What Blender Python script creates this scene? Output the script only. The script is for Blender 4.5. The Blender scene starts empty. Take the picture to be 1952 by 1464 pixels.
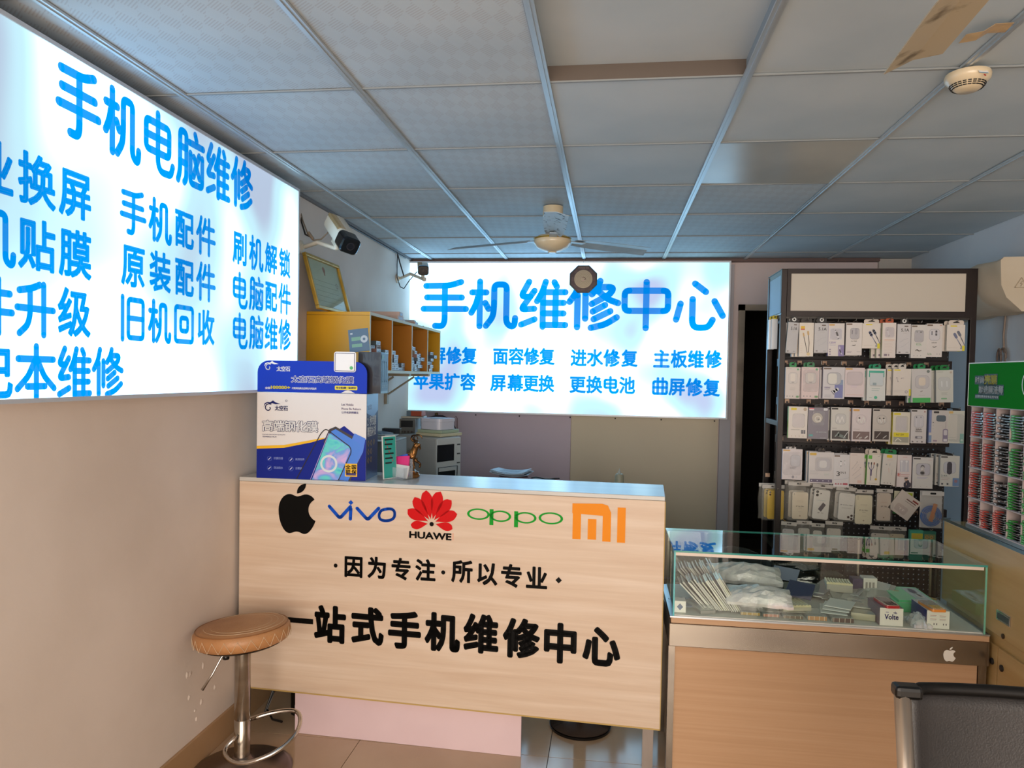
import bpy, bmesh, math, random
from mathutils import Vector, Matrix
random.seed(7)
SC = bpy.context.scene
COL = SC.collection
R = math.radians

# ------------------------------------------------------------------ camera
FPX, YAW, PITCH, ROLL, CY = 1399.42, 0.1317, -0.0289, 0.0181, 755.32
CAM = Vector((0, 0, 1.558))
_cy, _sy, _cp, _sp = math.cos(YAW), math.sin(YAW), math.cos(PITCH), math.sin(PITCH)
_f = Vector((-_sy*_cp, _cy*_cp, _sp)); _r = Vector((_cy, _sy, 0)); _u = _r.cross(_f)
CR = _r*math.cos(ROLL) + _u*math.sin(ROLL); CU = _u*math.cos(ROLL) - _r*math.sin(ROLL); CF = _f
cam = bpy.data.cameras.new('camera'); cam.sensor_width = 36; cam.sensor_fit = 'HORIZONTAL'
cam.lens = 36*FPX/1952; cam.shift_y = (CY-732)/1952; cam.clip_start = 0.05
camo = bpy.data.objects.new('camera', cam); COL.objects.link(camo)
m3 = Matrix((CR, CU, -CF)).transposed()
camo.matrix_world = Matrix.Translation(CAM) @ m3.to_4x4()
SC.camera = camo

# ------------------------------------------------------------------ world, light, exposure
SC.view_settings.view_transform = 'Standard'; SC.view_settings.look = 'None'
SC.view_settings.gamma = 1; SC.view_settings.use_curve_mapping = False
SC.view_settings.exposure = 0.3
w = bpy.data.worlds.new('world'); SC.world = w; w.use_nodes = True
bg = w.node_tree.nodes['Background']; bg.inputs[0].default_value = (1, .88, .78, 1); bg.inputs[1].default_value = 1.0
la = bpy.data.lights.new('shopfront_daylight', 'AREA'); la.shape = 'RECTANGLE'; la.size = 3.6; la.size_y = 2.3
la.energy = 158; la.color = (1, .86, .74)
lo = bpy.data.objects.new('shopfront_daylight', la); COL.objects.link(lo)
lo.location = (.3, -2.95, 1.25); lo.rotation_euler = (R(90), 0, 0)

# ------------------------------------------------------------------ helpers
def ray(x, y): return CF + CR*((x-976)/FPX) - CU*((y-CY)/FPX)
def at(x, y, ax, v):
    d = ray(x, y); return CAM + d*((v-CAM[ax])/d[ax])
def hexc(h):
    h = h.lstrip('#'); c = [int(h[i:i+2], 16)/255 for i in (0, 2, 4)]
    return tuple(x/12.92 if x <= .04045 else ((x+.055)/1.055)**2.4 for x in c)
MATS = {}
def mat(h, rough=.5, metal=0, spec=.5, name=None, emit=0, alpha=1, coat=0, trans=0):
    k = (h, rough, metal, spec, emit, alpha, coat)
    if k in MATS: return MATS[k]
    m = bpy.data.materials.new(name or 'm_%s' % h.strip('#')); m.use_nodes = True
    b = m.node_tree.nodes['Principled BSDF']; c = hexc(h)
    b.inputs['Base Color'].default_value = (*c, 1); b.inputs['Roughness'].default_value = rough
    b.inputs['Metallic'].default_value = metal; b.inputs['Specular IOR Level'].default_value = spec
    b.inputs['Coat Weight'].default_value = coat
    if emit:
        b.inputs['Emission Color'].default_value = (*c, 1); b.inputs['Emission Strength'].default_value = emit
    b.inputs['Alpha'].default_value = alpha
    MATS[k] = m; return m
def nodes(m):
    nt = m.node_tree; return nt, nt.nodes, nt.links, nt.nodes['Principled BSDF']
def noisy(name, c1, c2, scale=(4, 4, 4), rough=.6, bump=0, metal=0, nscale=1, detail=4, lo=.35, hi=.65, spec=.5, bscale=60, rvar=0, coord='Object', coat=0):
    m = bpy.data.materials.new(name); m.use_nodes = True; nt, N, L, b = nodes(m)
    tc = N.new('ShaderNodeTexCoord'); mp = N.new('ShaderNodeMapping'); mp.inputs['Scale'].default_value = scale
    L.new(tc.outputs[coord], mp.inputs[0])
    n = N.new('ShaderNodeTexNoise'); n.inputs['Scale'].default_value = nscale; n.inputs['Detail'].default_value = detail
    L.new(mp.outputs[0], n.inputs['Vector'])
    r = N.new('ShaderNodeValToRGB'); r.color_ramp.elements[0].position = lo; r.color_ramp.elements[1].position = hi
    r.color_ramp.elements[0].color = (*hexc(c1), 1); r.color_ramp.elements[1].color = (*hexc(c2), 1)
    L.new(n.outputs['Fac'], r.inputs[0]); L.new(r.outputs[0], b.inputs['Base Color'])
    b.inputs['Roughness'].default_value = rough; b.inputs['Metallic'].default_value = metal; b.inputs['Specular IOR Level'].default_value = spec
    b.inputs['Coat Weight'].default_value = coat
    if bump:
        n2 = N.new('ShaderNodeTexNoise'); n2.inputs['Scale'].default_value = bscale; n2.inputs['Detail'].default_value = 3
        L.new(tc.outputs[coord], n2.inputs['Vector'])
        bp = N.new('ShaderNodeBump'); bp.inputs['Strength'].default_value = bump; bp.inputs['Distance'].default_value = .01
        L.new(n2.outputs['Fac'], bp.inputs['Height']); L.new(bp.outputs[0], b.inputs['Normal'])
    if rvar:
        mr = N.new('ShaderNodeMapRange'); mr.inputs['To Min'].default_value = rough-rvar; mr.inputs['To Max'].default_value = rough+rvar
        L.new(n.outputs['Fac'], mr.inputs[0]); L.new(mr.outputs[0], b.inputs['Roughness'])
    return m
def glassmat(name, tint, ior=1.45, rough=0.0, base=0.0, gcol=(1, 1, 1)):
    m = bpy.data.materials.new(name); m.use_nodes = True; nt = m.node_tree; N = nt.nodes; L = nt.links; N.clear()
    o = N.new('ShaderNodeOutputMaterial'); t = N.new('ShaderNodeBsdfTransparent'); g = N.new('ShaderNodeBsdfGlossy'); mx = N.new('ShaderNodeMixShader')
    t.inputs[0].default_value = (*hexc(tint), 1); g.inputs['Roughness'].default_value = rough; g.inputs['Color'].default_value = (*gcol, 1)
    fr = N.new('ShaderNodeFresnel'); fr.inputs[0].default_value = ior
    ad = N.new('ShaderNodeMath'); ad.operation = 'ADD'; ad.inputs[1].default_value = base; ad.use_clamp = True
    L.new(fr.outputs[0], ad.inputs[0])
    ge = N.new('ShaderNodeNewGeometry'); iv = N.new('ShaderNodeMath'); iv.operation = 'SUBTRACT'; iv.inputs[0].default_value = 1; L.new(ge.outputs['Backfacing'], iv.inputs[1])
    ml = N.new('ShaderNodeMath'); ml.operation = 'MULTIPLY'; L.new(ad.outputs[0], ml.inputs[0]); L.new(iv.outputs[0], ml.inputs[1]); L.new(ml.outputs[0], mx.inputs[0]); L.new(t.outputs[0], mx.inputs[1]); L.new(g.outputs[0], mx.inputs[2]); L.new(mx.outputs[0], o.inputs[0])
    return m
def filmmat(name, h, alpha, rough=.15):
    m = bpy.data.materials.new(name); m.use_nodes = True; nt, N, L, b = nodes(m)
    b.inputs['Base Color'].default_value = (*hexc(h), 1); b.inputs['Roughness'].default_value = rough
    b.inputs['Alpha'].default_value = alpha; b.inputs['Coat Weight'].default_value = .6; b.inputs['Coat Roughness'].default_value = .08
    n = N.new('ShaderNodeTexNoise'); n.inputs['Scale'].default_value = 25; tc = N.new('ShaderNodeTexCoord'); L.new(tc.outputs['Object'], n.inputs['Vector'])
    bp = N.new('ShaderNodeBump'); bp.inputs['Strength'].default_value = .5; bp.inputs['Distance'].default_value = .01
    L.new(n.outputs['Fac'], bp.inputs['Height']); L.new(bp.outputs[0], b.inputs['Normal']); L.new(bp.outputs[0], b.inputs['Coat Normal'])
    return m

def frame(o, ux, uz=(0, 0, 1)):
    ux = Vector(ux).normalized(); uz = Vector(uz).normalized(); uy = uz.cross(ux)
    m = Matrix((ux, uy, uz)).transposed().to_4x4(); m.translation = Vector(o); return m
ID = Matrix.Identity(4)
def T(x=0, y=0, z=0): return Matrix.Translation((x, y, z))
def RX(a): return Matrix.Rotation(a, 4, 'X')
def RY(a): return Matrix.Rotation(a, 4, 'Y')
def RZ(a): return Matrix.Rotation(a, 4, 'Z')

class B:
    """collects geometry for one mesh object"""
    def __init__(s): s.v = []; s.f = []; s.m = []; s.mats = []
    def mi(s, m):
        if m not in s.mats: s.mats.append(m)
        return s.mats.index(m)
    def add(s, vs, fs, m, M=None):
        o = len(s.v); k = s.mi(m)
        for p in vs: s.v.append(tuple(M @ Vector(p)) if M is not None else tuple(p))
        for f in fs: s.f.append(tuple(i+o for i in f)); s.m.append(k)
        return s
    def box(s, x0, x1, y0, y1, z0, z1, m, M=None):
        return s.add([(x0, y0, z0), (x1, y0, z0), (x1, y1, z0), (x0, y1, z0), (x0, y0, z1), (x1, y0, z1), (x1, y1, z1), (x0, y1, z1)],
                     [(0, 3, 2, 1), (4, 5, 6, 7), (0, 1, 5, 4), (1, 2, 6, 5), (2, 3, 7, 6), (3, 0, 4, 7)], m, M)
    def rect(s, x0, x1, z0, z1, m, y=0, M=None):
        return s.add([(x0, y, z0), (x1, y, z0), (x1, y, z1), (x0, y, z1)], [(0, 1, 2, 3)], m, M)
    def poly(s, pts, m, y=0, M=None):
        return s.add([(p[0], y, p[1]) for p in pts], [tuple(range(len(pts)))], m, M)
    def prism(s, pts, y0, y1, m, M=None):
        """2-D outline in x,z (counter-clockwise seen from -y) made solid from y0 to y1"""
        n = len(pts); vs = [(p[0], y0, p[1]) for p in pts] + [(p[0], y1, p[1]) for p in pts]
        fs = [tuple(range(n)), tuple(range(2*n-1, n-1, -1))] + [(i, n+i, n+(i+1) % n, (i+1) % n) for i in range(n)]
        return s.add(vs, fs, m, M)
    def disc(s, cx, cz, r, m, y=0, n=20, M=None, rz=None):
        return s.poly([(cx+r*math.cos(2*math.pi*i/n), cz+(rz or r)*math.sin(2*math.pi*i/n)) for i in range(n)], m, y, M)
    def ring(s, cx, cz, r0, r1, m, y=0, n=28, M=None):
        vs = []
        for i in range(n):
            a = 2*math.pi*i/n
            vs += [(cx+r0*math.cos(a), y, cz+r0*math.sin(a)), (cx+r1*math.cos(a), y, cz+r1*math.sin(a))]
        return s.add(vs, [(2*i, 2*i+1, (2*i+3) % (2*n), (2*i+2) % (2*n)) for i in range(n)], m, M)
    def stroke(s, pts, w, m, y=0, M=None, caps=True, k=8):
        for i in range(len(pts)-1):
            a = Vector(pts[i]); b = Vector(pts[i+1]); d = b-a
            if d.length < 1e-7: continue
            n = Vector((-d.y, d.x)).normalized()*w/2
            s.add([(a.x-n.x, y, a.y-n.y), (b.x-n.x, y, b.y-n.y), (b.x+n.x, y, b.y+n.y), (a.x+n.x, y, a.y+n.y)], [(0, 1, 2, 3)], m, M)
        if caps:
            for p in pts: s.disc(p[0], p[1], w/2, m, y, k*2, M)
        return s
    def lathe(s, prof, m, n=24, M=None, closed=False):
        vs = []; k = len(prof)
        for i in range(n):
            a = 2*math.pi*i/n
            for r, z in prof: vs.append((r*math.cos(a), r*math.sin(a), z))
        fs = []
        for i in range(n):
            j = (i+1) % n
            for q in range(k-1): fs.append((i*k+q, j*k+q, j*k+q+1, i*k+q+1))
        if prof[0][0] > 1e-6: fs.append(tuple(i*k for i in reversed(range(n))))
        if prof[-1][0] > 1e-6: fs.append(tuple(i*k+k-1 for i in range(n)))
        return s.add(vs, fs, m, M)
    def tube(s, pts, r, m, n=8, M=None, closed=False):
        pts = [Vector(p) for p in pts]; K = len(pts); vs = []; up = Vector((0, 0, 1))
        for i, p in enumerate(pts):
            if closed: d = pts[(i+1) % K]-pts[i-1]
            else: d = pts[min(i+1, K-1)]-pts[max(i-1, 0)]
            if d.length < 1e-9: d = Vector((0, 0, 1))
            d.normalize(); ref = up if abs(d.dot(up)) < .95 else Vector((1, 0, 0))
            a = d.cross(ref).normalized(); b = d.cross(a); rr = r[i] if isinstance(r, (list, tuple)) else r
            for j in range(n):
                t = 2*math.pi*j/n; vs.append(tuple(p+a*rr*math.cos(t)+b*rr*math.sin(t)))
        fs = []
        for i in range(K if closed else K-1):
            q = (i+1) % K
            for j in range(n): fs.append((i*n+j, i*n+(j+1) % n, q*n+(j+1) % n, q*n+j))
        if not closed: fs += [tuple(range(n)), tuple(range((K-1)*n, K*n))]
        return s.add(vs, fs, m, M)
    def glyphs(s, body, x0, x1, z0, z1, m, y=0, off=0, M=None):
        """a line of text stretched to fill the box"""
        vs, fs, bb = text2d(body, off)
        sx = (x1-x0)/(bb[1]-bb[0]); sz = (z1-z0)/(bb[3]-bb[2])
        return s.add([(x0+(v[0]-bb[0])*sx, y, z0+(v[1]-bb[2])*sz) for v in vs], fs, m, M)
    def han(s, ch, cx, cz, w, h, m, y=0, off=0, M=None, sw=11, sk=True):
        """one Chinese character centred in its cell; rounded hand-drawn skeletons where there is one"""
        if sk and ch in SKEL:
            for st in SKEL[ch]:
                p = rnd(st, 9); q = [(cx+(a/100-.5)*w, cz+(.5-b/100)*h) for a, b in p]
                s.stroke(q, sw/100*(w+h)/2, m, y, M, k=6)
            return s
        vs, fs, bb = text2d(ch, off)
        return s.add([(cx+(v[0]-.5)*w*1.06, y, cz+(v[1]-.38)*h*1.06) for v in vs], fs, m, M)
    def build(s, name, parent=None, M=None, smooth=False, bevel=0, seg=2, weld=False):
        me = bpy.data.meshes.new(name); me.from_pydata(s.v, [], s.f); me.update()
        for m in s.mats: me.materials.append(m)
        me.polygons.foreach_set('material_index', s.m)
        if smooth: me.polygons.foreach_set('use_smooth', [True]*len(s.f))
        o = bpy.data.objects.new(name, me); COL.objects.link(o)
        if parent is not None: o.parent = parent
        if M is not None:
            if parent is None: o.matrix_world = M
            else: o.matrix_local = M
        if smooth and smooth != 'all':
            try: me.set_sharp_from_angle(angle=R(40))
            except Exception: pass
        if bevel:
            bm = o.modifiers.new('bevel', 'BEVEL'); bm.width = bevel; bm.segments = seg; bm.limit_method = 'ANGLE'
        return o
TXT = {}
def text2d(body, off=0):
    k = (body, off)
    if k in TXT: return TXT[k]
    c = bpy.data.curves.new('t', 'FONT'); c.body = body; c.resolution_u = 3; c.fill_mode = 'FRONT'
    o = bpy.data.objects.new('t', c); me = o.to_mesh()
    vs = [tuple(v.co[:2]) for v in me.vertices]; fs = [tuple(p.vertices) for p in me.polygons]
    if off:     # heavier, round-cornered weight: a band laid along every outline edge
        cnt = {}
        for f in fs:
            for i in range(len(f)):
                e = (f[i], f[(i+1) % len(f)]); k2 = (min(e), max(e)); cnt[k2] = cnt.get(k2, 0)+1
        used = set()
        for (p, q), n_ in list(cnt.items()):
            if n_ != 1: continue
            a = Vector(vs[p]); b = Vector(vs[q]); d = b-a
            if d.length < 1e-6: continue
            n = Vector((-d.y, d.x)).normalized()*off; o_ = len(vs)
            vs += [tuple(a-n), tuple(b-n), tuple(b+n), tuple(a+n)]; fs.append((o_, o_+1, o_+2, o_+3))
            used.update((p, q))
        for p in used:
            o_ = len(vs); x, y = vs[p]
            vs += [(x+off*math.cos(math.pi*i/4), y+off*math.sin(math.pi*i/4)) for i in range(8)]; fs.append(tuple(range(o_, o_+8)))
    o.to_mesh_clear(); bpy.data.objects.remove(o); bpy.data.curves.remove(c)
    bb = (min(v[0] for v in vs), max(v[0] for v in vs), min(v[1] for v in vs), max(v[1] for v in vs))
    TXT[k] = (vs, fs, bb); return TXT[k]
def rnd(pts, r, n=4):
    """round the inner corners of a polyline"""
    out = [Vector(pts[0])]
    for i in range(1, len(pts)-1):
        a, b, c = Vector(pts[i-1]), Vector(pts[i]), Vector(pts[i+1])
        ra = min(r, (a-b).length*.48); rc = min(r, (c-b).length*.48)
        p = b+(a-b).normalized()*ra; q = b+(c-b).normalized()*rc
        for k in range(n+1):
            t = k/n; out.append(p*(1-t)**2+b*2*t*(1-t)+q*t*t)
    out.append(Vector(pts[-1])); return [tuple(p) for p in out]
def rrect(x0, x1, z0, z1, r, n=5):
    pts = []
    for cx, cz, a0 in ((x1-r, z0+r, -90), (x1-r, z1-r, 0), (x0+r, z1-r, 90), (x0+r, z0+r, 180)):
        for i in range(n+1):
            a = R(a0+90*i/n); pts.append((cx+r*math.cos(a), cz+r*math.sin(a)))
    return pts
def bez(P, n=10):
    """closed outline from cubic segments: [p0,c1,c2,p1,c3,c4,p2,...]"""
    out = []
    for i in range(0, len(P)-3, 3):
        a, b, c, d = [Vector(q) for q in P[i:i+4]]
        for k in range(n):
            t = k/n; out.append(tuple(a*(1-t)**3+b*3*t*(1-t)**2+c*3*t*t*(1-t)+d*t**3))
    return out
SKEL = {
 '手': [[(10,14),(60,13),(84,6)], [(12,37),(86,37)], [(5,60),(95,60)], [(50,14),(50,86),(45,95),(30,94)]],
 '机': [[(7,27),(36,27)], [(23,5),(23,95)], [(19,36),(15,52),(6,68)], [(34,48),(41,60)], [(36,94),(50,76),(52,56),(52,11),(77,11),(77,88),(88,96),(94,92),(95,78)]],
 '维': [[(22,6),(6,36),(25,36)], [(33,24),(6,62),(33,60)], [(7,92),(34,81)], [(55,6),(48,28),(38,45)], [(50,27),(50,96)], [(72,7),(77,16)], [(50,27),(94,27)], [(50,48),(91,48)], [(50,69),(91,69)], [(50,92),(95,92)], [(75,27),(75,92)]],
 '修': [[(23,5),(17,26),(4,45)], [(19,32),(19,95)], [(34,28),(34,78)], [(61,4),(56,18),(46,30)], [(58,16),(87,16),(80,30),(46,49)], [(58,24),(76,40),(95,47)], [(71,51),(48,64)], [(81,63),(50,79)], [(93,75),(72,89),(45,96)]],
 '中': [[(50,22),(7,22),(7,62),(93,62),(93,22),(50,22)], [(50,5),(50,96)]],
 '心': [[(14,47),(6,78)], [(37,38),(37,86),(44,94),(68,93),(76,78)], [(41,8),(62,24)], [(79,42),(95,70)]],
 '电': [[(45,20),(10,20),(10,66),(82,66),(82,20),(45,20)], [(10,43),(82,43)], [(46,4),(46,84),(56,95),(88,94),(94,78)]],
 '脑': [[(5,95),(12,78),(12,9),(34,9),(34,88),(27,95)], [(12,36),(34,36)], [(12,62),(34,62)], [(66,4),(71,14)], [(45,22),(96,22)], [(49,40),(49,92),(93,92),(93,40)], [(62,44),(82,78)], [(81,38),(60,78)]],
 '件': [[(24,5),(18,28),(4,48)], [(20,34),(20,96)], [(46,8),(42,26),(34,42)], [(42,28),(92,28)], [(32,60),(97,60)], [(66,5),(66,96)]],
 '回': [[(50,8),(8,8),(8,92),(92,92),(92,8),(50,8)], [(50,34),(33,34),(33,66),(67,66),(67,34),(50,34)]],
 '升': [[(60,6),(40,14),(10,20)], [(5,50),(95,50)], [(36,16),(36,60),(30,80),(10,95)], [(70,5),(70,96)]],
 '本': [[(6,27),(94,27)], [(50,4),(50,96)], [(46,30),(30,58),(4,80)], [(54,30),(70,58),(96,80)], [(28,76),(72,76)]],
 '水': [[(50,4),(50,88),(43,95),(32,94)], [(8,28),(36,28),(30,56),(6,78)], [(88,18),(72,34),(56,44)], [(54,36),(68,62),(96,84)]],
 '旧': [[(12,6),(12,96)], [(60,10),(34,10),(34,92),(92,92),(92,10),(60,10)], [(34,50),(92,50)]],
 '曲': [[(50,24),(8,24),(8,94),(92,94),(92,24),(50,24)], [(8,58),(92,58)], [(35,5),(35,94)], [(66,5),(66,94)]],
 '主': [[(44,4),(58,14)], [(10,26),(90,26)], [(14,58),(86,58)], [(5,94),(95,94)], [(50,26),(50,94)]],
}
def tag(o, label=None, cat=None, group=None, kind=None):
    if label: o['label'] = label
    if cat: o['category'] = cat
    if group: o['group'] = group
    if kind: o['kind'] = kind
    return o
def thing(name, label, cat, M=ID, group=None):
    o = bpy.data.objects.new(name, None); COL.objects.link(o); o.matrix_world = M; o.empty_display_size = .05
    return tag(o, label, cat, group)
def loc2(F, px, py):
    """a photo pixel -> local (x, z) on the plane y=0 of frame F"""
    n = F.col[1].to_3d(); o = F.translation; d = ray(px, py)
    p = CAM + d*((o-CAM).dot(n)/d.dot(n)); q = F.inverted() @ p; return q.x, q.z
# ------------------------------------------------------------------ shared materials
def signmat(name, cols, scale, strength, seed, pos=(.36, .46, .54), gain=(1, 1, 1)):
    m = bpy.data.materials.new(name); m.use_nodes = True; nt, N, L, b = nodes(m)
    tc = N.new('ShaderNodeTexCoord'); mp = N.new('ShaderNodeMapping'); mp.inputs['Location'].default_value = (seed, seed*.7, seed*1.3); mp.inputs['Scale'].default_value = (1, 0, .8)
    n = N.new('ShaderNodeTexNoise'); n.inputs['Scale'].default_value = scale; n.inputs['Detail'].default_value = 1.0
    L.new(tc.outputs['Object'], mp.inputs[0]); L.new(mp.outputs[0], n.inputs['Vector'])
    r = N.new('ShaderNodeValToRGB'); e = r.color_ramp.elements
    e[0].position = pos[0]; e[0].color = (*hexc(cols[0]), 1); e[1].position = pos[2]; e[1].color = (*hexc(cols[2]), 1)
    x = e.new(pos[1]); x.color = (*hexc(cols[1]), 1); r.color_ramp.interpolation = 'EASE'
    for q, g in zip(sorted(e, key=lambda t: t.position), gain): q.color = tuple(v*g/strength for v in q.color[:3])+(1,)
    L.new(n.outputs['Fac'], r.inputs[0]); b.inputs['Base Color'].default_value = (.02, .02, .02, 1)
    b.inputs['Roughness'].default_value = .35; b.inputs['Specular IOR Level'].default_value = .2
    L.new(r.outputs[0], b.inputs['Emission Color']); b.inputs['Emission Strength'].default_value = strength
    return m
M_wallL = noisy('painted_wall', '#d2c4b8', '#dccfc4', (2, 2, 2), .75, bump=.06, bscale=30)
M_wallB = noisy('pinkish_wall', '#dccbc8', '#e3d3d0', (2, 2, 2), .8, bump=.05)
M_white = mat('#d8d8d6', .5); M_dark = mat('#15100f', .5); M_black = mat('#060606', .35)
M_steel = noisy('brushed_steel', '#8f867c', '#a1988c', (.6, .6, 5), .25, metal=1, rvar=.05)
M_chrome = mat('#cfcac4', .12, 1); M_alu = mat('#b9c0c6', .28, .9)
def woodmat(name, c1, c2, c3, sc=(1.4, 1, 26), rough=.42):
    m = bpy.data.materials.new(name); m.use_nodes = True; nt, N, L, b = nodes(m)
    tc = N.new('ShaderNodeTexCoord'); mp = N.new('ShaderNodeMapping'); mp.inputs['Scale'].default_value = sc
    L.new(tc.outputs['Object'], mp.inputs[0])
    n = N.new('ShaderNodeTexNoise'); n.inputs['Scale'].default_value = 1.1; n.inputs['Detail'].default_value = 6; n.inputs['Distortion'].default_value = .6
    L.new(mp.outputs[0], n.inputs['Vector'])
    r = N.new('ShaderNodeValToRGB'); e = r.color_ramp.elements; e[0].position = .3; e[1].position = .72
    e[0].color = (*hexc(c1), 1); e[1].color = (*hexc(c3), 1); x = e.new(.5); x.color = (*hexc(c2), 1)
    mp2 = N.new('ShaderNodeMapping'); mp2.inputs['Scale'].default_value = (sc[0]*3, 1, sc[2]*7); L.new(tc.outputs['Object'], mp2.inputs[0])
    n2 = N.new('ShaderNodeTexNoise'); n2.inputs['Scale'].default_value = 1.0; n2.inputs['Detail'].default_value = 3; L.new(mp2.outputs[0], n2.inputs['Vector'])
    mx = N.new('ShaderNodeMixRGB'); mx.blend_type = 'MULTIPLY'; mx.inputs[0].default_value = .10
    L.new(n.outputs['Fac'], r.inputs[0]); L.new(r.outputs[0], mx.inputs[1]); L.new(n2.outputs['Fac'], mx.inputs[2])
    L.new(mx.outputs[0], b.inputs['Base Color']); b.inputs['Roughness'].default_value = rough
    return m
M_ash = woodmat('pale_ash_laminate', '#cfb59d', '#d6bfa8', '#dfcbb7')
M_tan = woodmat('tan_laminate', '#bd9672', '#c29b77', '#c6a07d', (1, 1, 60), .4)
M_tanR = woodmat('olive_tan_laminate', '#b8945c', '#bd9a63', '#c2a06a', (2, 2, 20), .4)

# ------------------------------------------------------------------ room shell
XL, XR, YB, YF, ZC = -1.584, 2.17, 5.76, -3.0, 2.46
def struct(o): o['kind'] = 'structure'; return o
struct(B().box(XL-.12, XL, YF, YB+.1, 0, 2.8, M_wallL).build('wall_left'))
M_wallR = noisy('painted_wall_right', '#c9cdd2', '#d2d5d8', (2, 2, 2), .75, bump=.05)
struct(B().box(XR, XR+.12, YF, YB+.1, 0, 2.8, M_wallR).build('wall_right'))
DX0, DX1, DZ = .955, 1.72, 2.12
wb = B(); wb.box(XL, DX0, YB, YB+.12, 0, 2.8, M_wallB); wb.box(DX1, XR, YB, YB+.12, 0, 2.8, M_wallB); wb.box(DX0, DX1, YB, YB+.12, DZ, 2.8, M_wallB)
WB = struct(wb.build('wall_back'))
# boards screwed to the lower back wall
M_lilac = noisy('lilac_board', '#c2b2be', '#cdbdc8', (1, 1, 1), .55); M_khaki = noisy('khaki_board', '#d0c2a8', '#d8c9ae', (1, 1, 1), .5)
bl = B(); bl.box(-1.57, -.293, YB-.012, YB, .02, 1.262, M_lilac); o = bl.build('wall_board', WB)
bl = B(); bl.box(-.290, .828, YB-.012, YB, .02, 1.262, M_khaki); o = bl.build('wall_board', WB)
scr = B()
for x in (-1.05, -.7, -.3, .05, .4, .8): scr.lathe([(.006, -.002), (.004, .002), (0, .003)], M_dark, 8, T(x, YB-.014, 1.235) @ RX(R(90)))
scr.build('board_screws', WB)['kind'] = 'stuff'
struct(B().box(.835, .915, YB-.03, YB, 0, 2.42, mat('#b9b4b8', .6)).build('trim_1'))
# square pillar in the back right corner
struct(B().box(1.945, XR, YB-.03, YB, 0, ZC, mat('#c4bdb4', .7)).build('trim_2'))
# steel door frame and the unlit room behind it
df = B(); df.box(DX0, DX0+.045, YB-.04, YB+.08, 0, DZ, M_steel); df.box(DX1-.045, DX1, YB-.04, YB+.08, 0, DZ, M_steel); df.box(DX0, DX1, YB-.04, YB+.08, DZ-.045, DZ, M_steel)
D1 = struct(df.build('door_1'))
dk = mat('#1a1614', .9)  # near-black wall colour stands in for the darkness of the room
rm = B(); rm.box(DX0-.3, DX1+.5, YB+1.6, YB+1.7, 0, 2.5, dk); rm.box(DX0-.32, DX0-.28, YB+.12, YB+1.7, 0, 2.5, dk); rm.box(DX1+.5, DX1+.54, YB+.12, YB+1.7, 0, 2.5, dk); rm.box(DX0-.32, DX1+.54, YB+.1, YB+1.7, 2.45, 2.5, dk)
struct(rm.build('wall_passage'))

# floor: 0.8 m polished tiles
M_joint = mat('#5b5048', .8)
FL = B(); FL.box(XL-.1, XR+.1, -6, YB+1.7, -.08, -.006, M_joint); FLo = struct(FL.build('floor'))
M_tile = noisy('beige_polished_tile', '#b79a7c', '#c3a88a', (1.2, 1.2, 1.2), .10, nscale=2, detail=6, coat=.0, spec=.5, rvar=.03)
tl = B(); tl.box(-.3985, .3985, -.3985, .3985, -.02, 0, M_tile); first = None
for i in range(6):
    for j in range(-2, 12):
        cx = -1.015+.8*(i-1)+.4; cy = 2.955+.8*(j-7)+.4
        x0, x1 = max(cx-.3985, XL), min(cx+.3985, XR)
        if x1 <= x0+.01: continue
        if abs((x1-x0)-.797) < 1e-3:
            if first is None: first = o = tl.build('floor_tile', FLo, T(cx, cy, 0))
            else: o = first.copy(); COL.objects.link(o); o.parent = FLo; o.matrix_local = T(cx, cy, 0)
        else:
            t2 = B(); t2.box(x0-cx, x1-cx, -.3985, .3985, -.02, 0, M_tile); t2.build('floor_tile', FLo, T(cx, cy, 0))
# skirting on the left wall
M_skirt = noisy('brown_skirting_tile', '#a68460', '#b08d68', (3, 3, 3), .25)
struct(B().box(XL, XL+.012, YF, YB, 0, .115, M_skirt).build('baseboard_left', bevel=.002))

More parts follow.
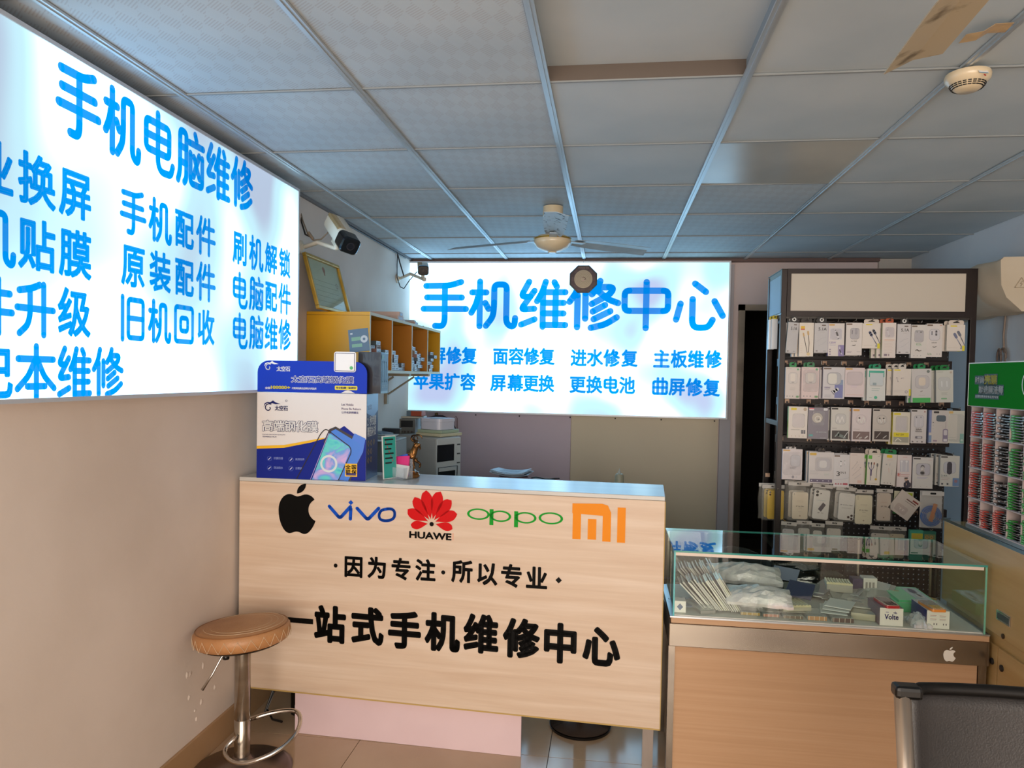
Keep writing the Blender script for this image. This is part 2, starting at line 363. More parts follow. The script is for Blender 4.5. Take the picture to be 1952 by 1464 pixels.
# ceiling: slab, lay-in tiles, metal runners
def ceilmat(name, c1, c2, pattern, rough=.7):
    m = noisy(name, c1, c2, (1.5, 1.5, 1.5), rough, nscale=1.4); nt, N, L, b = nodes(m)
    if pattern:
        tc = N.new('ShaderNodeTexCoord'); ck = N.new('ShaderNodeTexChecker'); ck.inputs['Scale'].default_value = 26
        mp = N.new('ShaderNodeMapping'); mp.inputs['Rotation'].default_value = (0, 0, R(38)); mp.inputs['Scale'].default_value = (1, .55, 0)
        mp.inputs['Location'].default_value = (.5, .5, .003); L.new(tc.outputs['Object'], mp.inputs[0]); L.new(mp.outputs[0], ck.inputs[0])
        wv = N.new('ShaderNodeTexWave'); wv.inputs['Scale'].default_value = 36; wv.bands_direction = 'Y'; wv.wave_profile = 'SIN'
        mp3 = N.new('ShaderNodeMapping'); mp3.inputs['Rotation'].default_value = (0, 0, R(38)); L.new(tc.outputs['Object'], mp3.inputs[0]); L.new(mp3.outputs[0], wv.inputs[0])
        mu = N.new('ShaderNodeMath'); mu.operation = 'MULTIPLY'; L.new(ck.outputs['Fac'], mu.inputs[0])
        gt = N.new('ShaderNodeMath'); gt.operation = 'GREATER_THAN'; gt.inputs[1].default_value = .62; L.new(wv.outputs['Fac'], gt.inputs[0]); L.new(gt.outputs[0], mu.inputs[1])
        mx = N.new('ShaderNodeMixRGB'); mx.inputs[2].default_value = (*hexc('#8f7f80'), 1)
        sc = N.new('ShaderNodeMath'); sc.operation = 'MULTIPLY'; sc.inputs[1].default_value = .27; L.new(mu.outputs[0], sc.inputs[0])
        L.new(sc.outputs[0], mx.inputs[0]); src = b.inputs['Base Color'].links[0].from_socket
        L.new(src, mx.inputs[1]); L.new(mx.outputs[0], b.inputs['Base Color'])
    return m
M_ctA = ceilmat('perforated_ceiling_board', '#aebbc3', '#bac5cb', True); M_ctB = ceilmat('plain_ceiling_board', '#b4c2ca', '#c1ccd2', False)
M_ctC = noisy('varnished_ceiling_board', '#a9aba4', '#b5b6ae', (3, 3, 3), .3)
CE = struct(B().box(XL-.1, XR+.1, YF, YB+.1, ZC+.14, ZC+.2, mat('#777777', .8)).build('ceiling'))
XS = [XL]+[-.2135+.6*k for k in range(-2, 4)]+[XR]; YS = [2.284+.6316*k for k in range(-8, 6)]+[YB]
tc_ = {}
for i in range(len(XS)-1):
    for j in range(len(YS)-1):
        x0, x1, y0, y1 = XS[i]+.004, XS[i+1]-.004, YS[j]+.004, YS[j+1]-.004
        m = M_ctA if (i <= 2 or j > 9) and i < 5 else M_ctB
        z = ZC+.004; nm = 'ceiling_tile'
        if i == 3 and j == 7:   # the board that sits higher, leaving an open coffer
            cf = B(); s = .02
            cf.box(x0, x1, y0, y1, ZC+.05, ZC+.06, M_ctB)
            for a in ((x0-s, x0, y0, y1), (x1, x1+s, y0, y1), (x0-s, x1+s, y1, y1+.012)): cf.box(*a, ZC+.002, ZC+.06, mat('#8f9aa2' if a[3]-a[2] > .1 else '#5e544c', .6))  # far inner face coloured dark brown to stand in for its shadow
            cf.build(nm, CE); continue
        if i == 4 and j == 9: m = M_ctC
        k = (round(x1-x0, 3), round(y1-y0, 3), m.name); c = ((x0+x1)/2, (y0+y1)/2)
        Mx = T(c[0], c[1], z + random.uniform(0, .002)) @ RX(random.uniform(-.002, .002)) @ RY(random.uniform(-.002, .002))
        if i == 4 and j == 9: Mx = T(c[0], c[1], z-.002) @ RY(R(.5))
        if k in tc_: o = tc_[k].copy(); COL.objects.link(o); o.parent = CE; o.matrix_local = Mx
        else:
            hw, hh = (x1-x0)/2, (y1-y0)/2
            tc_[k] = B().box(-hw, hw, -hh, hh, 0, .009, m).build(nm, CE, Mx, bevel=.002)
M_run = mat('#c2c8cb', .38, .6); M_runs = mat('#8d9395', .6)
for x in XS[1:-1]:
    b = B(); b.box(x-.013, x+.013, YF, YB-.001, ZC-.004, ZC+.003, M_run); b.box(x-.003, x+.003, YF, YB-.001, ZC-.0075, ZC-.003, M_run)
    b.build('ceiling_runner', CE)
for y in YS[1:-1]:
    B().box(XL, XR, y-.0045, y+.0045, ZC-.0005, ZC+.004, M_runs).build('ceiling_crossbar', CE)
b = B(); b.box(XL, XL+.012, YF, YB, ZC-.012, ZC+.004, mat('#6f6c6c', .6)); b.box(XL, 1.945, YB-.05, YB, ZC-.02, ZC+.004, mat('#6b5550', .6)); struct(b.build('trim_3'))

# ------------------------------------------------------------------ light boxes
M_L1 = signmat('lit_diffuser_left', ('#b6c6de', '#c4eefc', '#aadcff'), 1.7, 3.3, 3.1, (.36, .46, .66), (.81, .83, 3.3))
M_L1t = signmat('lit_blue_letters_left', ('#0074cc', '#008ce6', '#00a0ff'), 1.7, 1.0, 3.1, gain=(.82, .82, .82))
M_L2 = signmat('lit_diffuser_back', ('#bfcdf2', '#c4f8ff', '#aadcff'), 2.0, 3.6, 8.3, (.29, .40, .60), (.81, .85, 3.6))
M_L2t = signmat('lit_blue_letters_back', ('#0084e6', '#0094f5', '#00a8ff'), 2.0, 1.0, 8.3, gain=(.82, .82, .82))
M_fr = mat('#c8ccd2', .4, .3)
def lightbox(name, label, F, W, H, D, mface, rows, mtext, off=.03, kn=.9):
    t = thing(name, label, 'sign', F)
    b = B(); e = .012
    for a in ((0, W, 0, D, 0, e), (0, W, 0, D, H-e, H), (0, e, 0, D, e, H-e), (W-e, W, 0, D, e, H-e), (e, W-e, D-.01, D, e, H-e)): b.box(*a, M_fr)
    b.build('frame', t)
    B().box(e, W-e, .004, .01, e, H-e, mface).build('diffuser_panel', t)
    for cells in rows:
        b = B()
        for ch, cx, cz, w_, h_, sw in cells: b.han(ch, cx, cz, w_*(1 if ch in SKEL else kn), h_*(1 if ch in SKEL else kn), mtext, .0025, off, sw=sw)
        b.build('lettering', t)
    return t
# left sign
F1 = frame((-1.484, .964, 1.463), (0, 1, 0))
def row(F, s, p0, p1, h0, h1, w_, sw, fx=1):
    """characters evenly from pixel p0 (centre of the first) to p1 (centre of the last)"""
    a = loc2(F, *p0); b = loc2(F, *p1); n = len(s); out = []
    for i, ch in enumerate(s):
        t = i/(n-1); out.append((ch, a[0]+(b[0]-a[0])*t, a[1]+(b[1]-a[1])*t, w_, h0+(h1-h0)*t, sw))
    return out
def ext(cells, s):   # more characters to the left at the same pitch
    dx = cells[1][1]-cells[0][1]; dz = cells[1][2]-cells[0][2]; c0 = cells[0]
    return [(ch, c0[1]-dx*(len(s)-i), c0[2]-dz*(len(s)-i), c0[3], c0[4], c0[5]) for i, ch in enumerate(s)]+cells
L1 = []
L1.append(row(F1, '手机电脑维修', (153, 198), (463, 352), .205, .198, .172, 13.5))
r_ = row(F1, '换屏', (73, 345), (146, 370), .145, .145, .135, 13); L1.append(ext(r_, '专业'))
r_ = row(F1, '贴膜', (73, 467), (146, 484), .145, .145, .135, 13); L1.append(ext(r_, '手机'))
r_ = row(F1, '升级', (70, 589), (144, 596), .145, .145, .135, 13); L1.append(ext(r_, '软件'))
r_ = row(F1, '本维修', (71, 709), (208, 709), .145, .145, .135, 13); L1.append(ext(r_, '笔记'))
L1.append(row(F1, '手机配件', (256, 405), (394, 451), .145, .14, .125, 13))
L1.append(row(F1, '原装配件', (256, 507), (394, 538), .145, .14, .125, 13))
L1.append(row(F1, '旧机回收', (254, 607), (394, 624), .145, .14, .125, 13))
L1.append(row(F1, '刷机解锁', (459, 473), (544, 502), .145, .14, .125, 13))
L1.append(row(F1, '电脑配件', (459, 554), (544, 570), .145, .14, .125, 13))
L1.append(row(F1, '电脑维修', (459, 631), (544, 638), .145, .14, .125, 13))
lightbox('light_box_sign', 'large backlit white sign with blue lettering on the left wall', F1, 2.40, .962, .1, M_L1, L1, M_L1t)
# back sign
YS2 = 5.67
pTL = at(778.7, 498.4, 1, YS2); pBR = at(1383, 799.5, 1, YS2)
F2 = frame((pTL.x, YS2, pBR.z), (1, 0, 0)); W2 = pBR.x-pTL.x+.012; H2 = pTL.z-pBR.z
def cw(x): return 760+x/3.05
def chh(y): return 400+y/3.05
mpx = 3.92/1399.42*1.0
def cells(F, s, xs, y, hw, hh, sw):
    out = []
    for ch, x in zip(s, xs):
        if isinstance(y, (list, tuple)): yy = y[0]+(y[1]-y[0])*(x-xs[0])/(xs[-1]-xs[0])
        else: yy = y
        c = loc2(F, cw(x), chh(yy)); a = loc2(F, cw(x-hw), chh(yy)); b_ = loc2(F, cw(x+hw), chh(yy))
        d = loc2(F, cw(x), chh(yy-hh)); e = loc2(F, cw(x), chh(yy+hh))
        out.append((ch, c[0], c[1], b_[0]-a[0], d[1]-e[1], sw))
    return out
L2 = []
t_ = []
for ch, x0, x1, y0, y1 in (('手', 130, 405, 402, 692), ('机', 405, 692, 402, 692), ('维', 692, 985, 400, 692), ('修', 980, 1290, 402, 698), ('中', 1292, 1586, 405, 700), ('心', 1596, 1900, 405, 705)):
    t_ += cells(F2, ch, [(x0+x1)/2], (y0+y1)/2, (x1-x0)/2, (y1-y0)/2, 12.5)
L2.append(t_)
hw = 43; hh = 48
L2.append(cells(F2, '内屏修复', [140, 230, 320, 410], (845, 847), hw, hh, 16)); L2.append(cells(F2, '面容修复', [592, 683, 772, 862], (850, 853), hw, hh, 16))
L2.append(cells(F2, '进水修复', [1046, 1140, 1238, 1342], (860, 863), hw+2, hh+1, 16)); L2.append(cells(F2, '主板维修', [1528, 1630, 1728, 1830], (866, 868), hw+3, hh+2, 16))
L2.append(cells(F2, '苹果扩容', [130, 220, 310, 402], (995, 1000), hw, hh, 16)); L2.append(cells(F2, '屏幕更换', [578, 678, 768, 858], (1005, 1010), hw+1, hh, 16))
L2.append(cells(F2, '更换电池', [1040, 1137, 1234, 1328], (1015, 1020), hw+2, hh+1, 16)); L2.append(cells(F2, '曲屏修复', [1520, 1618, 1718, 1820], (1025, 1034), hw+3, hh+2, 16))
lightbox('light_box_sign', 'long backlit white sign with blue lettering on the back wall', F2, W2, H2, .085, M_L2, L2, M_L2t, .034, 1)

# ------------------------------------------------------------------ reception counter
FC = frame((-1.568, 2.965, 0), (1.79, -.092, 0)); CWD = 1.7925
def PX(p): return loc2(FC, *p)
ct = thing('reception_counter', 'pale wood reception counter with black lettering and phone maker logos on its front', 'counter', FC)
b = B(); b.box(0, CWD, .0, .02, .19, 1.082, M_ash); b.build('front_panel', ct, bevel=.0015)
M_edge = mat('#b89a5a', .6)
b = B(); b.box(-.003, CWD+.003, .001, .019, .184, .19, M_edge); b.box(CWD, CWD+.003, .001, .019, .184, 1.08, M_edge); b.build('edge_banding', ct)
M_top = noisy('pale_grey_laminate', '#b8b7b2', '#c6c5c0', (1, 8, 8), .22)
b = B(); b.box(0, CWD, -.002, .318, 1.083, 1.1, M_top); b.build('counter_top', ct, bevel=.002)
b = B(); b.box(CWD-.018, CWD, .021, .312, .20, 1.082, M_white); b.build('side_panel', ct)
b = B(); b.box(0, .018, .021, .312, .20, 1.082, M_white); b.build('side_panel', ct)
b = B(); b.box(.02, CWD-.02, .031, .31, .62, .64, M_white); b.build('shelf', ct)
M_leg = noisy('worn_grey_leg', '#8b8078', '#a79b92', (6, 6, 2), .6)
for x, y in ((1.728, .055), (1.728, .27), (.33, .055), (.33, .27)):
    b = B(); b.box(x, x+.042, y, y+.03, 0, .21, M_leg); b.build('leg', ct)
# lettering
M_ink = mat('#040404', .45, spec=.12); yl = -.0012
def vinyl(nm, fn):
    b = B(); fn(b); b.build(nm, ct); return b
def rowc(b, s, p0, p1, w_, h_, off, y=yl):
    a = PX(p0); c = PX(p1); n = len(s)
    for i, ch in enumerate(s):
        t = i/(n-1); b.han(ch, a[0]+(c[0]-a[0])*t, a[1]+(c[1]-a[1])*t, w_, h_, M_ink, y, off, sk=False)
def f(b):
    rowc(b, '因为专注', (674, 1080), (811, 1087), .083, .088, .034); rowc(b, '所以专业', (881, 1089), (1023, 1102), .085, .09, .034)
    for p in ((640, 1078), (845, 1091)): q = PX(p); b.disc(*q, .0085, M_ink, yl)
    q = PX((1065, 1106)); b.poly([(q[0]-.013, q[1]), (q[0], q[1]-.013), (q[0]+.013, q[1]), (q[0], q[1]+.013)], M_ink, yl)
vinyl('slogan_lettering', f)
def f(b):
    pts = [(571, 1183), (629, 1190), (700, 1193), (771, 1201), (843, 1205), (917, 1208), (994, 1217), (1068, 1226), (1146, 1232)]
    for ch, p in zip('一站式手机维修中心', pts):
        q = PX(p); s = .132+.004*(p[0]-571)/575
        if ch == '一': b.box(q[0]-.062, q[0]+.062, yl, 0, q[1]-.011, q[1]+.011, M_ink); continue
        b.han(ch, q[0], q[1], s*1.02, s*1.13, M_ink, yl, .044, sk=False)
vinyl('slogan_lettering', f)
APPLE = bez([(50,28),(58,28),(64,22),(74,22),(84,22),(92,28),(96,34),(84,42),(80,50),(80,60),(80,72),(88,82),(99,87),(94,102),(82,121),(70,121),(62,121),(58,116),(50,116),(42,116),(37,121),(29,121),(14,121),(0,92),(0,64),(0,40),(14,23),(30,23),(38,23),(44,28),(50,28)], 8)
LEAF = bez([(49,21),(48,6),(58,-3),(73,-5),(74,8),(63,20),(49,21)], 10)
def apple(b, x, z, h, m, y, M=None):
    k = h/126; b.poly([(x+(p[0]-49)*k, z-(p[1]-58)*k) for p in reversed(APPLE)], m, y, M); b.poly([(x+(p[0]-49)*k, z-(p[1]-58)*k) for p in reversed(LEAF)][::-1], m, y, M)
q = PX((566, 969)); vinyl('fruit_logo', lambda b: apple(b, q[0], q[1], .215, M_ink, yl))
M_vb = mat('#0a4cb8', .45, spec=.15); M_hr = mat('#c80a10', .45, spec=.15); M_og = mat('#0a9426', .45, spec=.15); M_mi = mat('#e88a08', .45, spec=.2)
def f(b):
    def S(pts, w=.0145):
        pts = [PX(p) for p in pts]; b.stroke(rnd(pts, .012), w, M_vb, yl)
    S([(628, 965), (648, 988), (668, 966)]); S([(669, 970), (668, 989)]); S([(681, 969), (701, 991), (722, 969)])
    S([(740, 970), (727, 972), (722, 981), (724, 990), (733, 993), (744, 992), (752, 987), (753, 976), (748, 970), (738, 970)], .012)
    q = PX((669, 958)); b.poly([(q[0]-.011, q[1]), (q[0], q[1]-.011), (q[0]+.011, q[1]), (q[0], q[1]+.011)], M_vb, yl)
vinyl('blue_wordmark', f)
def f(b):
    c = PX((823, 999)); sx = .00206
    for a, l, w_ in ((-100, 44, 17), (-66, 56, 22), (-38, 62, 23), (-13, 66, 24), (13, 66, 24), (38, 62, 23), (66, 56, 22), (100, 44, 17)):
        pts = []; n = 14
        for k in range(n+1):
            t = k/n; rr = 8+(l-8)*t; wd = w_/2*(math.sin(math.pi*min(1, t**1.5*.96))**.75)
            pts.append((rr, wd))
        out = pts+[(p[0], -p[1]) for p in reversed(pts[1:-1])]
        s_, c_ = math.sin(R(a)), math.cos(R(a))
        P_ = [(c[0]+(s_*p[0]+c_*p[1])*sx, c[1]+(c_*p[0]-s_*p[1])*sx+.004) for p in out]
        b.poly(P_ if Vector(P_[0]).to_2d() is None else list(reversed(P_)), M_hr, yl)
    b.disc(c[0], c[1], .009, M_ink, yl*1.5)
vinyl('red_petal_logo', f)
def f(b):
    a = PX((780, 1025)); c = PX((861, 1014)); b.glyphs('HUAWE', a[0], c[0], a[1]-.001, c[1]-.006, M_ink, yl, .04)
    a = PX((862, 1030)); b.box(a[0], a[0]+.006, yl, 0, a[1], a[1]+.03, mat('#d8a890', .5))
vinyl('wordmark', f)
def f(b):
    def E_(cx, cy, rx, rz, w):
        q = PX((cx, cy)); n = 32; vs = []
        for i in range(n):
            t = 2*math.pi*i/n; vs += [(q[0]+(rx-w*.9)*math.cos(t), yl, q[1]+(rz-w*.55)*math.sin(t)), (q[0]+rx*math.cos(t), yl, q[1]+rz*math.sin(t))]
        b.add(vs, [(2*i, 2*i+1, (2*i+3) % (2*n), (2*i+2) % (2*n)) for i in range(n)], M_og)
    E_(912, 980, .047, .023, .011); E_(954, 984, .044, .023, .011); E_(1002, 987, .044, .023, .011); E_(1050, 988, .049, .024, .011)
    for p in ((937, 982), (984, 986)):
        q = PX(p); b.box(q[0]-.008, q[0]+.008, yl, 0, q[1]-.040, q[1]+.024, M_og)
vinyl('green_wordmark', f)
def f(b):
    def r4(x0, y0, x1, y1):
        a = PX((x0, y1)); c = PX((x1, y0)); b.box(a[0], c[0], yl, 0, a[1], c[1], M_mi)
    r4(1091, 964, 1108, 1027); r4(1120, 990, 1137, 1028); r4(1148, 977, 1165, 1032); r4(1176, 968, 1193, 1034)
    a = PX((1091, 978)); c = PX((1165, 963)); b.poly([(a[0], a[1]), (c[0], a[1]-.006), (c[0], a[1]+.010), (c[0]-.012, c[1]-.002), (c[0]-.035, c[1]+.004), (a[0], c[1])], M_mi, yl*1.6)
vinyl('orange_logo', f)
# pink board standing on the floor under the counter
pk = B(); pk.box(0, .985, 0, .012, 0, .26, noisy('pink_board', '#d2b9bd', '#dac2c6', (2, 2, 2), .6))
tag(pk.build('pink_board', None, frame((-1.311, 2.973, 0.001), (.984, -.037, 0))), 'pale pink board standing on the floor below the counter front', 'board')
# ------------------------------------------------------------------ glass showcase (local: x right, y depth, z up)
SX0, SX1, SY0, SY1 = .259, 1.372, 2.845, 3.285
FS = T(0, 0, 0)
M_glass = glassmat('clear_glass', '#f9fdfb', 1.5); M_gtop = glassmat('top_glass', '#f4faf8', 1.75); M_gedge = glassmat('green_glass_edge', '#7fb8ac', 1.5, .05, .15)
sh = thing('glass_showcase', 'low glass showcase with stainless band and tan wood base beside the counter', 'showcase', T(.25, 2.85, 0))
def SL(b): return [(x-.25, y-2.85, z) for x, y, z in b]
O_ = T(-.25, -2.85, 0)
b = B(); b.box(SX0+.012, SX1-.018, SY0+.012, SY1, .02, .53, M_tan); b.build('base_cabinet', sh, O_)
for x0, x1 in ((SX0-.012, SX0+.012), (SX1-.016, SX1+.010)):
    for y0 in (SY0+.004, SY1-.03): b = B(); b.box(x0, x1, y0, y0+.026, 0, .53, M_steel); b.build('steel_post', sh, O_)
b = B(); b.box(SX0-.012, SX1+.014, SY0-.008, SY1, .533, .620, M_steel); b.build('stainless_band', sh, O_, bevel=.002)
b = B(); b.box(SX0-.005, SX1+.014, SY0-.001, SY1-.005, .621, .642, M_tan); b.build('wood_ledge', sh, O_)
b = B(); b.box(SX0-.01, SX1+.015, SY0-.003, SY1-.005, .642, .648, M_alu); b.build('metal_ledge', sh, O_)
b = B(); b.box(SX0+.006, SX1-.006, SY0+.006, SY1-.006, .648, .651, mat('#d6d5ca', .45)); b.build('floor_panel', sh, O_)
b = B(); b.box(SX0, SX1, 0, SY1-SY0, -.007, 0, M_gtop); b.build('glass_top', sh, O_ @ T(0, SY0, .9) @ RX(R(-.55)))
b = B()
for a in ((SX0-.0006, SX1+.0006, SY0-.0006, SY0, .893, .9), (SX0, SX1, SY1, SY1+.0006, .889, .896)): b.box(*a, mat('#3c8f86', .15))
b.build('glass_edge', sh, O_)
b = B(); b.box(SX0+.003, SX1-.012, SY0+.001, SY0+.012, .881, .8925, mat('#dccdc0', .45)); b.build('front_rail', sh, O_)
b = B(); b.box(SX0+.004, SX1-.004, SY0+.013, SY0+.018, .648, .893, M_glass); b.build('front_pane', sh, O_)
b = B(); b.box(SX1-.006, SX1, SY0, SY1, .648, .888, M_glass); b.build('side_pane', sh, O_)
b = B(); b.box(SX0, SX0+.006, SY0, SY1, .648, .888, M_glass); b.build('side_pane', sh, O_)
b = B()
b.box(SX1-.007, SX1-.0005, SY0-.001, SY0, .648, .893, mat('#6fae96', .2)); b.build('glass_edge', sh, O_)
b = B(); b.box(SX0, SX0+.006, SY0-.001, SY0, .648, .893, mat('#57b3b8', .2)); b.build('glass_edge', sh, O_)
for x in (SX0+.01, SX1-.02, SX1-.31): b = B(); b.box(x, x+.008, SY1-.012, SY1-.004, .655, .885, M_steel); b.build('corner_strip', sh, O_)
b = B(); b.box(SX0+.02, SX1-.31, SY1-.010, SY1-.006, .66, .885, glassmat('back_sliding_glass', '#cdd8d2', 1.45, .02, .05)); b.build('sliding_door', sh, O_)
q = at(1810, 1247, 1, SY0-.009)
b = B(); apple(b, q.x-.25, q.z, .054, mat('#e6e2da', .4), SY0-.009-2.85); b.build('fruit_sticker', sh)

# ------------------------------------------------------------------ long counter on the right (face at x = 1.39)
RC = thing('display_counter', 'olive tan counter with glass top running forward along the right wall', 'counter', T(1.3925, 3.25, 0))
b = B(); b.box(.0, .5, -1.75, 0, .66, .985, M_tanR); b.build('upper_body', RC, bevel=.002)
b = B(); b.box(.012, .5, -1.75, -.02, .02, .655, M_tanR); b.build('lower_body', RC)
b = B(); b.box(-.002, .5, -1.75, .004, .986, .997, M_glass); b.box(-.003, -.002, -1.75, .004, .986, .997, mat('#46504c', .2)); b.build('glass_top', RC)
for y0, y1 in ((-.445, -.02), (-.90, -.45), (-1.33, -.905), (-1.75, -1.335)):
    b = B(); b.box(.002, .012, y0, y1, .03, .618, M_tanR); d = b.build('door', RC, bevel=.001)
    b = B(); b.lathe([(.012, 0), (.012, .004), (.008, .006)], M_dark, 12, T(.002, y1-.03 if y0 < -.5 else y0+.03, .555) @ RY(R(-90))); b.build('keyhole', d)
F_rc = frame((1.3925, 3.25, 0), (0, -1, 0))
h = B(); x, z = loc2(F_rc, 1914, 1178); M_h = frame((0, 0, 0), (0, -1, 0))
h.box(x-.045, x+.045, -.004, .001, z-.018, z+.018, M_chrome, M_h); h.box(x-.04, x+.04, -.0045, -.003, z-.013, z+.010, mat('#6d757a', .3, .8), M_h); h.build('handle', RC, bevel=.001)
h = B(); x, z = loc2(F_rc, 1913, 1213); h.lathe([(.009, 0), (.009, .004), (.005, .005)], mat('#4a3d2e', .4, .7), 12, T(0, -x, z) @ RY(R(-90))); h.build('keyhole', RC)

# rack of screen films standing on it, facing left
FR = frame((1.402, 3.072, .998), (0, -1, 0))
M_acr = filmmat('frosted_acrylic', '#c7b6b4', .75, .3)
rk = thing('film_rack', 'clear tiered rack of screen films under a green header on the right counter', 'rack', FR)
RW, RH = .56, .47
b = B()
M_pl = mat('#bdb0ae', .35)
zs = [0.0, .115, .232, .352, RH]; xs = [0, .092, .186, .279, .372, .466, .56]
for x in xs: b.box(x-.0015, x+.0015, 0, .16, .012, RH, M_pl)
b.build('divider', rk)
for k, z in enumerate(zs): b = B(); b.box(0, RW, -.004, .16, z+(.012 if k == 0 else 0), z+(.016 if k == 0 else .004), M_pl); b.build('shelf', rk)
b = B(); b.box(0, RW, .16, .165, 0, RH, mat('#8d8182', .4)); b.box(-.002, RW, -.006, .0, 0, .012, mat('#6d7472', .2)); b.box(0, RW, 0, .16, 0, .004, M_pl); b.build('back_panel', rk)
G_ = mat('#057a10', .6, spec=.06); Y_ = mat('#f0e21c', .4); W_ = mat('#e8e8e4', .4); K_ = mat('#12301a', .5)
b = B(); b.box(-.004, RW, -.012, .002, RH+.004, RH+.166, G_); b.box(-.007, -.004, -.013, .003, RH+.002, RH+.168, W_); b.box(-.007, RW, -.013, .003, RH+.166, RH+.1695, W_); hd = b.build('header_board', rk)
b = B()
def HR(px, py): return loc2(FR, px, py)
def put(b, s, p0, p1, m, off, y=-.0135, mb=None):
    a = HR(*p0); c = HR(*p1); n = len(s); w_ = (c[0]-a[0])/n; h_ = a[1]-c[1]
    if mb: b.rect(a[0]-.002, c[0]+.002, c[1]-.004, a[1]+.004, mb, y+.0006)
    for i, ch in enumerate(s): b.han(ch, a[0]+w_*(i+.5), (a[1]+c[1])/2, w_*.95, h_, m, y, off, sk=False)
put(b, '时尚', (1866, 718), (1884, 731), W_, .03, mb=K_); put(b, '壳膜', (1884, 715), (1908, 733), Y_, .03, mb=K_)
put(b, '就选膜法师', (1873, 735), (1920, 752), W_, .03, mb=K_); put(b, '全国贴膜连锁手机壳专家', (1866, 753), (1911, 760), W_, .02, mb=K_)
b.disc(.42, RH+.09, .05, W_, -.0132, 28); b.disc(.42, RH+.09, .045, G_, -.0136, 28); b.build('header_print', rk)
# films: every slim pack is a thing of its own
cols = [('red', '#d6604c'), ('red', '#cf5348'), ('black', '#33302c'), ('green', '#3f9a3f'), ('green', '#2f8a3a'), ('red', '#c9523f')]
over = {(2, 0): 'red'}
fill = {(1, 0): 8, (2, 0): 10, (3, 0): 8, (2, 1): 9, (0, 0): 10}
hexs = {'red': '#d2564a', 'black': '#2a2724', 'green': '#3c9640'}
ords = ['lowest', 'second', 'third', 'top']; rown = ['bottom', 'lower', 'upper', 'top']; coln = ['farthest', 'second', 'third', 'fourth', 'fifth', 'nearest']; NTH = ['first', 'second', 'third', 'fourth', 'fifth', 'sixth', 'seventh', 'eighth', 'ninth', 'tenth', 'eleventh']
M_clearp = mat('#8f9390', .12, coat=.5); M_darkp = mat('#2d2a2a', .2, coat=.5)
for c in range(6):
    for r in range(4):
        cn = over.get((c, r), cols[c][0]); n = fill.get((c, r), 10); z0 = zs[r]+(.016 if r == 0 else .004)
        H = zs[r+1]-z0; pitch = (H-.006)/11.2
        for k in range(n):
            x0 = xs[c]+.003+random.uniform(0, .003); x1 = xs[c+1]-.004-random.uniform(0, .003); y0 = random.uniform(-.004, .004)+(.012 if k % 2 and cn == 'black' else 0)
            z = z0+pitch*k; b = B(); th = pitch*.78; wc = (x1-x0)*.30
            b.box(0, x1-x0, .001, .15, 0, th*.55, M_darkp); b.box(0, wc, 0, .02, 0, th, mat(hexs[cn], .35)); b.box((x1-x0)*.90, x1-x0, 0, .01, .001, th*.9, M_clearp)
            b.rect(wc*.2, wc*.8, th*.25, th*.75, W_ if cn == 'black' else mat('#e9b4a4' if cn == 'red' else '#7fca80', .4), -.0004)
            b.rect(wc+.002, (x1-x0)*.88, .001, th*.5, mat('#77716f', .25), .0008)
            o = b.build('screen_film', None, FR @ T(x0, y0, z))
            tag(o, '%s-tabbed film pack, %s up in the %s slot of the rack\'s %s column' % (cn, NTH[k], rown[r], coln[c]), 'screen film', 'films in rack column %d row %d' % (c+1, r+1))

# ------------------------------------------------------------------ black accessory stand behind the showcase
FK = frame((.935, 4.25, 0), (1, 0, 0)); KW, KH, KD = 1.013, 2.174, .36
M_kb = noisy('dark_brown_steel', '#241b1a', '#2c2220', (4, 4, 4), .38, metal=.2); M_kl = mat('#cfc6b8', .35)
st = thing('display_stand', 'tall dark metal accessory stand with pegboard and blank cream header', 'display stand', FK)
for x in (0, KW-.03):
    b = B(); b.box(x, x+.03, 0, .03, .01, KH, M_kb); b.build('front_post', st, bevel=.002)
    b = B(); b.box(x, x+.03, KD-.03, KD, .01, KH-.01, M_kb); b.build('rear_post', st, bevel=.002)
for x in (0, KW-.03):
    for z in (KH-.03, KH-.27, 1.3, .6, .03): b = B(); b.box(x+.003, x+.027, .03, KD-.03, z, z+.028, M_kb); b.build('side_rail', st)
b = B(); b.box(.004, .008, .03, KD-.03, KH-.24, KH-.03, mat('#8aa0b8', .4)); b.build('side_header_panel', st)
b = B(); e0 = KH-.262
for a in ((.03, KW-.03, -.004, .02, KH-.027, KH), (.03, KW-.03, -.004, .02, e0, e0+.03), (.03, .05, -.004, .02, e0+.03, KH-.027), (KW-.06, KW-.03, -.004, .02, e0+.03, KH-.027)): b.box(*a, M_kb)
b.build('header_frame', st)
b = B(); b.box(.05, KW-.06, .0, .01, e0+.03, KH-.027, M_kl); b.build('header_panel', st)
b = B(); b.box(0, KW, 0, KD, KH-.004, KH, M_kb); b.box(.03, KW-.03, .01, .2, e0-.012, e0, mat('#3a3530', .35)); b.build('top_plate', st)
b = B(); b.box(0, KW, 0, KD, .03, .06, M_kb); b.build('bottom_plate', st)
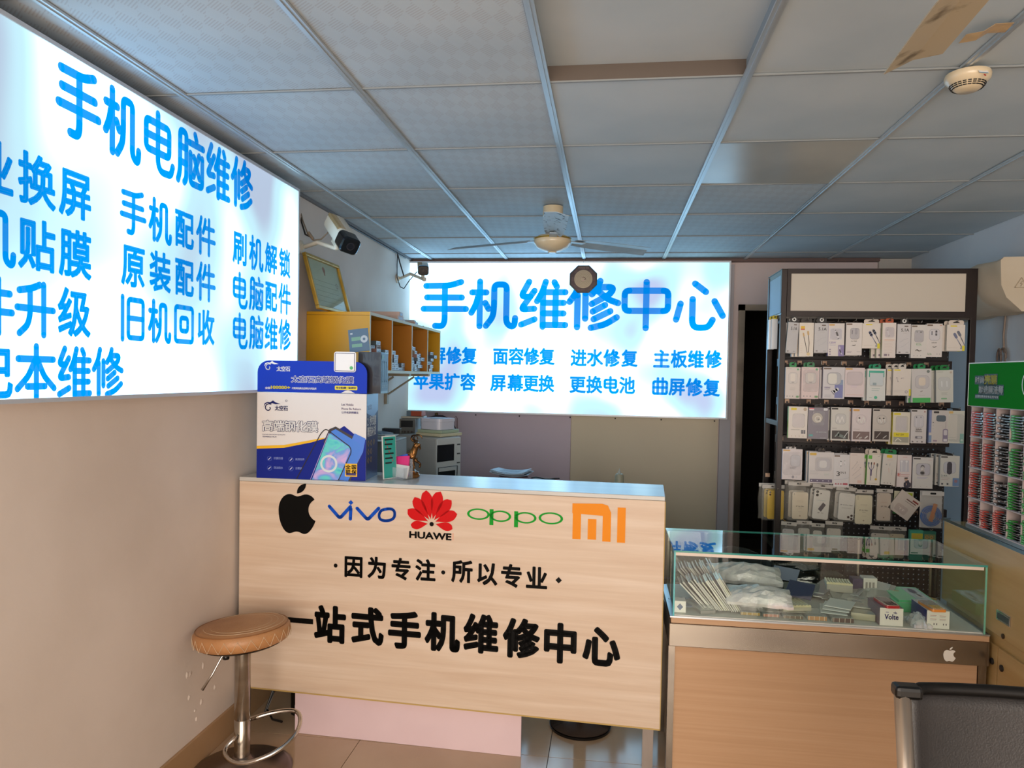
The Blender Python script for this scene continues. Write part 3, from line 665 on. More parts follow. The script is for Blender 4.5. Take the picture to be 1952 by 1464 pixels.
# pegboard with real see-through holes
pm = bpy.data.materials.new('pegboard'); pm.use_nodes = True; nt, N, L, bb_ = nodes(pm); bb_.inputs['Base Color'].default_value = (*hexc('#1c1617'), 1); bb_.inputs['Roughness'].default_value = .5
tc = N.new('ShaderNodeTexCoord'); sp = N.new('ShaderNodeSeparateXYZ'); L.new(tc.outputs['Object'], sp.inputs[0])
def mth(op, a, b_=None):
    n = N.new('ShaderNodeMath'); n.operation = op
    for i, v in enumerate((a, b_)):
        if v is None: continue
        if isinstance(v, (int, float)): n.inputs[i].default_value = v
        else: L.new(v, n.inputs[i])
    return n.outputs[0]
def cell(s): return mth('SUBTRACT', mth('FRACT', mth('DIVIDE', s, .0277)), .5)
dx = cell(sp.outputs['X']); dz = cell(sp.outputs['Z'])
dd = mth('ADD', mth('MULTIPLY', dx, dx), mth('MULTIPLY', dz, dz)); L.new(mth('GREATER_THAN', dd, .016), bb_.inputs['Alpha'])
b = B(); b.rect(.03, .965, .06, 1.93, pm, .2); b.build('pegboard', st)
RZs = [1.888, 1.640, 1.418, 1.200, .985, .80]
for z in RZs:
    b = B(); b.box(.03, .972, .17, .198, z-.004, z+.04, M_kb); b.build('peg_rail', st, bevel=.002)
b = B(); b.box(.03, .972, .16, .2, .2, .24, M_kb); b.build('peg_rail', st)
# ------------------------------------------------------------------ goods on the accessory stand
def A(x): return 1440+x/3.8125
def Ay(y, o=480): return o+y/3.8125
CW = '#d6cdc6'; CG = '#bdb6b2'; CC = '#dccfbe'; CP = '#d8c2c4'
def lt(h):
    h = h.lstrip('#'); return '#'+''.join('%02x' % int(255*(int(h[i:i+2], 16)/255)**.66) for i in (0, 2, 4))
def mat_l(h, *a, **k): return mat(lt(h), *a, **k)
def card(px, name, label, cat, base, prints=(), tab=None, win=None, gloss=.35, tilt=0, edge=None, yf=4.235, th=.024, copies=0, grp='accessory boxes on the stand', dy=None):
    """hanging carton; px = photo box (x0,y0,x1,y1); prints in units of the face (u right, v down)"""
    x0, y0, x1, y1 = px; cx = (x0+x1)/2; cy = (y0+y1)/2
    a = at(x0, cy, 1, yf); c = at(x1, cy, 1, yf); t_ = at(cx, y0, 1, yf); d = at(cx, y1, 1, yf)
    W = c.x-a.x; H = t_.z-d.z; O = Vector(((a.x+c.x)/2, yf, d.z))
    b = B(); mb = mat_l(base, gloss, coat=.15 if gloss < .4 else 0)
    b.box(-W/2, W/2, 0, th, 0, H, mb)
    if edge: b.box(-W/2-.0006, -W/2, .0005, th-.0005, .001, H-.001, mat_l(edge, .4))
    def U(u): return (u-.5)*W
    def V(v): return (1-v)*H
    lay = 0
    for p in prints:
        lay += 1; y = -.0003*lay; k = p[0]
        if k == 'r': b.rect(U(p[1]), U(p[3]), V(p[4]), V(p[2]), mat_l(p[5], .4), y)
        elif k == 'q': b.poly(rrect(U(p[1]), U(p[3]), V(p[4]), V(p[2]), min(U(p[3])-U(p[1]), V(p[2])-V(p[4]))*.3), mat_l(p[5], .35), y)
        elif k == 't': b.glyphs(p[1], U(p[2]), U(p[4]), V(p[5]), V(p[3]), mat_l(p[6], .4), y, .01)
        elif k == 'o': b.disc(U(p[1]), V(p[2]), p[3]*W, mat_l(p[4], .35), y, 16)
        elif k == 'g': b.ring(U(p[1]), V(p[2]), p[3]*W, p[4]*W, mat_l(p[5], .35), y, 18)
        elif k == 's': b.stroke(rnd([(U(u), V(v)) for u, v in p[1]], .008, 3), p[2]*W, mat_l(p[3], .35), y, k=4)
        elif k == 'l':   # lines of tiny print
            n = p[5]
            for i in range(n):
                vv = p[2]+(p[4]-p[2])*i/max(1, n-1); uu = p[3]-(.12 if i % 2 else 0)*(p[3]-p[1]); b.rect(U(p[1]), U(uu), V(vv+.009), V(vv), mat_l(p[6], .4), y)
    M = T(*O) @ RY(R(tilt))
    o = b.build(name, None, M)
    tag(o, label, cat, grp)
    if tab:
        tw, thh, col = tab[0]*W/2, tab[1], tab[2]; tb = B(); mt = mat(col, .4)
        pts = rrect(-tw, tw, H-.004, H+thh, min(.012, thh*.45))
        tb.prism(pts, .001, .003, mt)
        hk = '#0b0a0a' if col not in ('#1a1718',) else '#8d8580'
        tb.poly([(-tw*.5, H+thh*.38), (tw*.5, H+thh*.38), (tw*.32, H+thh*.62), (0, H+thh*.75), (-tw*.32, H+thh*.62)], mat('#0b0a0a', .6), .0006)
        if len(tab) > 3: tb.ring(0, H+thh*.55, .005, .011, mat('#e2e2e0', .3), .0003); 
        tb.build('hang_tab', o)
    if win:
        wb_ = B(); u0, v0, u1, v1 = win[:4]; r_ = rrect(U(u0), U(u1), V(v1), V(v0), .012)
        wb_.prism(r_, -.007, -.001, M_blis); wb_.build('blister', o, bevel=.002)
    for k in range(copies):
        cc = o.copy(); COL.objects.link(cc); s_ = dy if dy else (.010, .004)
        cc.matrix_world = M @ T(-s_[0]*(k+1), (th+.006)*(k+1), -s_[1]*(k+1)*.5)
        cc['label'] = ('second ' if k == 0 else 'third ')+'one on the hook behind: '+' '.join(label.split()[:9])
        for ch in o.children:
            c2 = ch.copy(); COL.objects.link(c2); c2.parent = cc; c2.matrix_parent_inverse = ch.matrix_parent_inverse
    # the hook and its price plate
    hx = O.x-.935; top = d.z+H+(tab[1]*.6 if tab else .006)
    rz = min(RZs, key=lambda z: abs(z-top-.01)) if top < 1.95 else RZs[0]
    hb = B(); hb.tube([(hx, .17, top+.004), (hx, -.045, top+.004), (hx, -.052, top+.012)], .0022, M_chrome, 6)
    hb.box(hx-.018, hx-.016, .168, .17, rz+.01, rz+.03, M_chrome); hb.build('hook', st)
    hb = B(); px_ = hx-.022+random.uniform(-.02, .01); hb.box(px_, px_+.024, .163, .169, rz+.008, rz+.03, M_plate); hb.box(px_+.006, px_+.018, .160, .163, rz+.006, rz+.018, M_kb); hb.build('hook_plate', st)
    return o
M_plate = noisy('bronzed_plate', '#8d6f5c', '#b79a82', (30, 30, 30), .4, metal=.5)
M_blis = filmmat('blister_plastic', '#d9d6d8', .14, .12)
GR = ('q', .03, .025, .38, .07, '#5a4638')    # brand pill
GR2 = ('q', .03, .025, .38, .07, '#2a2522')
OR = ('q', .03, .025, .38, .07, '#c98a3a')
def win_(u0, v0, u1, v1, c='#b5b0b4', e='#8d888c'): return [('q', u0-.015, v0-.008, u1+.015, v1+.008, e), ('q', u0, v0, u1, v1, c)]
def box_px(X0, Y0, X1, Y1, o=480): return (A(X0), Ay(Y0, o), A(X1), Ay(Y1, o))
g1, g2, g3, g4 = 'boxes in the top row of the accessory stand', 'boxes in the second row of the accessory stand', 'boxes in the third row of the accessory stand', 'boxes in the fourth row of the accessory stand'
# top row
p51 = [('q', .52, .055, .8, .095, '#4a3b34'), ('t', '5.1A', .28, .15, .86, .25, '#151515'), ('l', .4, .30, .72, .31, 1, '#9a8f8c'), ('s', [(.2, .62), (.5, .52), (.82, .48)], .02, '#9c9ba0'), ('s', [(.25, .78), (.55, .72), (.85, .6)], .02, '#a3a2a6'), ('r', .12, .93, .26, .96, '#3d3a3a'), ('r', .65, .93, .85, .96, '#8a8a8a')]
card(box_px(222, 512, 300, 735), 'cable_box', 'grey cable box marked 5.1A hanging tilted at the far left of the top row', 'cable box', '#a5a4a5', p51, (.7, .03, '#1a1718', 1), tilt=4, edge='#9fb6bf', yf=4.245, grp=g1, copies=1)
card(box_px(318, 515, 422, 760), 'cable_box', 'cream cable box showing two black and gold plugs in the top row', 'cable box', CC, [('r', .1, .1, .38, .18, '#e0a416'), ('r', .1, .18, .38, .215, '#c4452e'), ('s', [(.3, .38), (.42, .58), (.62, .95)], .045, '#3a3432'), ('s', [(.62, .33), (.7, .6), (.66, .95)], .045, '#3a3432'), ('s', [(.28, .32), (.32, .39)], .10, '#b98a4a'), ('s', [(.6, .27), (.63, .35)], .12, '#b98a4a'), ('o', .66, .93, .12, '#d8b878'), ('l', .1, .62, .25, .88, 5, '#cdb8a4')], (.8, .022, '#2b2524'), grp=g1, copies=2, dy=(.012, .002), edge='#8f8a88')
card(box_px(428, 518, 530, 733), 'cable_box', 'grey cable box marked 5.1A hanging third from left in the top row', 'cable box', '#b3b0b1', p51, (.7, .032, '#1a1718', 1), yf=4.238, grp=g1, copies=1)
card(box_px(530, 520, 645, 758), 'cable_box', 'white and purple cable box marked 120W in the top row', 'cable box', CW, [OR, ('r', .1, .15, .85, .50, '#c9c4cc'), ('s', [(.42, .2), (.55, .32), (.65, .47)], .13, '#e9e4ec'), ('t', '120W', .08, .555, .48, .62, '#7d6fae'), ('l', .08, .65, .5, .67, 2, '#a8a0b4'), ('o', .12, .80, .05, '#7a6a80'), ('o', .12, .87, .05, '#7a6a80'), ('o', .12, .945, .05, '#7a6a80'), ('r', .64, .66, 1, 1, '#6d5f96'), ('s', [(.72, .7), (.74, .85), (.88, .95)], .07, '#cfc8de')], win=(.12, .17, .82, .5), grp=g1, edge='#6d5f96')
card(box_px(657, 515, 775, 752), 'cable_box', 'white cable box with small black plugs in the top row', 'cable box', CW, [GR]+win_(.28, .17, .8, .5)+[('s', [(.38, .24), (.38, .34)], .06, '#55525a'), ('s', [(.62, .2), (.62, .33)], .14, '#8a878f'), ('t', '2 in 1 MAX', .32, .55, .68, .585, '#55504e'), ('s', [(.42, .69), (.5, .71), (.6, .68)], .04, '#77716f'), ('l', .08, .88, .38, .91, 2, '#77627c'), ('l', .68, .89, .92, .90, 1, '#8a8a8a')], win=(.26, .16, .82, .51), grp=g1, copies=1, edge='#4a4444')
pyc = [('q', .18, .03, .55, .075, '#e0c418'), ('s', [(.45, .42), (.75, .75), (.95, .98)], .05, '#7a7f96'), ('s', [(.66, .34), (.85, .58), (1.0, .8)], .05, '#6c6f80'), ('s', [(.42, .36), (.52, .48)], .16, '#555a78'), ('s', [(.62, .28), (.72, .4)], .15, '#4f5362'), ('r', .86, .80, 1, 1, '#d9c81c'), ('l', .08, .88, .6, .90, 1, '#b4a596'), ('o', .8, .9, .06, '#8d8a90')]
card(box_px(778, 520, 905, 702), 'cable_box', 'white box with slate blue cable plugs in the middle of the top row', 'cable box', '#dccfc2', pyc, (.86, .022, '#dccfc2'), yf=4.228, grp=g1, edge='#c9bfae')
card(box_px(922, 515, 1020, 770), 'cable_box', 'tall white box with an orange hanger and orange line in the top row', 'cable box', '#ddcfc6', [('r', .2, .13, .85, .42, '#cfc3c6'), ('s', [(.35, .2), (.5, .38)], .12, '#e6dede'), ('r', .15, .485, .9, .50, '#d1875a'), ('l', .15, .54, .8, .84, 8, '#c8b3a6'), ('r', .15, .89, .38, .95, '#6b5a66'), ('r', .45, .89, .55, .95, '#8a7a80')], (.6, .024, '#b5532a'), win=(.2, .13, .85, .42), grp=g1, copies=2, dy=(.018, .001), edge='#a8b48a')
card(box_px(1030, 525, 1128, 742), 'cable_box', 'white cable box marked 5.1A right of the orange-topped box', 'cable box', '#c4bfbf', p51, (.6, .03, '#1a1718', 1), grp=g1)
card(box_px(1132, 530, 1243, 772), 'cable_box', 'pale cable box with green print below two small white plugs', 'cable box', '#d3cdc4', [GR]+win_(.22, .17, .78, .52)+[('t', '66W MAX', .32, .56, .66, .60, '#3f9a5c'), ('l', .32, .62, .70, .63, 1, '#5fa878'), ('s', [(.3, .78), (.42, .74), (.5, .8), (.66, .77)], .05, '#6d625c'), ('o', .2, .93, .03, '#9a9a96'), ('o', .42, .93, .03, '#9a9a96'), ('o', .64, .93, .03, '#9a9a96'), ('s', [(.35, .22), (.37, .22)], .08, '#b4b8b6'), ('s', [(.6, .22), (.62, .22)], .10, '#a4a8a6')], win=(.2, .16, .8, .52), grp=g1)
card(box_px(1243, 522, 1358, 765), 'cable_box', 'white cable box with two grey plugs near the right of the top row', 'cable box', CW, [GR, ('r', .82, .035, .95, .07, '#c9907a')]+win_(.18, .17, .82, .5, '#c9c4c8')+[('s', [(.33, .24), (.33, .33)], .07, '#66646e'), ('s', [(.6, .22), (.6, .34)], .12, '#77757f'), ('t', 'SUPER FAST', .32, .56, .66, .585, '#55504e'), ('s', [(.4, .69), (.5, .71), (.62, .68)], .04, '#77716f'), ('t', '5.1A', .08, .88, .34, .94, '#7fa87a'), ('o', .68, .91, .03, '#8a8a8a'), ('o', .84, .91, .03, '#8a8a8a')], grp=g1)
card(box_px(1392, 530, 1522, 720), 'cable_box', 'white box with slate blue cable plugs hanging at the far right end', 'cable box', '#dccfc2', pyc, (.86, .024, '#dccfc2'), yf=4.228, grp=g1, copies=1, edge='#c9bfae')
# second row
pch = [('l', .08, .045, .4, .05, 1, '#8d8a80'), ('o', .85, .07, .07, '#3f9a5c')]+win_(.22, .18, .82, .52, '#c2b8b2', '#9a8f8a')+[('q', .34, .2, .68, .44, '#d6cabc'), ('s', [(.45, .48), (.58, .48)], .05, '#8a8280'), ('l', .3, .66, .7, .71, 2, '#a3968e'), ('r', .1, .90, .18, .94, '#8a8280'), ('r', .3, .90, .36, .94, '#8a8280'), ('r', .48, .90, .56, .94, '#8a8280'), ('q', .76, .9, .95, .96, '#4a7d4a')]
card(box_px(218, 838, 322, 1068), 'charger_box', 'beige charger box with green tab at the left end of the second row', 'charger box', '#c9bab2', pch, (.5, .028, '#0f8a45'), edge='#a9c6e6', grp=g2)
card(box_px(335, 838, 462, 1068), 'charger_box', 'glossy pinkish charger box with green tab in the second row', 'charger box', '#dcc0bc', pch, (.45, .028, '#2f7d50'), win=(.08, .08, .95, .78), gloss=.15, grp=g2, copies=1)
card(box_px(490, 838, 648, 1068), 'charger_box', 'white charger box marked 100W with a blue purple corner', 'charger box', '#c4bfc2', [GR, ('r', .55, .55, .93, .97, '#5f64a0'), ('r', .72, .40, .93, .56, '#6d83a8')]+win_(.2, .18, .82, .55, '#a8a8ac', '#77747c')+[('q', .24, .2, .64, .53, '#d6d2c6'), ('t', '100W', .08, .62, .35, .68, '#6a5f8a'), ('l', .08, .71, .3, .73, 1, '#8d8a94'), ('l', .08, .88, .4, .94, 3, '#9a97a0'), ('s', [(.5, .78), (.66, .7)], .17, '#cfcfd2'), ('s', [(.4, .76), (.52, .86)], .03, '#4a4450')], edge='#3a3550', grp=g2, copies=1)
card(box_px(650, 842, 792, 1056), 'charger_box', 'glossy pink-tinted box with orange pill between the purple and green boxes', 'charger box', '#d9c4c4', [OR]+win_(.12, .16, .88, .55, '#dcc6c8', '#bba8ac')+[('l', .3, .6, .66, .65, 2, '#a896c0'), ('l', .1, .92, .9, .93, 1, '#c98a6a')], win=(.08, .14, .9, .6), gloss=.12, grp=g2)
card(box_px(812, 850, 945, 1082), 'charger_box', 'white box with teal green header stripe and round green badge', 'charger box', '#d0d2cc', [('r', .08, .06, .92, .13, '#2f9a80'), ('r', .08, .13, .13, .26, '#2f9a80'), ('r', .87, .13, .92, .26, '#2f9a80'), ('r', .14, .14, .86, .52, '#c6d4d6'), ('r', .3, .44, .5, .52, '#7a94a0'), ('l', .25, .62, .7, .68, 2, '#3f7d72'), ('o', .48, .90, .09, '#2f9a72'), ('l', .12, .9, .28, .92, 1, '#8a8f8a')], (.46, .026, '#17956a'), win=(.12, .14, .88, .55), grp=g2, copies=1, edge='#cfd2cc')
card(box_px(1000, 850, 1130, 1045), 'earphone_box', 'cream box with yellow label under stacked white hang tabs', 'earphone box', '#d6cabc', [('q', .05, .03, .4, .075, '#e0c418'), ('s', [(.2, .33), (.28, .48)], .07, '#c0b4b0'), ('s', [(.45, .36), (.56, .34)], .06, '#c6bab6'), ('l', .05, .80, .6, .86, 2, '#b4a8a0'), ('g', .75, .86, .05, .08, '#77727c'), ('r', .9, .76, 1, 1, '#d9c81c')], (.44, .028, '#d8d0c8'), yf=4.225, grp=g2, copies=2, dy=(.022, .002), edge='#8d8680')
card(box_px(1138, 850, 1282, 1095), 'charger_box', 'grey white charger box with a solid green bottom band and green tab', 'charger box', '#c2beba', [('o', .84, .08, .08, '#55605a')]+win_(.2, .2, .88, .58, '#b4aeb0', '#8f8b90')+[('q', .36, .26, .70, .50, '#d8c6ae'), ('l', .42, .53, .62, .56, 2, '#9a928e'), ('s', [(.46, .68), (.54, .66)], .05, '#8a827e'), ('l', .35, .78, .68, .79, 1, '#a8a09a'), ('r', .05, .86, .95, 1, '#2a9a3a')], (.4, .028, '#178a50'), tilt=-1.5, grp=g2, copies=1, edge='#b4c4c0')
card(box_px(1318, 860, 1442, 1095), 'earphone_box', 'pale green grey earphone box with green tab at the right of row two', 'earphone box', '#bfc0b4', [('l', .06, .05, .4, .06, 1, '#55605a'), ('o', .86, .07, .07, '#a89a84')]+win_(.12, .22, .82, .62, '#b4b6b4', '#a0a2a0')+[('s', [(.32, .35), (.33, .5)], .07, '#d0d2d2'), ('s', [(.62, .35), (.63, .5)], .07, '#d0d2d2'), ('l', .3, .68, .66, .76, 3, '#8f9288'), ('q', .28, .86, .62, .9, '#5fa06a')], (.55, .028, '#0f7d3a'), tilt=-2, grp=g2, copies=2, dy=(.012, .002), edge='#8a8f90')
# third row
card(box_px(240, 1125, 378, 1355), 'battery_box', 'white battery box with yellow label and lime left edge', 'battery box', '#d6cabe', [('q', .12, .04, .42, .115, '#d9bc1c'), ('o', .86, .08, .09, '#a08668')]+win_(.22, .24, .84, .65, '#cfc2be', '#e8ded8')+[('r', .14, .725, .6, .735, '#5a524c'), ('r', .68, .74, .78, .79, '#3a3a44'), ('r', .8, .74, .9, .79, '#3a3a44'), ('r', .68, .8, .78, .85, '#3a3a44'), ('r', .8, .8, .9, .85, '#3a3a44'), ('o', .18, .93, .03, '#b4a088'), ('o', .38, .93, .03, '#b4a088'), ('o', .58, .93, .03, '#b4a088'), ('o', .78, .93, .03, '#b4a088')], win=(.2, .22, .86, .66), edge='#8fc84a', grp=g3)
card(box_px(382, 1132, 530, 1360), 'earphone_box', 'dark grey box with a coiled white earphone in a clear dome', 'earphone box', '#66606a', [('r', .05, .02, .28, .05, '#d0505a'), ('r', .05, .05, .28, .09, '#e6dcdc'), ('q', .75, .02, .95, .09, '#cfcfd2'), ('o', .45, .33, .26, '#b4a894'), ('g', .48, .36, .12, .16, '#e6dfd0'), ('s', [(.4, .42), (.5, .34), (.6, .46)], .04, '#efe8da'), ('t', 'HIFI EARPHONE', .4, .76, .92, .80, '#c9ccce'), ('r', .05, .86, .25, .92, '#3f8a88'), ('l', .6, .96, .92, .97, 1, '#c0c4c6')], grp=g3, tab=(.4, .018, '#1a1718'), win=(.2, .1, .8, .58))
pe = [('s', [(.3, .42), (.38, .26), (.48, .46)], .05, '#dcd6d0'), ('s', [(.5, .44), (.6, .26), (.68, .42)], .05, '#dcd6d0')]
card(box_px(548, 1130, 682, 1372), 'earphone_box', 'grey box with a square earphone window above a dark photo', 'earphone box', '#c4bfb4', [GR2]+win_(.25, .2, .8, .5, '#b8b4b0', '#8d8a84')+pe+[('l', .08, .62, .35, .64, 2, '#8a8580'), ('r', .07, .7, .95, .95, '#2a2624'), ('s', [(.25, .88), (.45, .74)], .05, '#8fa094'), ('s', [(.4, .82), (.75, .9)], .16, '#55605a'), ('s', [(.7, .92), (.92, .74)], .03, '#d0d0cc')], grp=g3, edge='#3a3536', copies=1)
card(box_px(702, 1137, 840, 1378), 'earphone_box', 'pinkish earphone box with orange pill and a round window', 'earphone box', '#d2c2c0', [('q', .05, .03, .38, .09, '#d08a3a'), ('g', .47, .34, .25, .29, '#bfaeb0')]+pe+[('l', .08, .63, .4, .64, 1, '#a09690'), ('r', .06, .7, .93, .94, '#5f4a46'), ('s', [(.25, .88), (.42, .76)], .03, '#e0d8d0'), ('s', [(.4, .9), (.5, .88)], .08, '#e0d8d0'), ('s', [(.7, .9), (.82, .84)], .06, '#e0d8d0')], grp=g3, edge='#8d8590', copies=1)
card(box_px(852, 1140, 982, 1378), 'earphone_box', 'grey earphone box with black pill and a round window', 'earphone box', '#bcb0a4', [GR2, ('g', .5, .34, .26, .30, '#a29a92')]+pe+[('l', .08, .63, .4, .64, 1, '#a09690'), ('r', .1, .69, .92, .94, '#2c211f'), ('s', [(.2, .9), (.45, .73)], .025, '#c0b8b0'), ('s', [(.6, .9), (.78, .82)], .05, '#c0b8b0')], grp=g3, edge='#3a3536')
card(box_px(998, 1165, 1122, 1402), 'power_box', 'yellow and white box with glossy window in the third row', 'charger box', '#d8cdb4', [('q', .05, .03, .45, .09, '#d9c01c'), ('r', .2, .17, .8, .56, '#cfc6c2'), ('r', .05, .63, .95, .76, '#e0c818'), ('t', 'FAST 20W', .2, .665, .66, .72, '#4a4210'), ('r', .05, .76, .95, .93, '#8a8672'), ('s', [(.15, .9), (.3, .8), (.5, .88)], .06, '#d0cbb4'), ('l', .05, .96, .9, .97, 1, '#a89a70')], win=(.15, .12, .88, .6), gloss=.2, grp=g3, edge='#cdbb22', copies=1)
card(box_px(1130, 1145, 1243, 1392), 'cable_box', 'white cable box marked 30W in the third row', 'cable box', '#cbc2be', [GR2, ('s', [(.86, .05), (.87, .08)], .08, '#e89a8a')]+win_(.2, .18, .8, .53, '#bdb8bc')+[('o', .34, .23, .045, '#3a3434'), ('o', .62, .23, .045, '#77727c'), ('s', [(.34, .3), (.34, .5)], .05, '#cfc9cc'), ('s', [(.62, .3), (.62, .5)], .05, '#cfc9cc'), ('t', '30W', .3, .565, .7, .63, '#3a3434'), ('r', .28, .645, .72, .665, '#4a4442'), ('q', .28, .79, .74, .86, '#5f5a62'), ('q', .42, .80, .68, .85, '#b4b0b4'), ('o', .12, .95, .055, '#55504e'), ('o', .42, .95, .05, '#77716f'), ('o', .72, .95, .055, '#55504e')], grp=g3)
card(box_px(1262, 1152, 1402, 1392), 'charger_box', 'wide white box with a dark square charger and blue edge strip', 'charger box', '#c0b6ae', [('r', 0, 0, .12, .68, '#5f6ba0'), ('r', 0, .76, .14, .98, '#5f7aa0'), ('q', .22, .03, .5, .09, '#1f1a1a'), ('q', .36, .15, .86, .34, '#3a4650'), ('s', [(.86, .34), (.86, .58)], .02, '#8a8086'), ('q', .72, .56, .98, .96, '#6a5f78'), ('q', .76, .59, .94, .75, '#c2b8bc'), ('r', .76, .86, .94, .94, '#cfc8cc'), ('r', .22, .9, .42, .95, '#8a7486'), ('o', .2, .37, .03, '#3a3434'), ('o', .2, .46, .02, '#9a928c'), ('o', .2, .55, .02, '#9a928c')], edge='#6a78b0', grp=g3)
card(box_px(1402, 1155, 1518, 1392), 'power_strip_box', 'clear pack holding a cream power strip at the right end of row three', 'power strip', '#c4c4b4', [('q', .02, .02, .28, .09, '#c99a4a'), ('r', .02, .12, .55, .88, '#d8d2be'), ('l', .02, .82, .5, .88, 2, '#8f9c88'), ('r', .74, .7, .98, .98, '#5a9c8a'), ('o', .86, .9, .08, '#a0c8b8')], win=(.02, .1, .95, .95), gloss=.25, grp=g3, tab=(.5, .012, '#1a1718'))
# fourth row
card(box_px(195, 290, 340, 512, 780), 'charger_box', 'glossy pinkish charger box at the left end of row four', 'charger box', '#d4c6c6', [OR]+win_(.42, .2, .88, .56, '#c0bac0')+[('t', 'FAST', .4, .58, .72, .65, '#77757c'), ('o', .55, .91, .07, '#77727a'), ('o', .72, .91, .05, '#b4aeb0'), ('l', .3, .9, .45, .92, 1, '#b4a8a8')], win=(.04, .1, .95, .85), gloss=.12, tab=(.35, .012, '#cfc9c6'), grp=g4, copies=1, edge='#9fb4d8')
card(box_px(388, 312, 568, 540, 780), 'adapter_box', 'wide white adapter box with a dark strip along its bottom', 'adapter box', '#cfc5c2', [('q', .03, .03, .3, .11, '#c9962e')]+win_(.35, .22, .85, .58, '#c4bdc0', '#a8a0a4')+[('q', .42, .27, .72, .5, '#dad4d0'), ('l', .05, .6, .42, .7, 4, '#aba2a2'), ('l', .62, .66, .85, .74, 3, '#a4aca0'), ('r', .05, .86, .95, .96, '#4a3f55')]+[('o', .12+.23*i, .91, .025, '#bdb6c0') for i in range(4)], win=(.25, .16, .92, .6), gloss=.2, tab=(.3, .02, '#2a2322'), grp=g4, copies=1, edge='#8d8f90', dy=(.006, -.004))
card(box_px(568, 330, 683, 567, 780), 'cable_box', 'white cable box marked 3IN1 in the fourth row', 'cable box', '#cdc6c4', [GR, ('s', [(.45, .2), (.45, .36)], .1, '#e4e0e0'), ('s', [(.68, .18), (.68, .3)], .08, '#e4e0e0'), ('t', '3', .18, .52, .4, .66, '#1f1c1c'), ('t', 'IN1', .44, .52, .76, .585, '#4a4442'), ('s', [(.02, .78), (.5, .76), (.98, .7)], .012, '#8a8a9a'), ('o', .16, .9, .05, '#a84a55'), ('o', .32, .9, .05, '#a84a55'), ('o', .48, .9, .05, '#a84a55'), ('q', .6, .87, .9, .93, '#a8404a')], grp=g4, copies=1, edge='#5a5456', dy=(.004, -.008))
card(box_px(685, 320, 790, 545, 780), 'cable_box', 'cream cable box with slanted white cables under a dark tab', 'cable box', '#d8c4b8', [('l', .1, .055, .5, .065, 1, '#a0746a'), ('s', [(.15, .52), (.5, .3)], .025, '#a89a96'), ('s', [(.3, .56), (.62, .36)], .025, '#c0b0aa'), ('s', [(.2, .72), (.72, .5)], .025, '#a89a96'), ('s', [(.35, .82), (.8, .66)], .025, '#b4a6a2'), ('o', .5, .28, .03, '#8a8280'), ('o', .74, .46, .04, '#8a8280'), ('l', .55, .88, .85, .94, 3, '#c4604a')], (.95, .03, '#2c2220'), grp=g4)
card(box_px(808, 332, 905, 552, 780), 'cable_box', 'green-edged box with a three-way purple cable under a white tab', 'cable box', '#dccfbc', [('r', .05, .02, .33, .14, '#4aa82e'), ('l', .74, .03, .92, .04, 1, '#6a625a'), ('s', [(.1, .3), (.12, .42), (.3, .52)], .05, '#55507a'), ('s', [(.3, .3), (.3, .5)], .05, '#55507a'), ('s', [(.5, .3), (.48, .42), (.32, .52)], .05, '#5f5a72'), ('s', [(.1, .26), (.1, .31)], .09, '#4a4f66'), ('s', [(.3, .26), (.3, .31)], .09, '#4a4440'), ('s', [(.5, .26), (.5, .31)], .09, '#b05a44'), ('s', [(.3, .5), (.3, .68)], .11, '#4a3f5f'), ('s', [(.3, .66), (.28, .84)], .035, '#4a3f6a'), ('s', [(.74, .34), (.7, .78)], .035, '#4a4440'), ('s', [(.74, .29), (.74, .36)], .12, '#55504c'), ('o', .68, .8, .09, '#c9962e'), ('l', .05, .93, .8, .94, 1, '#9a8f80')], (.85, .032, '#dccfc0'), grp=g4, edge='#4aa82e', copies=1, tilt=1.5)
card(box_px(915, 326, 1016, 550, 780), 'earphone_box', 'cream earphone box with yellow label under a green tab', 'earphone box', '#cfc6b8', [('q', .25, .03, .65, .12, '#e0b414'), ('l', .3, .17, .72, .2, 2, '#c8a8a0'), ('o', .28, .34, .05, '#8f8c8a'), ('s', [(.52, .3), (.52, .38)], .03, '#8f8c8a'), ('s', [(.45, .46), (.5, .6)], .02, '#d89a84'), ('s', [(.7, .5), (.7, .66)], .02, '#9a9290'), ('o', .22, .94, .03, '#4a4442'), ('o', .45, .94, .03, '#4a4442'), ('o', .68, .94, .03, '#4a4442')], (.85, .026, '#177d48'), grp=g4, tilt=3, edge='#b4bcb4', copies=1)
card(box_px(1030, 334, 1133, 567, 780), 'earphone_box', 'pinkish earphone box with a red E and a man in a dark suit', 'earphone box', '#dccac4', [('l', .38, .06, .68, .07, 1, '#c0645a'), ('r', .18, .16, .82, .52, '#b8b4bc'), ('s', [(.3, .24), (.32, .5)], .05, '#e0dcdc'), ('s', [(.62, .24), (.62, .5)], .05, '#e0dcdc'), ('o', .3, .2, .08, '#e6e2e2'), ('o', .64, .2, .08, '#e6e2e2'), ('t', 'E', .04, .56, .24, .66, '#c43a2e'), ('l', .28, .6, .88, .65, 2, '#b4504a'), ('l', .06, .74, .14, .94, 4, '#b4a49c'), ('q', .48, .84, .98, 1, '#23202a'), ('s', [(.72, .82), (.72, .98)], .28, '#23202a'), ('o', .64, .76, .105, '#b88a72'), ('s', [(.55, .715), (.72, .71)], .09, '#1f1715'), ('s', [(.66, .88), (.66, .93)], .05, '#a87f68')], (.9, .02, '#1a1718'), grp=g4, copies=1)
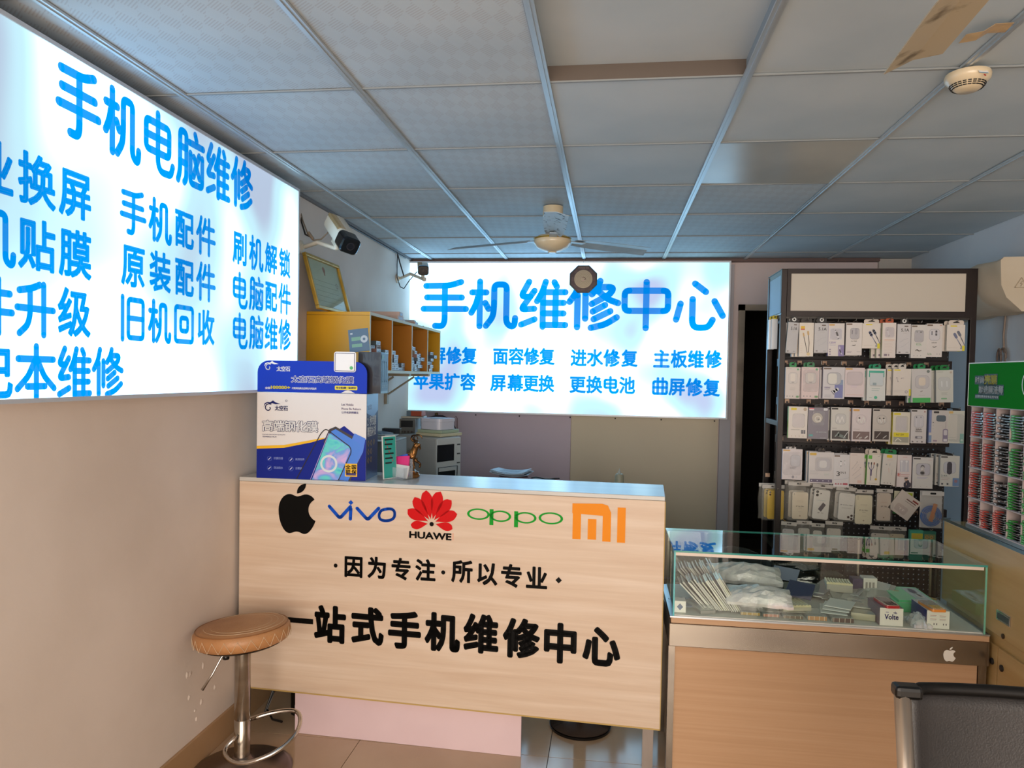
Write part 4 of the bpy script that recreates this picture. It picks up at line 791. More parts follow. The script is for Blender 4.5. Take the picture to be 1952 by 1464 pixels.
card(box_px(1142, 350, 1290, 577, 780), 'car_charger_box', 'white box with a silver car charger in its window', 'charger box', '#cac4bc', [GR2, ('l', .76, .08, .94, .09, 1, '#c88a8a')]+win_(.18, .2, .84, .57, '#b4b0ba')+[('s', [(.48, .3), (.48, .33)], .2, '#2f2b2e'), ('s', [(.48, .34), (.48, .48)], .18, '#c0b8b0'), ('s', [(.45, .36), (.45, .46)], .05, '#efeae4'), ('s', [(.48, .48), (.48, .52)], .22, '#8d8680'), ('l', .22, .63, .75, .66, 2, '#8a86b4'), ('o', .12, .93, .025, '#a8a4a0'), ('o', .4, .93, .025, '#a8a4a0'), ('o', .7, .93, .025, '#a8a4a0')], win=(.16, .19, .86, .58), grp=g4, copies=1, tab=(.3, .01, '#2a2322'), edge='#7f7a86')
card(box_px(1342, 338, 1482, 562, 780), 'car_charger_box', 'grey white box with a black car charger in its window', 'charger box', '#bfbdb2', [GR2]+win_(.18, .2, .8, .58, '#a9aab2')+[('s', [(.48, .27), (.48, .5)], .26, '#26232a'), ('s', [(.48, .52), (.48, .53)], .28, '#2c2930'), ('t', '2.4A', .05, .62, .38, .68, '#55605a'), ('l', .05, .72, .5, .78, 2, '#a87a78'), ('o', .12, .92, .05, '#23262a'), ('o', .4, .92, .05, '#23262a'), ('r', .66, .72, .98, .98, '#4a6a9a'), ('o', .82, .82, .09, '#7a5560')], grp=g4, copies=2, dy=(.012, -.003), edge='#8f9496', tab=(.3, .012, '#1a1718'))
# fifth row: phone cases in clear bags
M_bag = filmmat('clear_bag', '#cfc8bc', .13, .12)
def casebag(px, case, label, col, prints, tilt=0, yf=4.235, copies=0, name='phone_case_pack'):
    x0, y0, x1, y1 = px; X0, Y0, X1, Y1 = case
    M = T(*((at(x0, (y0+y1)/2, 1, yf)+at(x1, (y0+y1)/2, 1, yf))/2).xyz)
    a = at((x0+x1)/2, y0, 1, yf); c = at((x0+x1)/2, y1, 1, yf); W = at(x1, y0, 1, yf).x-at(x0, y0, 1, yf).x; H = a.z-c.z
    M = T((at(x0, y0, 1, yf).x+at(x1, y0, 1, yf).x)/2, yf, c.z) @ RY(R(tilt))
    k = H/(y1-y0); cx = ((X0+X1)/2-(x0+x1)/2)*k; cz = (y1-Y1)*k; w_ = (X1-X0)*k; h_ = (Y1-Y0)*k
    t = thing(name, label, 'phone case', M, 'bagged phone cases on the stand')
    b = B(); mb = mat_l(col, .3, coat=.2); b.prism(rrect(cx-w_/2, cx+w_/2, cz, cz+h_, .011), 0, .009, mb)
    for i, p in enumerate(prints):
        y = -.0004*(i+1); U = lambda u: cx+(u-.5)*w_; V = lambda v: cz+(1-v)*h_
        if p[0] == 'o': b.disc(U(p[1]), V(p[2]), p[3]*w_, mat(p[4], .2), y, 14)
        elif p[0] == 't': b.glyphs(p[1], U(p[2]), U(p[4]), V(p[5]), V(p[3]), mat(p[6], .4), y, .01)
        elif p[0] == 'p': b.poly([(U(u), V(v)) for u, v in p[1]], mat(p[2], .4), y)
        elif p[0] == 'l':
            for j in range(p[5]): vv = p[2]+(p[4]-p[2])*j/max(1, p[5]-1); b.rect(U(p[1]), U(p[3]), V(vv+.006), V(vv), mat(p[6], .5), y)
    b.build('phone_case', t, bevel=.002)
    b = B(); n = 8
    for sgn, yo in ((1, -.004), (1, .014)):
        vs = []; fs = []
        for i in range(n+1):
            for j in range(n+1):
                u = i/n-.5; v = j/n; vs.append((u*W*(1-.04*math.sin(v*9)), yo+random.uniform(-.0015, .0015)-(.006*(1-abs(2*v-1)) if yo < 0 else -.003), v*H))
        for i in range(n):
            for j in range(n): q = i*(n+1)+j; fs.append((q, q+n+1, q+n+2, q+1))
        b.add(vs, fs, M_bag)
    b.build('clear_bag', t, smooth='all')
    b = B(); b.box(-W/2, W/2, -.002, .004, H-.02, H, mat('#c9c2ba', .3, coat=.3)); b.poly(rrect(-.012, .012, H-.013, H-.005, .004), M_black, -.0026); b.build('header_strip', t)
    for q in range(copies):
        c_ = t.copy(); COL.objects.link(c_); c_.matrix_world = M @ T(-.012*(q+1), .03*(q+1), .004)
        c_['label'] = ('second' if q == 0 else 'third')+' bag on the hook behind: '+' '.join(label.split()[:9])
        for ch in t.children: c2 = ch.copy(); COL.objects.link(c2); c2.parent = c_
    hx = M.translation.x-.935; hb = B(); hb.tube([(hx, .17, c.z+H-.006), (hx, -.04, c.z+H-.006), (hx, -.046, c.z+H)], .0022, M_chrome, 6); hb.build('hook', st)
    hb = B(); hb.box(hx-.03, hx-.006, .163, .169, RZs[4]+.008, RZs[4]+.03, M_plate); hb.build('hook_plate', st)
o5 = 780
tx = [('l', .3, .32, .7, .36, 2, '#b4a088'), ('t', 'IP Xs Max', .25, .5, .75, .54, '#55483a'), ('t', '(6.5)', .42, .57, .6, .6, '#77684f'), ('l', .38, .72, .64, .73, 1, '#b4a088'), ('o', .5, .87, .05, '#b4a088')]
casebag(box_px(240, 530, 395, 812, o5), box_px(274, 602, 384, 800, o5), 'bag with a cream phone case at the left of the fifth row', '#d0bb98', [('o', .12, .06, .018, '#4a4038'), ('o', .12, .1, .018, '#4a4038')]+tx, copies=1)
casebag(box_px(400, 545, 545, 808, o5), box_px(418, 585, 530, 800, o5), 'bag with a white phone case printed with a slanted dark phone', '#cfc8ba', [('o', .2, .08, .09, '#1f1a18'), ('o', .2, .19, .09, '#1f1a18'), ('o', .42, .13, .04, '#3a3430'), ('l', .22, .36, .75, .37, 1, '#5f8a9a'), ('p', [(.32, .66), (.52, .74), (.78, .5), (.6, .42)], '#4a404a'), ('t', 'IP 11', .32, .76, .66, .8, '#6a605a')], tilt=4, copies=1)
casebag(box_px(575, 565, 725, 815, o5), box_px(605, 610, 715, 805, o5), 'bag with a white phone case with camera holes at its lower corner', '#d2cbbe', [('t', 'IP 13 Pro Max', .12, .42, .88, .46, '#4a4440'), ('l', .2, .54, .8, .56, 2, '#a89f92'), ('o', .86, .82, .08, '#3a1d1a'), ('o', .66, .88, .08, '#3a1d1a'), ('o', .86, .93, .08, '#3a1d1a'), ('l', .35, .06, .65, .1, 2, '#b4ac9f')], tilt=3, copies=1)
casebag(box_px(728, 585, 858, 840, o5), box_px(733, 625, 850, 836, o5), 'bag with a pale cream phone case in the middle of row five', '#d2c49c', [('o', .15, .06, .018, '#4a4038'), ('o', .15, .1, .018, '#4a4038'), ('o', .15, .14, .018, '#4a4038')]+tx)
casebag(box_px(880, 580, 1000, 820, o5), box_px(890, 610, 985, 812, o5), 'bag with a narrow beige phone case right of the pale cream one', '#bda78f', [('o', .15, .05, .02, '#4a3430'), ('t', 'IP 7/8', .3, .46, .7, .51, '#4a3f3a'), ('l', .3, .33, .7, .34, 1, '#c08a74'), ('o', .5, .88, .05, '#a08a74')])
casebag(box_px(50, 550, 212, 808, o5), box_px(92, 590, 208, 800, o5), 'bag with a bright yellow phone case behind the left post of the stand', '#e0a416', [('o', .16, .07, .06, '#3a1408'), ('o', .16, .15, .06, '#3a1408'), ('o', .5, .45, .03, '#5a4a18')], yf=4.34, copies=1)
# odd pieces of the fifth row
yf = 4.235
q = at(A(1085), Ay(698, o5), 1, yf); b = B(); s_ = .062
b.box(-s_, s_, 0, .003, -s_, s_, mat('#d0c4b8', .4)); b.rect(-s_*.2, s_*.75, s_*.50, s_*.58, mat('#6a3f38', .4), -.0004); b.rect(s_*.3, s_*.85, s_*.66, s_*.8, mat('#8a3a30', .4), -.0004); b.rect(-s_*.2, s_*.75, s_*.32, s_*.36, mat('#8a7a70', .4), -.0004); b.poly(rrect(-s_*.6, s_*.5, -s_*.8, -s_*.1, .01), mat('#c2b2a8', .3), -.0004)
b.glyphs('TF', -s_*.3, s_*.3, -s_*.55, -s_*.35, mat('#e6dcd2', .3), -.0008)
tag(b.build('memory_card_pack', None, T(q.x, yf, q.z) @ RY(R(35))), 'square white card pack hanging cornerwise between the cases and blue cable', 'card pack')
q = at(A(1075), Ay(670, o5), 1, yf+.02); b = B(); b.box(-.05, .05, 0, .003, -.07, .055, mat('#3f8a4a', .4)); b.rect(-.05, .05, .01, .055, mat('#cfcdb4', .4), -.0004); b.rect(.0, .045, .03, .048, mat('#a8b82a', .4), -.0008)
tag(b.build('memory_card_pack', None, T(q.x, yf+.02, q.z) @ RY(R(2))), 'green and white card hanging behind the cornerwise white card pack', 'card pack')
x0, y0, x1, y1 = box_px(1198, 600, 1368, 862, o5); a = at(x0, y1, 1, yf); c = at(x1, y0, 1, yf); W = c.x-a.x; H = c.z-a.z
cb = thing('network_cable_bag', 'clear bag with a coiled blue network cable and orange strap', 'cable', T(a.x+W/2, yf, a.z))
b = B(); M_bc = mat('#1f6fc4', .35); M_os = mat('#c9772e', .5)
for k in range(7):
    rr = .026+.0045*k; b.tube([(rr*1.0*math.cos(t*math.pi/12)-.002, .004+.003*(k % 2), .066+rr*1.05*math.sin(t*math.pi/12)) for t in range(24)], .0024, M_bc, 6, closed=True)
b.build('blue_cable', cb, smooth='all')
b = B(); b.box(-.011, .011, -.003, .001, -.05, .05, M_os, T(.006, 0, .085) @ RY(R(14))); b.build('orange_strap', cb, bevel=.004)
b = B(); b.box(-W/2, W/2, .016, .018, 0, H, mat('#cfcdc8', .3)); b.build('bag_back', cb)
b = B(); b.box(-W/2, W/2, -.008, -.007, 0, H, M_bag); b.build('bag_front', cb)
b = B(); b.box(-W/2, W/2, -.0095, -.008, H-.022, H, mat('#d2cec8', .3)); b.poly(rrect(-.015, .015, H-.016, H-.006, .004), M_black, -.0102); b.build('header_strip', cb)
# sixth row: bags whose tops show above the showcase
for i, (X0, Y0, X1, col, lab) in enumerate(((178, 818, 290, '#b8b0ac', 'grey white bag with small black hole at the left of the bottom row'), (300, 812, 410, '#b4ac9c', 'crumpled clear bag with folded top beside the grey white bag'), (405, 830, 498, '#c0b9a8', 'milky bag with a dark slot in the bottom row'), (508, 815, 635, '#c4b8a6', 'small bag under a glossy folded header in the bottom row'), (828, 850, 985, '#b4a594', 'crumpled beige bag below the narrow beige case'), (965, 855, 1098, '#b8a078', 'bag with a wavy black edge and orange print'))):
    bx = box_px(X0, Y0, X1, Y0+240, o5); casebag(bx, (bx[0]+4, bx[1]+14, bx[2]-4, bx[3]-3), lab, col, [('o', .2, .06, .03, '#3a3430')], yf=4.24+.004*i, tilt=random.uniform(-3, 3), name='accessory_bag')
for i, (X0, X1, z) in enumerate(((1122, 1218, 0), (1215, 1310, 1))):
    bx = box_px(X0, 880+8*i, X1, 1100, o5); card(bx, 'cable_box', ('teal green box with orange rings below the blue cable bag', 'green box with shade in its darker colours at the right of the bottom row')[i], 'cable box', '#2f8a68' if i == 0 else '#1f5a44', [('r', .1, .1, .95, .3, '#b4a822' if i == 0 else '#5f6a3a'), ('g', .65, .2, .08, .13, '#c9762e'), ('g', .3, .2, .08, .13, '#c9762e')], grp='green boxes at the foot of the stand')  # second box repeats the first in darker colours that imitate shade
card((1471, 608, 1482, 665), 'cable_box', 'white box with yellow tab seen through the left side of the stand', 'cable box', '#d6dce2', [], (.9, .02, '#c8b81a'), yf=4.36, copies=1)
# ------------------------------------------------------------------ promotional carton on the counter
zt = 1.1
a = at(489, 911, 2, zt); c = at(697, 917, 2, zt); FB = frame((a.x, a.y, zt+.0005), (c.x-a.x, c.y-a.y, 0)); BW = (c-a).length; BH = .366; BD = .19
def PB(px, py): return loc2(FB, px, py)
M_cb = mat('#dcd8d6', .45, spec=.3); M_bl = mat('#0434b4', .45, spec=.2); M_nv = mat('#031a66', .45, spec=.2); M_yl = mat('#e8b414', .35); M_wh = mat('#ecebea', .4); M_dn = mat('#0a1558', .5, spec=.2)
pc = thing('promo_carton', 'white and blue promotional carton with a phone picture and a tall blue header', 'carton', FB)
b = B(); b.box(0, BW, 0, BD, 0, BH, M_cb); b.build('carton', pc)
b = B(); pts = [(0, BH-.004), (BW, BH-.004)]+[(x, z) for x, z in rrect(0, BW, BH, BH+.138, .045)[6:18]]
hp = [(0, BH+.002), (BW, BH+.002)]+[p for p in rrect(0, BW, BH+.002, BH+.135, .05, 6) if p[1] > BH+.05]
b.prism(hp, .002, .006, M_bl); hb_ = b.build('header_flap', pc)
b = B(); y0 = -.0006
z1 = PB(493, 862)[1]; lo_ = PB(489, 876)[1]
curve = [(0, PB(490, 854)[1]), (.25, PB(530, 852)[1]), (.5, PB(575, 842)[1]), (.62, PB(612, 836)[1]), (1, PB(697, 838)[1])]
b.poly([(0, 0), (BW, 0), (BW, curve[4][1]), (BW*.94, curve[4][1]+.004), (BW*.80, PB(660, 812)[1]), (BW*.62, curve[3][1]), (BW*.5, curve[2][1]), (BW*.25, curve[1][1]), (0, curve[0][1])], mat('#031e84', .45, spec=.2), y0)
b.poly([(0, curve[0][1]-.003), (BW*.25, curve[1][1]-.003), (BW*.5, curve[2][1]-.002), (BW*.62, curve[3][1]), (BW*.62, curve[3][1]+.004), (BW*.5, curve[2][1]+.008), (BW*.25, curve[1][1]+.009), (0, curve[0][1]+.009)], M_yl, y0*1.5)
# phone and screen film picture
def Q(*ps): return [PB(x, y) for x, y in ps]
b.poly(Q((636, 914), (676, 826), (697, 836), (692, 862), (664, 916))[::1], mat('#3f78d8', .3), y0*2)
b.poly(Q((655, 916), (640, 916), (617, 842), (628, 818), (640, 813), (690, 842), (694, 852), (690, 866), (668, 916))[1:], mat('#2c2830', .3), y0*1.8)
b.poly(Q((656, 916), (620, 850), (632, 822), (640, 818), (686, 846), (688, 856), (664, 916)), mat('#3a7ad6', .3), y0*2.2)
gm = bpy.data.materials.new('printed_gradient'); gm.use_nodes = True; nt, N, L, b_ = nodes(gm); tcn = N.new('ShaderNodeTexCoord'); mpn = N.new('ShaderNodeMapping'); mpn.inputs['Scale'].default_value = (5, 0, 6); L.new(tcn.outputs['Object'], mpn.inputs[0])
nn = N.new('ShaderNodeTexNoise'); nn.inputs['Scale'].default_value = 2.2; nn.inputs['Distortion'].default_value = 1.2; L.new(mpn.outputs[0], nn.inputs['Vector']); rr_ = N.new('ShaderNodeValToRGB'); e = rr_.color_ramp.elements; e[0].position = .3; e[0].color = (*hexc('#1aa8cc'), 1); e[1].position = .72; e[1].color = (*hexc('#c9a8dc'), 1)
x_ = e.new(.45); x_.color = (*hexc('#5ccfc8'), 1); x_ = e.new(.58); x_.color = (*hexc('#6c9be0'), 1); L.new(nn.outputs[0], rr_.inputs[0]); L.new(rr_.outputs[0], b_.inputs['Base Color']); b_.inputs['Roughness'].default_value = .3
b.poly(Q((595, 914), (628, 826), (666, 852), (668, 858), (645, 915)), gm, y0*2.8)
cx_, cz_ = PB(627, 884); b.ring(cx_, cz_, .028, .037, mat('#cfd9dc', .3), y0*3, 30)
b.stroke(rnd(Q((566, 912), (612, 826), (621, 817), (668, 852), (670, 862), (645, 916)), .012), .004, mat('#18141c', .3), y0*3.2)
b.stroke(Q((627, 826), (592, 914)), .0025, mat('#a89ad0', .3), y0*3.3)
b.rect(*[f_ for f_ in (PB(658, 906)[0], PB(681, 906)[0], PB(658, 908)[1], PB(681, 884)[1])], M_yl, y0*3.6)
for i, ch in enumerate('全国联保'):
    q_ = PB(664+11*(i % 2), 890+9*(i//2)); b.han(ch, q_[0], q_[1], .021, .018, M_ink, y0*4.2, .03, sk=False)
b.rect(PB(660, 906)[0], PB(679, 906)[0], PB(660, 906)[1], PB(660, 901)[1], mat('#2a1c66', .4), y0*4.2)
# titles
def words(b, s, p0, p1, m, y, off, edge=None, eo=.03):
    a = PB(*p0); c = PB(*p1); n = len(s); w_ = (c[0]-a[0])/n; h_ = a[1]-c[1]
    for i, ch in enumerate(s):
        if edge: b.han(ch, a[0]+w_*(i+.5), (a[1]+c[1])/2, w_, h_, edge, y+.0003, off+eo, sk=False)
        b.han(ch, a[0]+w_*(i+.5), (a[1]+c[1])/2, w_, h_, m, y, off, sk=False)
words(b, '高端钢化膜', (500, 801), (606, 824), M_wh, y0*2.5, .02, M_dn, .035)
def swirl(b, px, py, s, m, y):
    cx, cz = PB(px, py)
    b.stroke([(cx-s*.1+s*(.44-.052*i*.3)*math.cos(1.0+i*.3), cz-s*.08+s*(.44-.052*i*.3)*math.sin(1.0+i*.3)) for i in range(20)], s*.10, m, y, k=5)
    b.poly([(cx-s*.62, cz+s*.02), (cx-s*.5, cz+s*.4), (cx-s*.2, cz+s*.52), (cx+s*.05, cz+s*.48), (cx+s*.35, cz+s*.68), (cx+s*.6, cz+s*.5), (cx+s*1.15, cz+s*.34), (cx+s*.6, cz+s*.30), (cx+s*.3, cz+s*.40), (cx+s*.05, cz+s*.34), (cx-s*.2, cz+s*.42), (cx-s*.42, cz+s*.3)][::-1], m, y)
swirl(b, 514, 776, .042, M_dn, y0*2); words(b, '太空石', (524, 773), (549, 783), M_dn, y0*2, .025)
q_ = PB(546, 764); b.ring(q_[0], q_[1], .003, .0045, M_dn, y0*2, 14)
def latin(b, s, p0, p1, m, y, off=.012):
    a = PB(*p0); c = PB(*p1); b.glyphs(s, a[0], c[0], c[1], a[1], m, y, off)
latin(b, 'Let Mobile', (651, 769), (674, 774), mat('#4a3a6a', .4), y0*2); latin(b, 'Phone Be Reborn', (651, 777), (688, 782), mat('#4a3a6a', .4), y0*2); words(b, '让手机获得重生', (651, 784), (684, 789), mat('#3a3a7a', .4), y0*2, .02)
latin(b, 'FOCUS ON HIGH-QUALITY', (500, 827), (544, 830), M_dn, y0*2); latin(b, 'TEMPERED FILM', (500, 831), (527, 834), M_dn, y0*2)
for px, py, s in ((514, 874, '抗震防爆'), (555, 876, '高清视界'), (514, 892, '疏油疏水'), (555, 893, '全覆盖')):
    q_ = PB(px, py); b.ring(q_[0], q_[1], .0095, .0105, mat('#5a72c0', .4), y0*2, 18); b.stroke([(q_[0]-.004, q_[1]-.004), (q_[0]+.004, q_[1]+.004)], .003, mat('#cfd6ee', .4), y0*2.2); words(b, s, (px+8, py-3), (px+8+4.4*len(s), py+2), mat('#7f92d2', .4), y0*2, .01)
b.build('printed_front', pc)
b = B(); y1_ = .0014
swirl(b, 513, 699, .036, M_wh, y1_); words(b, '太空石', (527, 698), (553, 708), M_wh, y1_, .025)
words(b, '太空石高端钢化膜', (555, 716), (674, 731), mat('#1030a0', .3), y1_-.0004, .015, M_wh, .05)
words(b, '全国', (505, 737), (515, 742), M_wh, y1_, .02); latin(b, '100000+', (516, 735), (553, 742), mat('#e8d820', .4), y1_, .05); words(b, '代理商贴膜店品牌的共同选择', (556, 738), (603, 743), M_wh, y1_, .02)
b.poly(rrect(PB(638, 742)[0], PB(681, 742)[0], PB(638, 743)[1], PB(681, 736)[1], .004), mat('#e0cf20', .4), y1_); words(b, '专业贴膜一贴即好', (640, 737), (679, 742), M_nv, y1_-.0004, .03)
q_ = PB(663, 748); b.poly([(q_[0]-.03, BH+.0025), (q_[0]+.03, BH+.0025), (q_[0]+.012, BH+.012), (q_[0], BH+.015), (q_[0]-.012, BH+.012)], M_cb, y1_)
b.build('printed_header', pc)
# square white card clipped to the header (its code is left blank)
q0 = PB(637, 709); q1 = PB(679, 671); b = B(); b.prism(rrect(q0[0], q1[0], q0[1], q1[1], .01), -.003, .001, M_wh); b.build('white_card', pc)
b = B(); x0_, x1_, z0_, z1_ = q0[0]+.005, q1[0]-.006, q0[1]+.005, q1[1]-.006
for aa in (((x0_, z0_), (x1_, z0_)), ((x1_, z0_), (x1_, z1_)), ((x1_, z1_), (x0_, z1_)), ((x0_, z1_), (x0_, z0_))): b.stroke(aa, .0022, M_dn, -.0034, k=3)
b.disc(x1_-.013, z0_+.013, .0075, mat('#4ab46a', .4), -.0036, 16); b.build('card_border', pc)
# printed right side
Fside = FB @ Matrix(((0, -1, 0, BW), (1, 0, 0, 0), (0, 0, 1, 0), (0, 0, 0, 1)))
FS2 = FB @ T(BW, 0, 0) @ RZ(R(90))
b = B(); ds = mat('#0e1c5e', .4, spec=.25); b.rect(.001, BD-.001, .001, BH-.001, ds, -.0005); b.poly([(.001, BH*.78), (BD*.6, BH*.72), (BD-.001, BH*.8), (BD-.001, BH-.001), (.001, BH-.001)], mat('#5a86c4', .35), -.0008)
for i, ch in enumerate('2秒找膜'): b.han(ch, .03+.036*i, .25, .034, .042, M_wh, -.0012, .03, sk=False)
for i, ch in enumerate('精选补货'): b.han(ch, .03+.036*i, .205, .034, .042, M_wh, -.0012, .03, sk=False)
for r_ in range(3):
    for c_ in range(2 if r_ else 3): b.ring(.032+.045*c_, .155-.036*r_, .010, .014, mat('#c9a018', .4), -.0012, 4)
for i, ch in enumerate('太空石'): b.han(ch, .03+.022*i, .31, .02, .022, mat('#a8c4ea', .4), -.0012, .02, sk=False)
b.build('printed_side', pc, Matrix.Translation((BW, 0, 0)) @ RZ(R(90)))

# dark phone-film carton standing on top of it, and a blue-grey leaning box
a = at(703, 751, 1, 3.06); c = at(736, 748, 1, 3.03); top = at(700, 672, 1, 3.06).z; z0 = zt+BH+.002
b = B(); M_bk = mat('#14141a', .35, coat=.3); M_bg = mat('#44586e', .4)
w_ = .085; F_ = T(-1.06, 3.0, z0); H_ = top-z0
b.box(0, .10, 0, .10, 0, H_, M_bk); 
b.rect(.006, .096, .01, H_-.004, M_bg, 0, T(.1006, 0, 0) @ RZ(R(90)))
for i in range(4): b.ring(.02+.02*i, .03, .005, .006, mat('#b4c4cc', .4), -.0004, 12, T(.1008, 0, 0) @ RZ(R(90)))
b.poly(rrect(.008, .035, H_-.03, H_-.012, .004), mat('#4f7a66', .4), -.0004, T(.1008, 0, 0) @ RZ(R(90)))
for i in range(3): b.stroke([(.02+.028*i, .05), (.024+.026*i, H_-.04)], .008, mat('#5c7288', .4), -.0004, T(.1008, 0, 0) @ RZ(R(90)))
tag(b.build('phone_film_carton', None, T(-1.062, 3.015, z0+.001)), 'tall black carton with blue-grey side standing on the promotional carton', 'carton')
zb = z0+H_+.003
b = B(); a = at(664, 672, 1, 3.06); W_5 = .088; b.box(-W_5/2, W_5/2, 0, .006, 0, .098, mat('#50687e', .4)); 
b.rect(-W_5*.36, W_5*.1, .048, .064, mat('#6f9a86', .4), -.0005); b.rect(-W_5*.36, W_5*.16, .020, .034, mat('#6f9a86', .4), -.0005); b.ring(W_5*.28, .052, .006, .016, mat('#a9b4bc', .4), -.0005, 22); b.rect(-W_5*.4, -W_5*.28, .076, .083, mat('#a9b4bc', .4), -.0005)
tag(b.build('film_sample_card', None, T(-1.064, 3.035, zb) @ RY(R(-7)) @ RX(R(-4))), 'blue-grey sample card with green bars leaning on the black carton', 'card')

# ------------------------------------------------------------------ small things on the counter
M_teal = mat('#2f9a90', .4); M_wcard = mat('#d6dcd8', .4)
ts = B(); fs_ = T(at(735, 916, 2, zt).x-.012, at(735, 916, 2, zt).y+.01, zt+.002) @ RZ(R(58)) @ RX(R(-4)); Hs = .185
ts.box(0, .075, 0, .004, 0, Hs, M_wcard); ts.rect(.004, .073, .004, Hs-.004, M_teal, -.0005)
for k in range(6): ts.glyphs('CD4RW', .012, .06, Hs-.022-.019*k, Hs-.010-.019*k, M_ink, -.001, .03) if False else ts.stroke([(.014, Hs-.016-.02*k), (.058-.006*(k % 3), Hs-.016-.02*k)], .007, mat('#1c2424', .5), -.001, k=3)
for k in range(5): ts.stroke([(.016+.009*k, Hs-.024-.02*k), (.018+.009*k, Hs-.03-.02*k)], .004, mat('#c04a52', .5), -.0012, k=3)
tag(ts.build('teal_notice', None, fs_), 'upright teal notice card beside the promotional carton', 'notice')
q = at(752, 915, 2, zt); ch_ = thing('card_holder', 'clear plastic card holder with pink and blue cards on the counter', 'card holder', T(q.x, q.y+.02, zt+.001) @ RZ(R(-25)))
M_cl = filmmat('clear_holder', '#c4ccd2', .22, .1)
b = B(); b.box(-.045, .045, 0, .003, 0, .05, M_cl); b.box(-.045, .045, .055, .058, 0, .085, M_cl); b.box(-.045, -.042, 0, .058, 0, .05, M_cl); b.box(.042, .045, 0, .058, 0, .05, M_cl); b.box(-.045, .045, 0, .058, 0, .003, M_cl); b.build('holder', ch_)
for k, (cc, cl_) in enumerate((('#4a6fd0', 'blue'), ('#e03a80', 'pink'), ('#d6d2d0', 'white'))):
    b = B(); b.box(-.038, .038, 0, .006, 0, (.095, .092, .055)[k], mat(cc, .4)); b.build('business_card', ch_, T(-.004+.006*k, .04-.012*k, .006) @ RX(R(-14)) @ RY(R(-16+9*k)))['label'] = cl_+' cards'
# gilded goat figurine: one skin over a skeleton, on a rock
q = at(775, 911, 2, zt); gt = thing('goat_figurine', 'small bronze goat figurine with curled horns on the counter', 'figurine', T(q.x, q.y+.03, zt+.001) @ RZ(R(-15)) @ Matrix.Scale(.92, 4))
M_gd = noisy('antique_bronze', '#3a2413', '#94683a', (22, 22, 22), .32, metal=.85, bump=.4, bscale=70)
def skin(name, parent, pts, edges, rad, m, sub=2):
    me = bpy.data.meshes.new(name); me.from_pydata(pts, edges, []); me.update(); o = bpy.data.objects.new(name, me); COL.objects.link(o); o.parent = parent
    md = o.modifiers.new('skin', 'SKIN'); md.use_smooth_shade = True; md.branch_smoothing = .6
    for i, v in enumerate(me.skin_vertices[0].data): v.radius = (rad[i], rad[i]); v.use_root = i == 0
    s_ = o.modifiers.new('sub', 'SUBSURF'); s_.levels = sub; s_.render_levels = sub; me.materials.append(m); return o
gp = [(0, 0, .085), (-.03, 0, .075), (.022, 0, .105), (.035, 0, .135), (.045, 0, .160), (.066, -.004, .157),   # pelvis.. neck, head, muzzle
      (-.045, -.015, .055), (-.030, -.018, .030), (-.012, -.02, .026), (-.045, .015, .055), (-.030, .018, .030), (-.012, .02, .026),
      (.030, -.014, .075), (.040, -.016, .052), (.034, -.016, .034), (.032, .014, .078), (.056, .016, .066), (.050, .016, .044), (-.05, 0, .088), (-.060, 0, .080), (.038, -.020, .166), (.038, .020, .166)]
ge = [(0, 1), (0, 2), (2, 3), (3, 4), (4, 5), (1, 6), (6, 7), (7, 8), (1, 9), (9, 10), (10, 11), (2, 12), (12, 13), (13, 14), (2, 15), (15, 16), (16, 17), (1, 18), (18, 19), (4, 20), (4, 21)]
gr_ = [.026, .027, .022, .014, .013, .007, .013, .007, .006, .013, .007, .006, .009, .006, .005, .009, .006, .005, .006, .003, .004, .004]
skin('goat_body', gt, gp, ge, gr_, M_gd)
for s_ in (-1, 1):
    b = B(); b.tube([(.040-.022*math.sin(t)*.9, s_*(.008+.012*t/4.4), .172+.022*(1-math.cos(t))*.7) for t in [i*.35 for i in range(15)]], [.0062-.0003*i for i in range(15)], M_gd, 8); b.build('horn', gt, smooth='all')
b = B(); b.tube([(.060, 0, .150), (.062, 0, .138), (.058, 0, .128)], [.005, .004, .001], M_gd, 6); b.build('beard', gt, smooth='all')
rk_ = B(); n1, n2 = 14, 8; random.seed(3)
vs = []; fs = []
for i in range(n2+1):
    for j in range(n1):
        t = i/n2; rr = (.055*(1-t**2.2*.75))*(1+random.uniform(-.14, .14)); a_ = 2*math.pi*j/n1; vs.append((rr*math.cos(a_)*1.05, rr*math.sin(a_)*.8, .05*t if i < n2 else .052))
for i in range(n2):
    for j in range(n1): fs.append((i*n1+j, i*n1+(j+1) % n1, (i+1)*n1+(j+1) % n1, (i+1)*n1+j))
fs.append(tuple(range(n2*n1, n2*n1+n1))); fs.append(tuple(reversed(range(n1)))); rk_.add(vs, fs, M_gd); rk_.build('rock_base', gt)

# ------------------------------------------------------------------ workbench behind the counter
zbch = .775
wk = thing('workbench', 'white work table along the back, mostly hidden behind the counter', 'table', T(-1.56, 4.05, 0))
b = B(); b.box(0, .95, 0, 1.3, zbch-.03, zbch, M_white); b.build('tabletop', wk, bevel=.003)
for x in (.03, .88):
    for y in (.04, 1.22): b = B(); b.box(x, x+.04, y, y+.04, 0, zbch-.031, M_steel); b.build('leg', wk)
wk2 = thing('side_table', 'low table against the back wall board holding papers and a bottle', 'table', T(-.55, 4.55, 0))
b = B(); b.box(0, .70, 0, .85, zbch-.03, zbch, mat('#b8a890', .5)); b.build('tabletop', wk2, bevel=.003)
for x in (.03, .63):
    for y in (.04, .77): b = B(); b.box(x, x+.04, y, y+.04, 0, zbch-.031, M_steel); b.build('leg', wk2)
